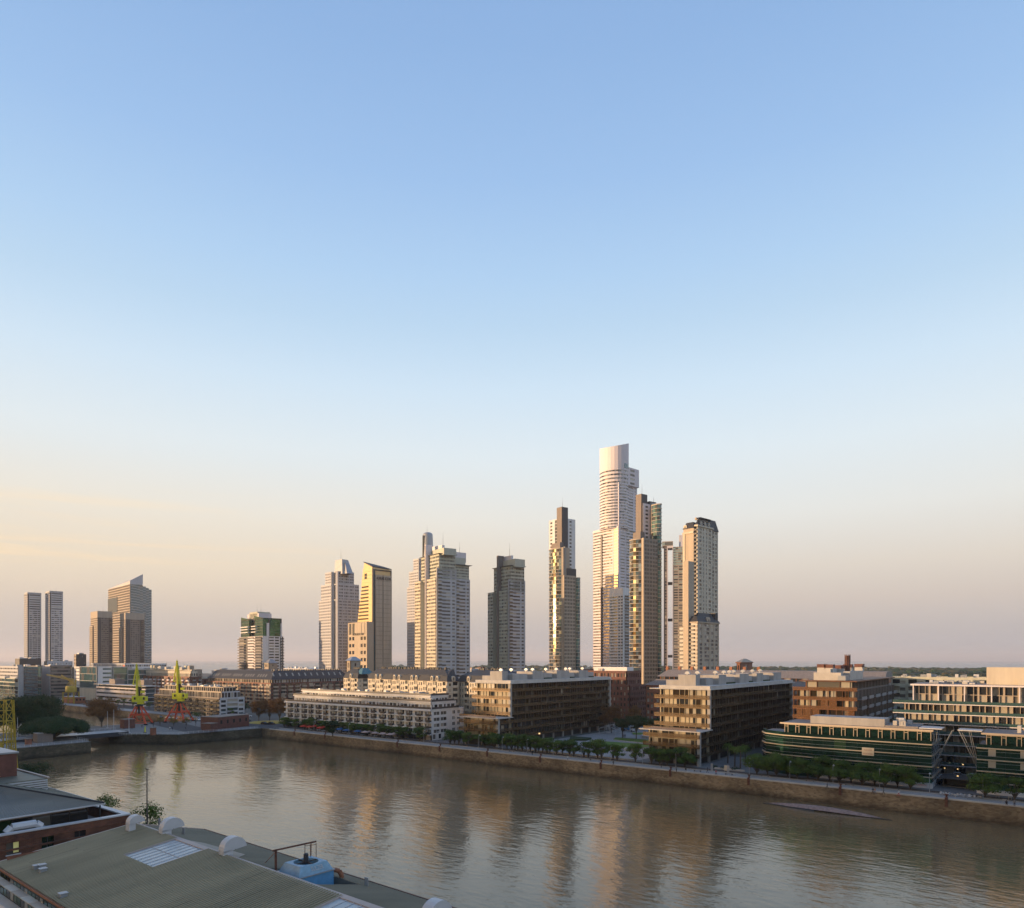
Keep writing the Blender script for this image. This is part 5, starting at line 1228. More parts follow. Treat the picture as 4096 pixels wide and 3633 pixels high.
# --- office group at the left edge
for nm, lb, pl, pc, pr, py, D, f, s2, sd in [
    ('office_block', 'pale office with a stepped terrace front at the left edge of the skyline', -60, 72, 96, 2668, 640, F('grey_white_wall', 's1 w3', sh=1, hh=2.2), F('grey_metal', 's1'), 70),
    ('office_block', 'dark teal glass office with rounded corner left of the pale windowless wall', 94, 152, 168, 2666, 660, F('brown_wall', 'g3', edge=1.0, glass=[M['glass_teal'], M['glass_dark']]), F('brown_wall', 'g3', glass=[M['glass_teal'], M['glass_dark']]), 71),
    ('office_block', 'office with a pale blank wall and brown ribbon bands behind the rusty crane', 166, 200, 288, 2664, 670, F('grey_white_wall', 's1'), F('brown_wall', 'w3', sh=.9, hh=2.3, glass=GL[:2]), 72),
    ('office_block', 'low rounded glass office at the left edge above the parked cars', -40, 60, 74, 2716, 600, F('olive_wall', 'g3', edge=.9, glass=[M['glass_teal'], M['glass_mid']]), F('olive_wall', 'g2'), 73),
    ('plant_tower', 'dark brown boxy tower with square openings left of the brown balcony towers', 296, 305, 345, 2619, 700, F('tan_wall', 's.4 w.6 s.4', sh=.6, hh=2.4), F('slate', 's1 w.6 s1'), 74),
    ('plant_building', 'dark roof plant building below the slim white towers', 60, 78, 164, 2637, 760, F('slate', 's1'), F('slate', 's1'), 75),
    ('office_block', 'pale low rooftop building below the right slim white tower', 176, 188, 290, 2647, 780, F('tan_wall', 's1 w1', sh=.6, hh=2), F('grey_white_wall', 's2 w1', sh=.6, hh=2), 76)]:
    B = Bld(nm, lb, 'building', pd(pc, D), 0, sd, cap=60)
    xl, yr, zt = B.fx(pl), B.ry(pr), B.z(py); B.rect(xl, 0, 0, yr, 0, zt, max(2, round(zt/3.4)), f, s2, core=f['wall'], par=.8)
    clutter(B, xl+1, -1, 2, yr-2, zt, 5, h=(1, 2.4), s=(1.5, 5)); B.finish()

# --- dark flat-roofed block with a white parapet in the middle distance
B = Bld('office_block', 'dark glass block with a long white parapet behind the skylight-dotted roof', 'building', pd(1319, 740), 0, 77, cap=60)
xl = B.fx(1068); zt = B.z(2675); yr = B.ry(1420)
B.rect(xl, 0, 0, yr, 0, zt-3, 7, F('dark_metal', 'g3 s.3', glass=GL[:1]), F('dark_metal', 'g3 s.3', glass=GL[:1]), core='dark_metal', par=0)
b = MB(); b.box(xl-1, 1, -1, yr+1, zt-3, zt); b.build('parapet', M['white_wall'], B.o); clutter(B, xl, -1, 1, yr-2, zt, 30, h=(.6, 2)); B.finish()

# --- brick water-tower-like turret
B = Bld('brick_turret', 'square brick turret with a gold-lit pyramid roof above the right bronze block', 'tower', pd(2962, 430), 0, 78)
xl, yr, zt, za = B.fx(2946), B.ry(3009), B.z(2650), B.z(2634)
B.rect(xl, 0, 0, yr, 0, zt, 6, F('brick', 's1 w.7 s1', rep=False, sh=.6, hh=2.1), F('brick', 's1 w.7 s1', rep=False, sh=.6, hh=2.1), core='brick', par=.3)
b = MB(); b.box(xl-.5, .5, -.5, yr+.5, zt-.3, zt+.3); b.build('cornice', M['brick'], B.o)
b = MB(); b.hexa([(xl-.6,-.6,zt+.3),(.6,-.6,zt+.3),(.6,yr+.6,zt+.3),(xl-.6,yr+.6,zt+.3),(xl*.6,yr*.4,za),(xl*.4,yr*.4,za),(xl*.4,yr*.6,za),(xl*.6,yr*.6,za)]); b.build('roof', M['tan_wall'], B.o); B.finish()

# --- distant low rooftops of the quarter between the landmarks
rr_ = random.Random(99)
spots = []
for i in range(44):
    px = rr_.choice([rr_.uniform(560, 960), rr_.uniform(1100, 1640), rr_.uniform(1860, 2180), rr_.uniform(2330, 2380), rr_.uniform(2850, 2960)]); D = rr_.uniform(640, 980)
    spots.append((px, D))
spots.sort()
kinds = ['cream', 'pale grey', 'tan', 'brick']
wm = {'cream': 'cream_wall', 'pale grey': 'grey_white_wall', 'tan': 'tan_wall', 'brick': 'dark_brick'}
for i, (px, D) in enumerate(spots):
    k = kinds[i % 4]; B = Bld('low_building', 'low %s city building, %s from the left among the distant %s rooftops' % (k, ORD[i//4], k), 'building', pd(px, D), radians(rr_.uniform(0, 12)), 200+i, 'distant low %s rooftops' % k, cap=24)
    w_, d_, h_ = rr_.uniform(14, 30), rr_.uniform(12, 24), 36-D*rr_.uniform(.012, .03)
    B.rect(-w_, 0, 0, d_, 0, h_, max(2, round(h_/3)), F(wm[k], 's1 w1.3 s1', sh=.8, hh=2.1), F(wm[k], 's1.5 w1.3 s1'), core=wm[k])
    b = MB(); x = -rr_.uniform(.3, .8)*w_; b.box(x, x+w_*.25, d_*.3, d_*.7, h_, h_+rr_.uniform(1.5, 3.5)); b.build('roof_unit', M[wm[kinds[(i+1) % 4]]], B.o); B.finish()

# ------------------------------------------------------------------ trees and plants
def leafmat(name, c1, c2, rough=.75):
    m = bpy.data.materials.new(name); m.use_nodes = True; t = m.node_tree; l = t.links; b = t.nodes['Principled BSDF']
    b.inputs['Roughness'].default_value = rough; b.inputs['Specular IOR Level'].default_value = .25
    co = t.nodes.new('ShaderNodeTexCoord'); n = t.nodes.new('ShaderNodeTexNoise'); n.inputs['Scale'].default_value = .9; n.inputs['Detail'].default_value = 4
    l.new(co.outputs['Object'], n.inputs['Vector']); oi = t.nodes.new('ShaderNodeObjectInfo')
    ad = t.nodes.new('ShaderNodeMath'); ad.operation = 'MULTIPLY_ADD'; l.new(oi.outputs['Random'], ad.inputs[0]); ad.inputs[1].default_value = .22; l.new(n.outputs['Fac'], ad.inputs[2])
    r = ramp(t, [(.38, c1), (.8, c2)]); l.new(ad.outputs[0], r.inputs[0]); l.new(r.outputs[0], b.inputs['Base Color'])
    M[name] = m
leafmat('leaf_green', (.028, .066, .009), (.10, .155, .022))
leafmat('leaf_dark', (.012, .034, .010), (.028, .060, .016))
leafmat('leaf_autumn', (.10, .045, .014), (.22, .105, .03))
leafmat('leaf_yellow', (.10, .085, .015), (.22, .16, .03))
leafmat('leaf_olive', (.045, .045, .018), (.10, .085, .035))
def crown_mesh(clumps, leaf, per, seed, flat=.75):
    r = random.Random(seed); b = MB()
    for (cx, cy, cz, cr) in clumps:
        for i in range(int(per*cr*cr)):
            # leaves gather on the clump's shell, with some inside
            while True:
                v = Vector((r.uniform(-1,1), r.uniform(-1,1), r.uniform(-1,1)))
                if .01 < v.length < 1: break
            v = v.normalized()*(r.random()**.35)*cr*r.uniform(.85, 1.12); v.z *= flat
            p = Vector((cx, cy, cz))+v
            n = (v.normalized()+Vector((r.uniform(-.7,.7), r.uniform(-.7,.7), r.uniform(-.2,.9)))).normalized()
            u = n.orthogonal().normalized(); w_ = n.cross(u); a = r.uniform(0, 6.28); u, w_ = u*cos(a)+w_*sin(a), w_*cos(a)-u*sin(a)
            s_ = leaf*r.uniform(.6, 1.3)
            b.quad(tuple(p-u*s_*.5), tuple(p+w_*s_*.35), tuple(p+u*s_*.5), tuple(p-w_*s_*.35))
    return b
def make_tree(name, label, cat, h, r, seed, leafm='leaf_green', trunk_h=.33, flat=.7, nclump=14, leaf=.42, per=60, group=None, spread=.75, umbrella=False, tr=.16, trunkm='trunk', bare=False):
    R_ = random.Random(seed); o = thing(name, label, cat, group=group)
    th = h*trunk_h; cz = (h+th)/2+.2; hz_ = (h-th)/2
    cl = []
    for i in range(nclump):
        a = 2.4*i+R_.uniform(-.4,.4); q = sqrt((i+.5)/nclump)*spread*r; u = R_.uniform(-1, 1)
        if umbrella: z = h-r*.22-(q/r)**2*hz_*1.15+R_.uniform(-.3,.3); cr = r*.30*R_.uniform(.8,1.2)
        else: z = cz+u*hz_*.75*sqrt(max(0, 1-(q/r)**2)); cr = r*.42*R_.uniform(.75, 1.2)
        cl.append((q*cos(a), q*sin(a), z, cr))
    if not umbrella: cl.append((0, 0, h-r*.38, r*.45))
    b = MB(); b.bar((0,0,-.1), (0.05,0,th*.6), tr*1.35, r2=tr, k=7)
    for i, c in enumerate(cl):
        k = Vector((c[0]*.35, c[1]*.35, th+(c[2]-th)*.35)); b.bar((0.03,0,th*.5), k, tr*.6, r2=tr*.38, k=5); b.bar(k, (c[0],c[1],c[2]), tr*.36, r2=.03, k=4)
    b.build('trunk', M[trunkm], o)
    crown_mesh(cl, leaf, per, seed, flat).build('crown', M[leafm], o)
    return o
protos = [make_tree('promenade_tree', 'x', 'tree', h, r, 300+i, nclump=n+4, leaf=.33, per=120, trunk_h=.16) for i, (h, r, n) in enumerate([(6.6, 2.8, 12), (6.2, 2.6, 10), (7.0, 3.0, 13), (6.0, 2.4, 9), (8.0, 3.7, 16), (8.6, 4.1, 18)])]
used = set()
def plant(i, x, y, label, group, s=1.0, z=0.0):
    r = random.Random(int(x*13+y*7)); sc = (s*r.uniform(1.12, 1.36),)*2+(s*r.uniform(.90, 1.06),)
    if i in used: o = copy_tree(protos[i], (x, y, z), r.uniform(0, 6.2), label, sc)
    else:
        used.add(i); o = protos[i]; o.location = (x, y, z); o.rotation_euler = (0, 0, r.uniform(0, 6.2)); o.scale = sc; o['label'] = label
    o['group'] = group
    return o
row = [1137,1178,1213,1245,1288,1327,1366,1397,1421,1452,1491,1517,1554,1589,1621,1679]
for k, px in enumerate(row): plant([0,1,3,2][k % 4], at_y(px, 222.4), 222.4+(k % 3)*.4, 'round-crowned promenade tree, %s from the left before the white stepped block' % ORD[k], 'promenade trees', .92)
row = [1801,1835,1868,1912,1977,2028,2046,2071,2089,2122,2142,2171,2188]
for k, px in enumerate(row): plant([2,0,1,3][k % 4], at_y(px, 220.6+(k % 2)*2.2), 220.6+(k % 2)*2.2, 'round-crowned promenade tree, %s from the left below the left bronze block' % ORD[k], 'promenade trees', .98)
row = [2227,2278,2295,2336,2354,2390,2406,2452,2468,2541]
for k, px in enumerate(row): plant([1,2,0,3][k % 4], at_y(px, 220.4+(k % 2)*2.2), 220.4+(k % 2)*2.2, 'round-crowned promenade tree, %s from the left along the garden' % ORD[k], 'promenade trees')
row = [(2606,3,1),(2640,1,.9),(2670,0,1),(2739,4,.95)]
for k, (px, i, s_) in enumerate(row): plant(i, at_y(px, 220.8), 220.8, 'promenade tree, %s from the left below the right bronze block' % ORD[k], 'promenade trees', s_)
row = [(3028,2,1),(3106,5,.92),(3190,4,.85),(3272,4,.95),(3357,4,.85),(3450,4,.9),(3541,4,.98),(3641,4,.88)]
for k, (px, i, s_) in enumerate(row): plant(i, at_y(px, 221), 221, 'leafy promenade tree, %s from the left before the long green glass office' % ORD[k], 'promenade trees', s_)
for px, i, s_, lb in ((3941, 5, .85, 'leafy promenade tree left of the café barrels at the right edge'), (4059, 1, 1.05, 'small promenade tree at the right edge')): plant(i, at_y(px, 220.6), 220.6, lb, 'promenade trees', s_)
back = [1150,1230,1305,1380,1470,1540,1610,1818,1855,1940,2000,2060,2106,2155,2200,2250]
for k, px in enumerate(back): plant([1,0,3][k % 3], at_y(px, 224.6), 224.6, 'promenade tree of the back row near the buildings, %s from the left' % ORD[k], 'promenade trees', .8)
row = [3070,3150,3232,3318,3405,3498,3590]
for k, px in enumerate(row): plant([0,2,1][k % 3], at_y(px, 223.8), 223.8, 'smaller tree against the long green glass office, %s from the left' % ORD[k], 'promenade trees', .8)
# trees on the piers
x, y = gp(218, 2957); o = make_tree('umbrella_tree', 'broad umbrella-shaped dark green tree on the left pier beside the bridge', 'tree', 11.4, 12.8, 320, 'leaf_dark', .2, .55, 60, .62, 60, umbrella=True, tr=.5, spread=.86); o.location = (x, y, 0)
for px, py, h, r, lb in ((60, 2938, 18, 10.5, 'tall dense dark tree at the far left edge of the pier'), (150, 2937, 19.5, 9.5, 'tall dense dark tree behind the umbrella tree')):
    x, y = gp(px, py); o = make_tree('dense_tree', lb, 'tree', h, r, px, 'leaf_dark', .22, .75, 34, .7, 46, tr=.5, spread=.78, group='dense pier trees'); o.location = (x, y, 0)
x, y = gp(406, 2907); o = make_tree('plane_tree', 'russet autumn tree leaning over the canal left of the cranes', 'tree', 15.2, 8.6, 323, 'leaf_autumn', .3, .7, 26, .5, 44, tr=.3, spread=.8); o.location = (x, y, 0)
for k, (px, py, h, r) in enumerate(((1035, 2884, 13, 5.6), (1078, 2882, 12.5, 5.4), (1118, 2886, 14.5, 6.2))):
    x, y = gp(px, py); o = make_tree('plane_tree', 'russet autumn tree on the roundabout, %s from the left' % ORD[k], 'tree', h, r, 330+k, 'leaf_autumn', .26, .75, 18, .5, 48, tr=.22, group='autumn trees on the roundabout'); o.location = (x, y, 0)
x, y = gp(975, 2855); o = make_tree('dark_tree', 'dark shrubby tree left of the roundabout', 'tree', 8, 4, 334, 'leaf_dark', .2, .8, 12, .5, 40); o.location = (x, y, 0)
for k, (px, py, h, r, lm) in enumerate(((695, 2905, 5, 2.6, 'leaf_yellow'), (745, 2905, 4.8, 2.5, 'leaf_yellow'), (783, 2903, 8, 3.2, 'leaf_green'), (640, 2903, 5, 2.2, 'leaf_yellow'), (816, 2899, 7, 2.6, 'leaf_olive'))):
    x, y = gp(px, py); o = make_tree('pier_tree', ['small yellow tree in front of the right crane', 'small yellow-green tree right of the right crane', 'bright green small tree left of the brick pump house', 'sparse yellow tree between the cranes', 'olive young tree behind the brick pump house'][k], 'tree', h, r, 340+k, lm, .3, .75, 9, .4, 34, tr=.1); o.location = (x, y, 0)
# behind the garden: autumn tree and stone pines
for k, (px, D, h, r, lm, lb) in enumerate(((2445, 345, 14.5, 6.2, 'leaf_autumn', 'tall russet tree right of the left bronze block'), (2540, 362, 13, 5, 'leaf_autumn', 'russet tree behind the stone pines'),
        (2490, 322, 9.5, 4.6, 'leaf_dark', 'dark stone pine, leftmost of the group behind the blue truck'), (2545, 318, 10.5, 5.2, 'leaf_dark', 'dark stone pine in the middle of the group behind the blue truck'), (2600, 312, 10.5, 5.2, 'leaf_dark', 'dark stone pine beside the right bronze block'))):
    x, y = pd(px, D); o = make_tree('pine_tree' if lm == 'leaf_dark' else 'plane_tree', lb, 'tree', h, r, 350+k, lm, .5 if lm == 'leaf_dark' else .25, .6, 18, .5, 50, tr=.2); o.location = (x, y, 0)
for k, (px, D, h, r, lm, lb) in enumerate(((3128, 345, 15, 5.5, 'leaf_olive', 'olive tree just right of the right bronze block'), (3165, 352, 16, 6, 'leaf_olive', 'olive tree between the bronze and orange blocks'), (3148, 330, 12, 4.6, 'leaf_dark', 'dark tree between the bronze and orange blocks'), (3190, 375, 15, 6, 'leaf_dark', 'dark tree beside the orange-screened block'),
        (1240, 430, 11, 8, 'leaf_dark', 'broad dark treetop left of the cream corner block'), (1310, 425, 11, 8, 'leaf_dark', 'dark treetop against the cream corner block'), (1330, 330, 8, 4, 'leaf_dark', 'dark tree behind the white stepped block'))):
    x, y = pd(px, D); o = make_tree('background_tree', lb, 'tree', h, r, 370+k, lm, .2, .8, 16, .6, 40, tr=.25); o.location = (x, y, 0)
# row along the far promenade
fp = make_tree('promenade_tree', 'x', 'tree', 5.5, 2.4, 400, 'leaf_green', .3, .75, 8, .5, 40)
for k in range(15):
    x = -415-k*13.5; y = 246-(k % 3)*.7; lb = 'small tree on the far dock promenade, %s from the right' % ORD[k]
    if k == 0: fp.location = (x, y, 0); fp['label'] = lb
    else: copy_tree(fp, (x, y, 0), k*1.3, lb, 1.0+(k % 4)*.08)
for o in list(bpy.data.objects):
    if o.get('label', '').startswith('small tree on the far dock'): o['group'] = 'far promenade trees'
# shrubs at the near dock edge behind the warehouse roofs
for k, (px, D, top, r, lb) in enumerate(((590, 112, 3215, 3.6, 'loose green tree behind the corrugated roof beside the dark pole'), (412, 140, 3175, 3.4, 'green treetop showing over the red brick warehouse parapet'), (110, 175, 3040, 5.5, 'dark bush behind the louvred roof box at the left edge'))):
    x, y = pd(px, D); h = hz(top, D); o = make_tree('waterside_tree', lb, 'tree', h, r, 410+k, 'leaf_green' if k < 2 else 'leaf_dark', .45, .8, 14, .3, 60, tr=.14); o.location = (x, y, 0)
# palms
def palm(px, py, h, label, seed):
    x, y = gp(px, py); o = thing('palm_tree', label, 'palm', (x, y, 0), group='garden palms'); r = random.Random(seed)
    b = MB(); b.bar((0,0,0), (.1,0,h*.55), .26, r2=.19, k=8); b.bar((.1,0,h*.55), (.15,.05,h), .19, r2=.14, k=8); b.build('trunk', M['trunk'], o)
    b = MB()
    for i in range(20):
        a = 2*pi*i/20+r.uniform(-.1,.1); ln = r.uniform(2.0, 2.6); up = r.uniform(.2, 1.3); pv_ = Vector((.15, .05, h))
        pts = []
        for j in range(7):
            t_ = j/6; pts.append(Vector((.15+cos(a)*ln*t_, .05+sin(a)*ln*t_, h+up*sin(t_*2.2)*1.0-2.2*t_*t_)))
        for j in range(6):
            p, q = pts[j], pts[j+1]; s_ = Vector((-sin(a), cos(a), 0)); wd = .55*(1-.55*abs(j-2.5)/3)
            for sg in (-1, 1):
                for m_ in range(3):
                    c0 = p.lerp(q, m_/3); c1 = p.lerp(q, (m_+.6)/3); e = c0.lerp(q, .5)+s_*sg*wd+Vector((0,0,-.3))
                    b.poly([tuple(c0), tuple(c1), tuple(e)])
    b.build('crown', M['leaf_green'], o)
for k, (a, c, h) in enumerate(((310, 690, 6.6), (405, 735, 6.2), (480, 760, 7.0), (545, 720, 6.6))):
    palm(2820+a/3.407, 2850+c/3.407, h, 'feathery palm, %s from the left between the right bronze block and the green office' % ORD[k], 430+k)
for k, (a, c) in enumerate(((122, 755), (240, 775), (390, 790), (425, 785))):
    x, y = gp(2820+a/3.407, 2850+c/3.407); o = thing('shrub', 'round dark shrub, %s from the left by the palm garden' % ORD[k], 'shrub', (x, y, 0), group='palm garden shrubs')
    crown_mesh([(0,0,.6,.9),(.6,.2,.5,.7)], .25, 160, k).build('foliage', M['leaf_dark'], o)
# woodland of the reserve: far mass of treetops
def forest():
    r = random.Random(5); b = MB()
    ico = []
    for i in range(6):
        k = []; 
        for j in range(5):
            for q in range(9): a = 2*pi*q/9; el = -.2+1.7*j/4; k.append((cos(a)*cos(el)*r.uniform(.8,1.15), sin(a)*cos(el)*r.uniform(.8,1.15), sin(el)*r.uniform(.85,1.1)))
        ico.append(k)
    n = 0
    while n < 7200:
        D = 430+ (r.random()**1.6)*2900; px = r.uniform(2560, 4200) if r.random() < .85 else r.uniform(1500, 2600)
        if px < 2850 and D < 1000: continue
        if D < 560 and px < 3080: continue
        x, y = pd(px, D)
        if y > 2680: continue
        s_ = r.uniform(3.0, 7.0)*(1+D/2600); h = r.uniform(5, 9)+ (3 if r.random() < .1 else 0) + (D/2600)*2
        k = r.choice(ico); n0 = len(b.v); mi = 0 if r.random() < .45 else (1 if r.random() < .55 else 2)
        for v in k: b.v.append((x+v[0]*s_, y+v[1]*s_, h-s_*.3+v[2]*s_*.55))
        for j in range(4):
            for q in range(9):
                q2 = (q+1) % 9; b.f.append((n0+j*9+q, n0+j*9+q2, n0+(j+1)*9+q2, n0+(j+1)*9+q)); b.m.append(mi)
        n += 1
    leafmat('leaf_wood', (.035, .045, .018), (.075, .08, .034))
    o = b.build('woodland', [M['leaf_dark'], M['leaf_olive'], M['leaf_wood']], smooth=False); o['kind'] = 'stuff'
forest()

# ------------------------------------------------------------------ dock furniture
# railing along the east quay: posts and two wires, one length per 40 m
for i in range(9):
    x0 = -322+i*40; o = thing('railing', 'thin grey quay railing on the east dock, %s length from the left' % ORD[i], 'railing', (x0, QY+1.1, 0), group='east quay railing')
    b = MB(); 
    for j in range(16): b.bar((j*2.5,0,0),(j*2.5,0,1.05),.035)
    b.build('post', M['grey_metal'], o, kind='stuff'); b = MB(); b.bar((0,0,1.05),(40,0,1.05),.03); b.bar((0,0,.6),(40,0,.6),.02); b.build('rail', M['grey_metal'], o)
# mooring bollards
bp_ = thing('mooring_bollard', 'x', 'bollard', group='rusty mooring bollards')
b = MB(); b.lathe([(.42,0),(.30,.12),(.24,.3),(.24,.62),(.5,.78),(.5,.95),(.3,1.02)], 10); b.build('post', M['rust'], bp_)
b = MB(); b.box(-.34,.34,-.75,-.42,-2.2,.05); b.build('fender', M['rust'], bp_)
bpx = [(1180,0),(1302,0),(1592,0),(1761,0),(1951,0),(2163,0),(2405,0),(2683,0),(2996,0),(3362,0),(3786,0)]
for k, (px, _) in enumerate(bpx):
    lb = 'rusty mooring bollard on the east quay edge, %s from the left' % ORD[k]; x = at_y(px, QY+.35)
    if k == 0: bp_.location = (x, QY+.45, 0.06); bp_['label'] = lb
    else: copy_tree(bp_, (x, QY+.45, 0.06), 0, lb)
# lamp posts
lp = thing('street_lamp', 'x', 'lamp post', group='promenade lamp posts')
b = MB(); b.bar((0,0,0),(0,0,5.2),.09,r2=.06,k=6); b.bar((0,0,5.2),(0,.7,5.5),.05); b.build('pole', M['grey_metal'], lp)
b = MB(); b.lathe([(.05,5.5),(.28,5.2),(.2,5.0)], 8, 0, (0,.75)); b.build('lamp_head', M['white_metal'], lp)
lpx = [1255,1394,1500,1695,1748,1915,2009,2108,2213,2324,2442,2570,2703,2997,3159,3332,3518,3718,3932]
for k, px in enumerate(lpx):
    lb = 'slim grey promenade lamp post, %s from the left' % ORD[k]; x = at_y(px, 218.9)
    if k == 0: lp.location = (x, 218.9, 0); lp['label'] = lb
    else: copy_tree(lp, (x, 218.9, 0), 0, lb)
for k, (px, py, h, lb) in enumerate(((70, 2958, 10, 'tall white mast with a fork base on the left pier'), (455, 2923, 11, 'tall white mast left of the brick hut by the bridge'), (516, 2930, 9.5, 'tall white mast on the corner of the crane pier'), (430, 2912, 9, 'thin white mast right of the russet tree'), (110, 2935, 8, 'blue-green lamp post between the dark trees'))):
    x, y = gp(px, py); o = thing('mast', lb, 'mast', (x, y, 0), group='white pier masts'); b = MB(); b.bar((0,0,0),(0,0,h),.16,r2=.07,k=6); b.build('pole', M['white_metal'], o)
    b = MB(); b.bar((-.6,0,h*.62),(.6,0,h*.62),.05); b.box(-.5,.5,-.5,.5,0,.25); b.build('fitting', M['white_metal'], o)
# benches
bn = thing('bench', 'x', 'bench', group='promenade benches')
b = MB(); b.box(-1.3,1.3,-.3,.3,.42,.5); b.build('seat', M['brown_wall'], bn)
for s_ in (-1, 1): b = MB(); b.box(s_*1.0-.08,s_*1.0+.08,-.25,.25,0,.42); b.build('leg', M['dark_metal'], bn)
for k, (px, y) in enumerate(((2790,215.8),(2916,215.6),(2047,219.0),(2120,219),(3060,219.2),(3240,219),(3398,219))):
    lb = 'low dark bench on the promenade, %s from the left' % ORD[sorted([2790,2916,2047,2120,3060,3240,3398]).index(px)]
    if k == 0: bn.location = (at_y(px, y), y, 0.01); bn['label'] = lb
    else: copy_tree(bn, (at_y(px, y), y, 0.01), 0, lb)
x = at_y(2903, 219.4); o = thing('sign_board', 'square white sign board beside tall grey posts near the palms', 'sign', (x, 220.3, 0)); b = MB(); b.box(-.85,.85,-.05,.05,.5,2.2); b.build('panel', M['cream_wall'], o); b = MB(); b.bar((-.7,0,0),(-.7,0,.5),.05); b.bar((.7,0,0),(.7,0,.5),.05); b.build('leg', M['grey_metal'], o)
for k, px in enumerate((2845, 2850, 2910, 2915)):
    x = at_y(px, 219.2); b = MB(); b.box(-.12,.12,-.12,.12,0,2.4); b.box(-.14,.14,-.14,.14,2.2,2.5); o = b.build('post', M['grey_metal']); o.location = (x, 219.2, 0); tag(o, 'square grey steel post by the palm garden, %s from the left' % ORD[k], 'post', 'square steel posts')

# ------------------------------------------------------------------ people
def person_mesh(pose, seed):
    h = 1.74; me = bpy.data.meshes.new('p'); st = .26 if pose == 'walk' else .05; V = []; E = []; RR = []
    def v(x, y, z, r): V.append((x, y, z)); RR.append(r); return len(V)-1
    sit = pose == 'sit'; pz = .93 if not sit else .48
    pel = v(0, 0, pz, .15); wa = v(0, .01, pz+.22, .13); ch = v(0, .02, pz+.45, .165); nk = v(0, .02, pz+.60, .06); hd = v(0, .03, pz+.70, .095); tp = v(0, .03, pz+.79, .085)
    E += [(pel,wa),(wa,ch),(ch,nk),(nk,hd),(hd,tp)]
    for s_ in (-1, 1):
        f = s_*st
        if sit: hp = v(s_*.1,.03,pz,.09); kn = v(s_*.12,.42,pz+.02,.07); an = v(s_*.12,.44,.08,.05); toe = v(s_*.12,.58,.04,.045)
        else: hp = v(s_*.1, 0, pz-.06, .095); kn = v(s_*.1, f*.75+.04, .48, .07); an = v(s_*.1, f*1.5-.05*(s_ > 0), .09, .05); toe = v(s_*.1, f*1.5+.14, .04, .045)
        E += [(pel,hp),(hp,kn),(kn,an),(an,toe)]
        sh = v(s_*.19, .02, pz+.50, .075); el = v(s_*.24, -f*.5, pz+.22, .05); wr = v(s_*.23, -f*.9+.12, pz-.02+(.1 if st > .1 else 0), .038); ha = v(s_*.22, -f*.95+.17, pz-.10+(.1 if st > .1 else 0), .04)
        E += [(ch,sh),(sh,el),(el,wr),(wr,ha)]
    me.from_pydata(V, E, []); o = bpy.data.objects.new('p', me); C.objects.link(o)
    m = o.modifiers.new('s', 'SKIN'); 
    for i, r in enumerate(RR): me.skin_vertices[0].data[i].radius = (r, r)
    me.skin_vertices[0].data[0].use_root = True
    q = o.modifiers.new('u', 'SUBSURF'); q.levels = 1
    dg = bpy.context.evaluated_depsgraph_get(); bpy.context.view_layer.update()
    m2 = bpy.data.meshes.new_from_object(o.evaluated_get(bpy.context.evaluated_depsgraph_get())); bpy.data.objects.remove(o)
    m2.materials.clear(); m2.name = 'body'
    for p in m2.polygons:
        z = p.center.z; x = abs(p.center.x)
        p.material_index = 2 if (z > pz+.61 or (x > .185 and z < pz+.12 and z > .3)) else (0 if z < pz+.03 else 1)
        p.use_smooth = True
    return m2, pz
mat('skin', (.42,.27,.19), rough=.6, var=.05)
CL = {}
for n, c in (('black', (.02,.02,.022)), ('navy', (.03,.04,.08)), ('white', (.65,.65,.65)), ('red', (.45,.05,.05)), ('grey', (.18,.18,.19)), ('orange', (.5,.2,.08)), ('denim', (.08,.11,.17))): CL[n] = mat('cloth_'+n, c, rough=.9, var=.08)
pm = {k: person_mesh(k, 1) for k in ('walk', 'stand', 'sit')}
def person(px, py, pose, top, leg, rz, label):
    x, y = gp(px, py); o = thing('person', label, 'person', (x, y, .01), rz)
    me, pz = pm[pose]; me = me.copy()
    for m in (CL[leg], CL[top], M['skin']): me.materials.append(m)
    b = bpy.data.objects.new('body', me); C.objects.link(b); b.parent = o
    h = MB(); h.lathe([(.075,pz+.70),(.11,pz+.76),(.105,pz+.82),(.06,pz+.875)], 10, 0, (0,.01)); h.build('hair', M['black_metal'], o, smooth=True)
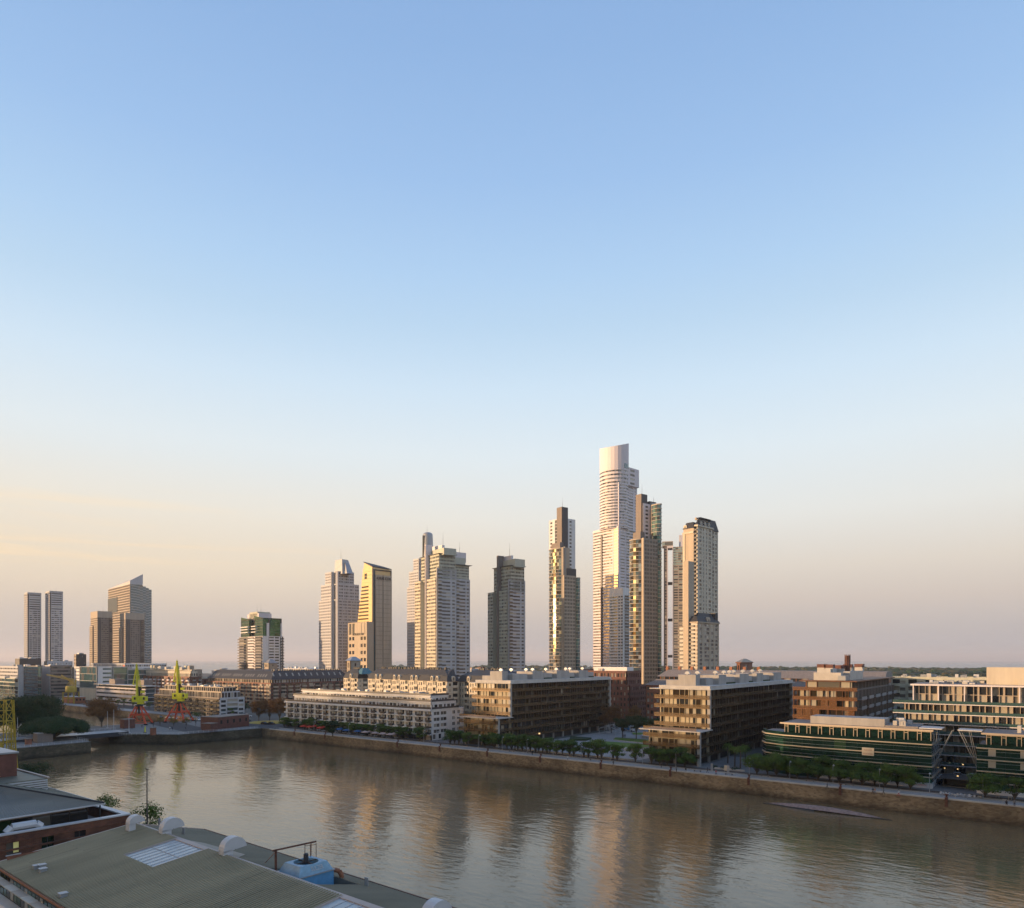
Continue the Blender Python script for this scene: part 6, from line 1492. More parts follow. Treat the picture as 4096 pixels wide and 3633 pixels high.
for a in [
 (2130,3020,'walk','black','black',1.2,'person in black walking past the trees below the left bronze block'),
 (2271,3041,'walk','white','grey',-1.9,'person in white top and grey trousers walking below the garden trees'),
 (2361,3044,'sit','black','black',.3,'person in dark clothes sitting on the kerb under the garden trees'),
 (2453,3062,'walk','black','black',-1.6,'person in black striding along the railing left of the lone garden tree'),
 (2645,3073,'stand','black','navy',0,'person in black standing left of the big dark trees'),
 (2706,3087,'stand','grey','black',1,'person in grey standing under the big dark trees beside the lamp post'),
 (2743,3085,'sit','black','grey',.2,'person crouching in dark clothes right of the big dark trees'),
 (2830,3091,'walk','black','black',1.6,'person in black walking left of the steel posts'),
 (2864,3101,'walk','red','black',-1.6,'person in a red top walking right of the first steel posts'),
 (3309,3154,'walk','grey','black',1.6,'person in grey walking before the green glass office'),
 (3492,3176,'walk','black','black',1.5,'person in black walking beside a companion in orange'),
 (3500,3176,'walk','orange','denim',1.5,'person in an orange top walking beside a companion in black'),
 (3534,3178,'walk','grey','black',-1.6,'person in dark grey with wide stride left of the person in white'),
 (3595,3185,'walk','white','red',1.5,'person in a white top with red shorts before the white hoarding'),
 (4026,3222,'sit','black','black',0,'person in black sitting near the wooden stools at the right edge'),
 (4058,3226,'stand','grey','navy',0,'person in grey standing at the far right of the promenade'),
 (568,2911,'walk','black','navy',1.5,'person in dark clothes walking under the left crane'),
 (613,2908,'walk','black','black',-1.5,'person in black walking right of the left crane'),
 (528,2915,'stand','navy','black',0,'person in navy standing behind the corner mast on the crane pier'),
 (496,2917,'stand','black','black',0,'person in black standing before the brick hut'),
 (679,2920,'walk','white','black',1.5,'person in a white top walking on the crane pier'),
 (690,2921,'walk','navy','navy',1.5,'person in navy walking right behind the person in white on the crane pier'),
 (743,2918,'sit','black','grey',0,'person sitting at the white tables on the crane pier'),
 (2490,2951,'stand','black','black',0,'person in black, left of the three on the garden path'),
 (2495,2951,'stand','grey','black',0,'person in grey, middle of the three on the garden path'),
 (2500,2951,'stand','navy','black',0,'person in navy, right of the three on the garden path')]: person(*a)

# ------------------------------------------------------------------ vehicles
def car(px, py, rz, m, label, kind='car'):
    x, y = gp(px, py); o = thing('parked_car', label, 'car', (x, y, .02), rz, 'parked cars')
    b = MB(); L_ = 2.1
    pr = [(-L_,.35),(-L_,.85),(-1.7,.95),(-1.25,1.42),(.45,1.45),(1.05,.98),(2.0,.82),(L_,.5),(L_,.35)]
    n = len(b.v)
    for s_ in (-.85, .85):
        for u, z in pr: b.v.append((u, s_*(1 if z < 1.1 else .84), z))
    k = len(pr); b.f += [tuple(range(k)), tuple(range(2*k-1, k-1, -1))]; b.m += [0, 0]
    for i in range(k): j = (i+1) % k; b.f.append((i, k+i, k+j, j)); b.m.append(0)
    b.build('body', m, o)
    w_ = MB(); w_.poly([(-1.5,-.86,.98),(.85,-.86,1.0),(.4,-.76,1.4),(-1.2,-.76,1.38)]); w_.poly([(-1.5,.86,.98),(-1.2,.76,1.38),(.4,.76,1.4),(.85,.86,1.0)]); w_.poly([(1.07,-.7,1.0),(1.07,.7,1.0),(.5,.66,1.42),(.5,-.66,1.42)]); w_.poly([(-1.72,-.7,1.0),(-1.3,-.66,1.4),(-1.3,.66,1.4),(-1.72,.7,1.0)])
    for i in range(len(w_.v)): v = w_.v[i]; w_.v[i] = (v[0]*1.0+(.03 if v[0] > .9 else 0), v[1]*1.02, v[2]+.01)
    w_.build('window', M['glass_dark'], o)
    for u in (-1.3, 1.3):
        for s_ in (-1, 1): q = MB(); q.bar((u, s_*.62, .33), (u, s_*.88, .33), .33, k=10); q.build('wheel', M['black_metal'], o)
for n, c in (('white', (.7,.7,.7)), ('silver', (.4,.41,.43)), ('black', (.02,.02,.025)), ('blue', (.08,.12,.2)), ('red', (.3,.03,.03))): mat('car_'+n, c, rough=.25, var=.03)
for a in [(3772,3117,1.2,'white','white car parked in the gap between the green offices, leftmost'), (3806,3124,1.0,'silver','silver car parked in the middle of the gap between the green offices'), (3835,3108,.2,'silver','pale silver car at the back of the gap between the green offices'), (3892,3112,1.3,'white','white car at the right of the gap, beside the right green office'), (3886,3132,1.3,'silver','silver car half hidden by the tree right of the gap'),
          (3757,3135,1.25,'black','dark car behind the white hoarding corner'), (994,2867,.9,'white','white car at the crossing left of the roundabout'), (980,2860,.9,'silver','silver car behind the white one left of the roundabout'), (990,2884,.3,'black','black car on the road left of the roundabout'), (1057,2897,.2,'black','black car right before the roundabout kerb, left one'), (1085,2898,.2,'black','black car right before the roundabout kerb, right one'),
          (2457,2901,.3,'white','white car parked behind the garden at the bronze block corner'), (2474,2903,.3,'red','dark red car parked behind the garden')]: car(a[0], a[1], a[2], M['car_'+a[3]], a[4])
for k in range(12):
    px = 30+k*24; car(px, 2799+(k % 3)*5, .1*k, M['car_'+['silver', 'white', 'black', 'blue'][k % 4]], '%s car on the far dock car park, %s from the left' % (['silver', 'white', 'black', 'blue'][k % 4], ORD[k]))
for k in range(11):
    px = 640+k*30; car(px, 2872+(px-640)*.06, .05, M['car_'+['black', 'silver', 'white'][k % 3]], '%s car on the street below the grey stepped apartments, %s from the left' % (['black', 'silver', 'white'][k % 3], ORD[k])) if px < 860 else None
x, y = gp(2512, 2925); o = thing('tipper_truck', 'truck with a blue tipper body and white cab behind the garden', 'truck', (x, y, 0), -.15)
b = MB(); b.box(-4.2,1.5,-1.2,1.2,1.1,2.9); b.box(-4.3,1.6,-1.25,1.25,2.75,2.95); b.build('tipper_body', M['blue_paint'], o)
b = MB(); b.hexa([(1.8,-1.15,.6),(3.9,-1.15,.6),(3.9,1.15,.6),(1.8,1.15,.6),(1.8,-1.1,3.0),(3.3,-1.1,3.0),(3.3,1.1,3.0),(1.8,1.1,3.0)]); c = b.build('cab', M['white_metal'], o)
b = MB(); b.poly([(2.3,-1.18,1.7),(3.5,-1.18,1.7),(3.25,-1.14,2.6),(2.3,-1.14,2.6)]); b.poly([(3.66,-1,1.7),(3.66,1,1.7),(3.4,1,2.7),(3.4,-1,2.7)]); b.build('window', M['glass_dark'], c)
b = MB(); b.box(-4.2,3.4,-.5,.5,.6,1.1); b.build('chassis', M['black_metal'], o)
for u in (-3.2,-2.0,2.9):
    for s_ in (-1,1): q = MB(); q.bar((u,s_*.8,.5),(u,s_*1.2,.5),.5,k=10); q.build('wheel', M['black_metal'], o)

# ------------------------------------------------------------------ harbour cranes
def lattice(b, p, q, w0, w1, n, r, diag=True):
    """square lattice column between two points"""
    p = Vector(p); q = Vector(q); d = (q-p).normalized(); u = Vector((0,1,0)) if abs(d.y) < .9 else Vector((1,0,0)); u = (u-d*u.dot(d)).normalized(); v = d.cross(u)
    rings = []
    for i in range(n+1):
        t_ = i/n; w_ = w0+(w1-w0)*t_; c = p.lerp(q, t_); rings.append([c+u*w_*a+v*w_*e for a, e in ((-1,-1),(1,-1),(1,1),(-1,1))])
    for i in range(n):
        for j in range(4):
            b.bar(rings[i][j], rings[i+1][j], r); b.bar(rings[i+1][j], rings[i+1][(j+1) % 4], r*.7)
            if diag: b.bar(rings[i][j], rings[i+1][(j+1) % 4], r*.6)
def quay_crane(px, py, rz, label, sc=1.0):
    x, y = gp(px, py); o = thing('quay_crane', label, 'crane', (x, y, 0), rz, 'yellow and red quay cranes'); o.scale = (sc,)*3
    for sx in (-1, 1):
        for sy in (-1, 1):
            b = MB(); b.bar((sx*5.4, sy*5.0, .6), (sx*1.2, sy*1.2, 10.2), .58, r2=.4); b.build('leg', M['red_paint'], o)
            b = MB(); b.box(sx*5.4-1.0, sx*5.4+1.0, sy*5-.35, sy*5+.35, 0, .7); b.build('bogie', M['black_metal'], o)
    b = MB()
    for a, c in (((-3.6,-3.5),(3.6,-3.5)), ((3.6,-3.5),(3.6,3.5)), ((3.6,3.5),(-3.6,3.5)), ((-3.6,3.5),(-3.6,-3.5))): b.bar((*a, 5.6), (*c, 5.6), .55)
    for a in ((-3.6,-3.5),(3.6,-3.5),(3.6,3.5),(-3.6,3.5)): b.bar((*a,5.6),(a[0]*.1,a[1]*.1,1.8),.16)
    b.bar((-5.4,-5,1),(5.4,-5,1),.25); b.bar((-5.4,5,1),(5.4,5,1),.16); b.build('portal_frame', M['red_paint'], o)
    b = MB(); b.lathe([(1.5,9.9),(2.1,10.4),(2.1,10.8),(1.1,11.0),(1.0,12.4)], 14); b.lathe([(.5,6),(.6,10)], 8); b.build('turntable', M['black_metal'], o)
    b = MB(); b.box(-3.2,2.2,-1.6,1.6,12.6,15.9)
    for i in range(6): b.box(-3.25,2.25,-1.66,1.66,12.7+i*.55,12.8+i*.55)
    h = b.build('machinery_house', M['yellow_paint'], o)
    b = MB(); b.box(1.8,4.2,-1.4,1.4,13,15.6); b.box(-.6,2.4,-1.2,1.2,11.4,12.6); b.build('cabin', M['yellow_paint'], o)
    for u in (-1.6, 3.2): q = MB(); q.box(u-.45,u+.45,-1.72,-1.64,13.9,15.2); q.build('window', M['glass_dark'], h)
    b = MB(); lattice(b, (-.8,0,15.9), (-1.3,0,33.6), .65, .28, 13, .1); b.bar((-.8,-.4,15.9),(-1.3,-.2,33.6),.42,r2=.2); b.bar((-.8,.4,15.9),(-1.3,.2,33.6),.42,r2=.2); b.build('jib', M['yellow_paint'], o)
    b = MB(); lattice(b, (.9,0,20.5), (-1.0,0,32.4), .35, .15, 8, .07); b.bar((-1.4,0,33),(-3.2,0,22.6),.26); b.bar((-1.4,.3,33),(-2.9,.3,22.6),.1); b.bar((-3.4,0,22.8),(-2.4,0,22.4),.45,k=8); b.build('tie_frame', M['yellow_paint'], o)
    b = MB(); b.bar((.3,0,15.9),(.2,0,21),.55,r2=.75); b.bar((.4,0,21),(1.6,0,17),.3); lattice(b, (.9,0,15.9), (.9,0,20), .5, .4, 4, .09); b.build('winch_mast', M['black_metal'], o)
    b = MB(); b.box(1.0,2.8,-.7,.7,17.6,18.9); b.build('counterweight', M['yellow_paint'], o)
    b = MB(); b.bar((-1.2,0,33.4),(-1.3,0,34.6),.08); b.bar((-1.9,0,33.7),(-.6,0,33.7),.06); b.build('sheave', M['yellow_paint'], o)
quay_crane(556, 2897, .78, 'yellow quay crane on red legs, left one, beside the brick hut')
quay_crane(717, 2887, .60, 'yellow quay crane on red legs, right one, before the brick block', 1.06)
# rusty crane across the far dock
x, y = gp(284, 2814); o = thing('quay_crane', 'rust-brown lattice crane with a slanting jib on the far quay', 'crane', (x, y, 0), YAW)
b = MB(); 
for sx in (-1,1):
    for sy in (-1,1): lattice(b, (sx*4.6,sy*3.5,0), (sx*4.4,sy*3.4,9.5), .35, .35, 4, .12)
for z in (4.5, 9.5): b.bar((-4.6,-3.4,z),(4.6,-3.4,z),.25); b.bar((-4.6,3.4,z),(4.6,3.4,z),.25)
b.build('portal_frame', M['ochre_paint'], o)
b = MB(); b.lathe([(3.4,9.6),(4.2,10),(4.2,13),(3.6,14.6)], 14); b.build('machinery_house', M['ochre_paint'], o)
b = MB(); lattice(b, (0,0,14.6), (2,0,20), 2.2, 1.2, 4, .2); lattice(b, (2,0,19.6), (-20,0,24), .8, .3, 14, .12); lattice(b, (3.6,0,16), (-8,0,23.6), .5, .3, 8, .1); b.bar((4,0,15),(4,0,20),.5); b.build('jib', M['ochre_paint'], o)
# yellow lattice tower crane base at the left edge
o = thing('lattice_crane', 'yellow lattice crane tower cut by the left edge of the photo', 'crane', (*gp(20, 3240, 0), 0), YAW)
cx, cy = pd(20, 168); o.location = (cx, cy, 0)
zt = hz(2800, 168); b = MB(); lattice(b, (0,0,-1), (0,0,zt), 2.3, .95, 11, .13); b.bar((1.9,1.9,0),(1.2,1.2,zt),.16); b.build('tower', M['ochre_paint'], o)
b = MB(); lattice(b, (1.6,0,0), (1.5,0,zt*.8), .35, .35, 12, .08); b.box(-1.8,1.8,-1.8,1.8,zt*.35,zt*.37); b.box(.3,.8,-2.1,-1.9,zt*.4,zt*.62); b.build('ladder', M['ochre_paint'], o)

# ------------------------------------------------------------------ bridge and pier buildings
o = thing('swing_bridge', 'low blue-grey road bridge over the canal between the two piers', 'bridge', (-366, 0, 0))
b = MB(); b.box(-7,7,92,158,.25,.9); b.build('deck', M['grey_metal'], o)
b = MB(); b.box(-7.2,-7,92,158,-.9,1.0); b.box(7,7.25,92,158,-1.0,1.0); b.build('girder', M['slate'], o)
b = MB()
for i in range(28): b.bar((7.1,93+i*2.4,1),(7.1,93+i*2.4,2),.05); b.bar((-7.1,93+i*2.4,1),(-7.1,93+i*2.4,2),.05)
b.bar((7.1,92,2),(7.1,158,2),.06); b.bar((-7.1,92,2),(-7.1,158,2),.06); b.build('railing', M['white_metal'], o)
def hut(px, py, w_, d_, h, m, label, cat='building', roof=None, name='brick_hut', rz=0, win=0):
    x, y = gp(px, py); o = thing(name, label, cat, (x, y, 0), rz); b = MB(); b.box(-w_,0,0,d_,0,h); b.build('wall', M[m], o)
    b = MB(); b.box(-w_-.15,.15,-.15,d_+.15,h,h+.25); b.build('roof', M[roof or 'brown_wall'], o)
    for i in range(win): q = MB(); yy = d_*(i+.5)/win; q.box(-.02,.05,yy-.6,yy+.6,h*.45,h*.75); q.build('window', M['glass_dark'], o)
    return o
rzp = .26
hut(842+0, 2924, 6, 5, 3.6, 'dark_brick', 'small brick annex at the left end of the pump house', rz=rzp)
hut(872, 2918, 12, 22, 6.2, 'dark_brick', 'brick pump house with a flat roof at the corner of the crane pier', rz=rzp, win=5)
hut(497, 2914, 5, 5.5, 4.6, 'dark_brick', 'square brick hut between the white masts near the bridge')
hut(608, 2941, 2, 2, 3.4, 'brick', 'small red brick pillar kiosk on the edge of the crane pier')
hut(150, 2972, 5.5, 6, 4.0, 'brown_wall', 'dark hut with a cream end wall under the umbrella tree', roof='light_concrete')
hut(106, 2980, 2, 2, 2.4, 'brick', 'low brick plinth left of the dark hut on the left pier')
hut(300, 2814, 26, 8, 5.2, 'terracotta', 'low orange-lit restaurant under the rust-brown crane', roof='light_concrete', name='restaurant', win=3)  # orange light is put into the terracotta wall colour
x, y = gp(580, 2930); o = thing('mooring_post', 'curved yellow mooring post on the crane pier', 'post', (x, y, 0)); b = MB(); b.bar((0,0,0),(0,0,2),.38,r2=.3,k=8); b.bar((0,0,2),(.35,0,3.2),.3,r2=.12,k=8); b.build('shaft', M['yellow_paint'], o); b = MB(); b.box(-.6,.6,-.5,.5,0,.25); b.build('base', M['black_metal'], o)
x0, y0 = -335.5, 155
o = thing('pier_railing', 'white railing around the corner of the crane pier', 'railing', (0,0,0)); b = MB()
pts = [(-366,153),(-350,153),(-335,170.5),(-333,190),(-332,212)]
for i in range(len(pts)-1):
    p, q = Vector((*pts[i],0)), Vector((*pts[i+1],0)); n = int((q-p).length/2.2)
    for j in range(n): c = p.lerp(q, j/n); b.bar(c, c+Vector((0,0,1.1)), .05)
    for z in (.4,.75,1.1): b.bar(p+Vector((0,0,z)), q+Vector((0,0,z)), .045)
b.build('rail', M['white_metal'], o)
o = thing('pier_railing', 'white railing along the left pier above the mossy wall', 'railing', (0,0,0)); b = MB()
pts = [(-335.4,102),(-336.4,131),(-352,132)]
for i in range(len(pts)-1):
    p, q = Vector((*pts[i],0)), Vector((*pts[i+1],0)); n = int((q-p).length/2.2)
    for j in range(n): c = p.lerp(q, j/n); b.bar(c, c+Vector((0,0,1.1)), .05)
    for z in (.5,1.1): b.bar(p+Vector((0,0,z)), q+Vector((0,0,z)), .045)
b.build('rail', M['white_metal'], o)
b = MB(); x, y = gp(1080, 2889); b.lathe([(11.5,0),(11.5,.2),(11.0,.22)], 28, 0, (x, y)); tag(b.build('roundabout_kerb', [M['ochre_paint']]), 'round yellow-kerbed island under the russet trees', 'traffic island')

# ------------------------------------------------------------------ restaurant terrace: parasols and tables
def parasol(px, py, m, label, grp, r=1.9, h=2.7, y=None):
    x, y = gp(px, py, 0) if y is None else (at_y(px, y), y); o = thing('parasol', label, 'parasol', (x, y, 0), group=grp)
    b = MB(); b.bar((0,0,0),(0,0,h),.05); b.build('pole', M['grey_metal'], o)
    b = MB(); k = 8; n = len(b.v); b.v.append((0,0,h+.25))
    for i in range(k): a = 2*pi*i/k; b.v.append((r*cos(a), r*sin(a), h-.45)); 
    for i in range(k): b.v.append((r*cos(2*pi*i/k), r*sin(2*pi*i/k), h-.65))
    for i in range(k): j = (i+1) % k; b.f.append((0, 1+i, 1+j)); b.m.append(0); b.f.append((1+i, 1+k+i, 1+k+j, 1+j)); b.m.append(0)
    b.build('canopy', m, o)
mat('red_cloth', (.55,.045,.02), rough=.9); mat('blue_cloth', (.05,.12,.28), rough=.9); mat('pale_cloth', (.5,.36,.32), rough=.9)
for k, px in enumerate((1214,1226,1238,1258,1280,1292)): parasol(px, 0, M['red_cloth'], 'red café parasol, %s from the left below the white block' % ORD[k], 'red parasols', y=219.0+(k % 2)*3.4)
for k, px in enumerate((1352,1365,1385,1398,1430,1440)): parasol(px, 0, M['blue_cloth'], 'blue café parasol, %s from the left below the white block' % ORD[k], 'blue parasols', y=219.0+(k % 2)*3.4)
for k, px in enumerate((1460,1482,1500,1512,1530,1546,1560,1578)): parasol(px, 0, M['pale_cloth'], 'pale pink café parasol, %s from the left below the white block' % ORD[k], 'pale parasols', y=218.8+(k % 2)*3.4)
tb = thing('cafe_table', 'x', 'table', group='café tables')
b = MB(); b.lathe([(.4,.72),(.4,.76)], 10); b.bar((0,0,0),(0,0,.72),.05); b.build('table_top', M['white_metal'], tb)
for a in range(3):
    b = MB(); cx, cy = .75*cos(a*2.1), .75*sin(a*2.1); b.box(cx-.22,cx+.22,cy-.22,cy+.22,.42,.48); b.box(cx-.22,cx+.22,cy+.18,cy+.22,.48,.9); b.build('chair', M['grey_white_wall'], tb)
spots = [(3770,217.6),(3790,217.2),(3806,217.8),(3822,217.3),(3840,217.7),(3856,217.2),(3870,217.7),(3884,217.4)]
for k, (px, y) in enumerate(spots):
    lb = 'pale café table with chairs, %s from the left before the office gap' % ORD[k]
    if k == 0: tb.location = (at_y(px, y), y, .01); tb['label'] = lb
    else: copy_tree(tb, (at_y(px, y), y, .01), k*.9, lb)
for k in range(14): copy_tree(tb, (at_y(1240+k*26, 220.6), 220.6+(k % 2), .01), k*.7, 'café table with chairs on the terrace below the white block, %s from the left' % ORD[k])
x, y = gp(3830, 3155); o = thing('kiosk', 'dark timber kiosk with a slanting roof beam and warm light in the office gap', 'kiosk', (x, y, 0), -.1)
b = MB(); b.box(-4,3,2,6,0,.3); b.box(-4,-3.8,2,6,.3,2.4); b.box(2.6,2.8,2,6,.3,2.4); b.box(-4,3,5.6,5.8,.3,2.6); b.build('wall', M['brown_wall'], o)
b = MB(); b.hexa([(-4.6,0,2.5),(3.4,0,2.5),(3.4,7,3.0),(-4.6,7,3.0),(-4.6,0,2.65),(3.4,0,2.65),(3.4,7,3.15),(-4.6,7,3.15)]); b.build('roof', M['dark_metal'], o)
b = MB(); b.box(-.4,.0,1.2,1.4,3.3,3.55); b.build('lamp', M['lamp_glow'], o)
for k, (px, py) in enumerate(((3780,3072),(3832,3076),(3853,3058))):
    x, y = gp(px, 3150); x, y = (at_y(px, 250), 250); o = thing('wall_lamp', 'small warm wall lamp under the pale apartment block, %s from the left' % ORD[k], 'lamp', (x, 249.2, hz(py, dep(x, 249.2))), group='warm wall lamps'); b = MB(); b.lathe([(.12,-.12),(.2,0),(.12,.14)], 8); b.build('bulb', M['lamp_glow'], o)
o = thing('wall_lamp', 'small orange lamp at the entrance of the left bronze block', 'lamp', (-181.2, 255.5, 3.2)); b = MB(); b.box(0,.5,-.4,.4,-.3,.3); b.build('bulb', M['lamp_glow'], o)
for k, (px, py) in enumerate(((3918,3195),(3990,3190),(4018,3208),(4040,3198))):
    x, y = gp(px, py); o = thing('wooden_stool', 'pale wooden café stool near the right edge, %s from the left' % ORD[[0,1,2,3][k]], 'stool', (x, y, .01), group='wooden stools'); b = MB(); b.box(-.4,.4,-.4,.4,.6,.7); b.build('seat', M['sand_wall'], o); b = MB()
    for sx in (-.35,.3):
        for sy in (-.35,.3): b.box(sx,sx+.06,sy,sy+.06,0,.6)
    b.build('frame', M['sand_wall'], o)

# pergola frames beside the left bronze block
o = thing('pergola', 'white steel tent frames without cloth at the back of the garden', 'pergola', (0,0,0))
P = [gp(2280+a/4.645, 2780+c/4.645, z) for a, c, z in ((370,740,0),(840,740,0))]
x1, y1 = gp(2462, 2940); x0 = x1-9; 
b = MB()
for i in range(6):
    yy = y1+i*5.2; b.bar((x0,yy,0),(x0,yy,2.8),.09); b.bar((x1,yy,0),(x1,yy,2.8),.09); b.bar((x0,yy,2.8),((x0+x1)/2,yy,4.4),.1); b.bar((x1,yy,2.8),((x0+x1)/2,yy,4.4),.1)
for a, z in ((x0,2.8),(x1,2.8),((x0+x1)/2,4.4)): b.bar((a,y1,z),(a,y1+26,z),.1)
b.build('frame', M['white_metal'], o)
for k in range(9): copy_tree(tb, (x0+1.5+(k % 3)*3, y1+2+(k//3)*6, .02), k, 'café table with chairs under the white tent frames, %s from the front' % ORD[k])

# ------------------------------------------------------------------ the capsized hull by the quay
A = Vector((*gp(3062, 3212, -5), 0)); Bq = Vector((*gp(3538, 3276, -5), 0)); d = (Bq-A); LL = d.length; d.normalize(); nn = Vector((-d.y, d.x, 0))
o = thing('sunken_hull', 'capsized brown wooden hull lying awash along the east quay wall', 'wreck', (A.x, A.y, -5), atan2(d.y, d.x))
b = MB(); K = 26; J = 7; n0 = 0
for i in range(K+1):
    t_ = i/K; wd = 4.3*(sin(pi*t_)**.75)*(1.12-.25*abs(t_-.5))+.05; rg = 1.35*sin(pi*t_)**.6
    for j in range(J+1): s_ = j/J; b.v.append((LL*t_, wd*(s_-.36), -.12+rg*sin(pi*min(1, s_*.82+.12))*.9))
for i in range(K):
    for j in range(J): a = i*(J+1)+j; b.f.append((a, a+J+1, a+J+2, a+1)); b.m.append(0)
mat('wreck_wood', (.30,.205,.175), rough=.9, var=.4, scale=1.5, bump=.5)
b.build('hull', M['wreck_wood'], o)
b = MB()
for i in range(9):
    t_ = .2+.07*i; b.box(LL*t_, LL*t_+.9, .2, .6, .3, .83)
b.build('timber', M['black_metal'], o)
b = MB(); b.hexa([(-.5,-.6,-.1),(LL*.45,-2.2,-.1),(LL*.45,-1.6,-.1),(-.5,-.1,-.1),(-.5,-.6,.15),(LL*.45,-1.9,.28),(LL*.45,-1.4,.35),(-.5,-.1,.18)]); b.hexa([(LL*.9,-1.0,-.1),(LL*1.06,-.6,-.1),(LL*1.06,-.3,-.1),(LL*.9,-.2,-.1),(LL*.9,-1.0,.2),(LL*1.06,-.6,.12),(LL*1.06,-.3,.12),(LL*.9,-.2,.2)]); b.build('keel', M['black_metal'], o)

# ------------------------------------------------------------------ foreground: warehouse with corrugated roof
def ribbed(name, c1, c2, pitch, axis):
    m = bpy.data.materials.new(name); m.use_nodes = True; t = m.node_tree; l = t.links; b = t.nodes['Principled BSDF']
    b.inputs['Roughness'].default_value = .55; b.inputs['Metallic'].default_value = .15
    co = t.nodes.new('ShaderNodeTexCoord'); n = t.nodes.new('ShaderNodeTexNoise'); n.inputs['Scale'].default_value = .25; n.inputs['Detail'].default_value = 6
    mp = t.nodes.new('ShaderNodeMapping'); mp.inputs['Scale'].default_value = (1, .25, 1) if axis == 0 else (.25, 1, 1)
    l.new(co.outputs['Object'], mp.inputs[0]); l.new(mp.outputs[0], n.inputs['Vector'])
    r = ramp(t, [(.3, c1), (.7, c2)]); l.new(n.outputs['Fac'], r.inputs[0])
    # single sheets weathered differently, plus streaks of rust and lichen running down the slope
    bk = t.nodes.new('ShaderNodeTexBrick'); bk.inputs['Scale'].default_value = 1; bk.inputs['Brick Width'].default_value = 1.14 if axis == 0 else 4; bk.inputs['Row Height'].default_value = 4.6 if axis == 0 else 1.14
    bk.inputs['Mortar Size'].default_value = .012; bk.inputs['Color1'].default_value = (1.05,1.04,1.03,1); bk.inputs['Color2'].default_value = (.94,.94,.94,1); bk.inputs['Mortar'].default_value = (.75,.73,.7,1); bk.offset = .37
    l.new(co.outputs['Object'], bk.inputs['Vector'])
    mx = t.nodes.new('ShaderNodeMixRGB'); mx.blend_type = 'MULTIPLY'; mx.inputs[0].default_value = 1; l.new(r.outputs[0], mx.inputs[1]); l.new(bk.outputs[0], mx.inputs[2])
    ms = t.nodes.new('ShaderNodeMapping'); ms.inputs['Scale'].default_value = (1.6, .12, 1); l.new(co.outputs['Object'], ms.inputs[0])
    ns = t.nodes.new('ShaderNodeTexNoise'); ns.inputs['Scale'].default_value = .9; ns.inputs['Detail'].default_value = 7; ns.inputs['Roughness'].default_value = .7; l.new(ms.outputs[0], ns.inputs['Vector'])
    rs_ = ramp(t, [(.66, (0,)*3), (.86, (.6,)*3)]); l.new(ns.outputs['Fac'], rs_.inputs[0])
    m4_ = t.nodes.new('ShaderNodeMixRGB'); l.new(rs_.outputs[0], m4_.inputs[0]); l.new(mx.outputs[0], m4_.inputs[1]); m4_.inputs[2].default_value = (.11,.075,.05,1)
    l.new(m4_.outputs[0], b.inputs['Base Color']); M[name] = m
ribbed('olive_roof', (.24,.205,.125), (.34,.285,.18), .2, 0)
ribbed('grey_roof', (.12,.12,.09), (.17,.165,.125), .2, 0)
ribbed('slate_roof', (.19,.185,.165), (.25,.24,.21), .2, 0)
mat('ridge_cap', (.42,.34,.30), rough=.5, var=.1)
def corrugated(b, p00, p10, p11, p01, pitch, amp, mi=0):
    """sheet with real ribs running from the p00-p10 edge to the p01-p11 edge"""
    p00, p10, p11, p01 = map(Vector, (p00, p10, p11, p01)); n = max(2, int((p10-p00).length/pitch)); nr = (p10-p00).cross(p01-p00).normalized()
    if nr.z < 0: nr = -nr
    prof = ((0, 0), (.42, 0), (.52, 1), (.86, 1), (.96, 0))
    st = len(b.v); cnt = 0
    for i in range(n):
        for f, h in prof:
            t_ = (i+f)/n; b.v.append(tuple(p00.lerp(p10, t_)+nr*amp*h)); b.v.append(tuple(p01.lerp(p11, t_)+nr*amp*h)); cnt += 1
    b.v.append(tuple(p10)); b.v.append(tuple(p11)); cnt += 1
    for i in range(cnt-1): a = st+2*i; b.f.append((a, a+2, a+3, a+1)); b.m.append(mi)
XA = -88.6; XB = 40.0
ZR, ZE, ZF = 16.0, 14.3, 13.7; YR, YE, YF = 39.7, 25.9, 48.3
RW = radians(-2.1)
def rotw(x, y, s_=1):
    c, q = cos(RW*s_), sin(RW*s_); dx, dy = x-XA, y-YR; return (XA+c*dx-q*dy, YR+q*dx+c*dy)
def gpr(px, py, z): return rotw(*gp(px, py, z), -1)
_before = set(bpy.data.objects)
W1 = thing('warehouse', 'warehouse with a large olive corrugated metal roof in the foreground', 'warehouse', (0,0,0))
b = MB(); b.prism([(XA+.6,YE+.5),(XB,YE+.5),(XB,YF-.5),(XA+.6,YF-.5)], 0, 12.7); b.prism([(XA+.6,YE+.6),(XA+.61,YE+.6),(XA+.61,YR),(XA+.6,YR)], 13, 15); b.build('wall', M['brick'], W1)
def zs(y): return ZE+(ZR-ZE)*(y-YE)/(YR-YE)
def zn(y): return ZR-.15+(ZF-ZR+.15)*(y-YR)/(YF-YR)
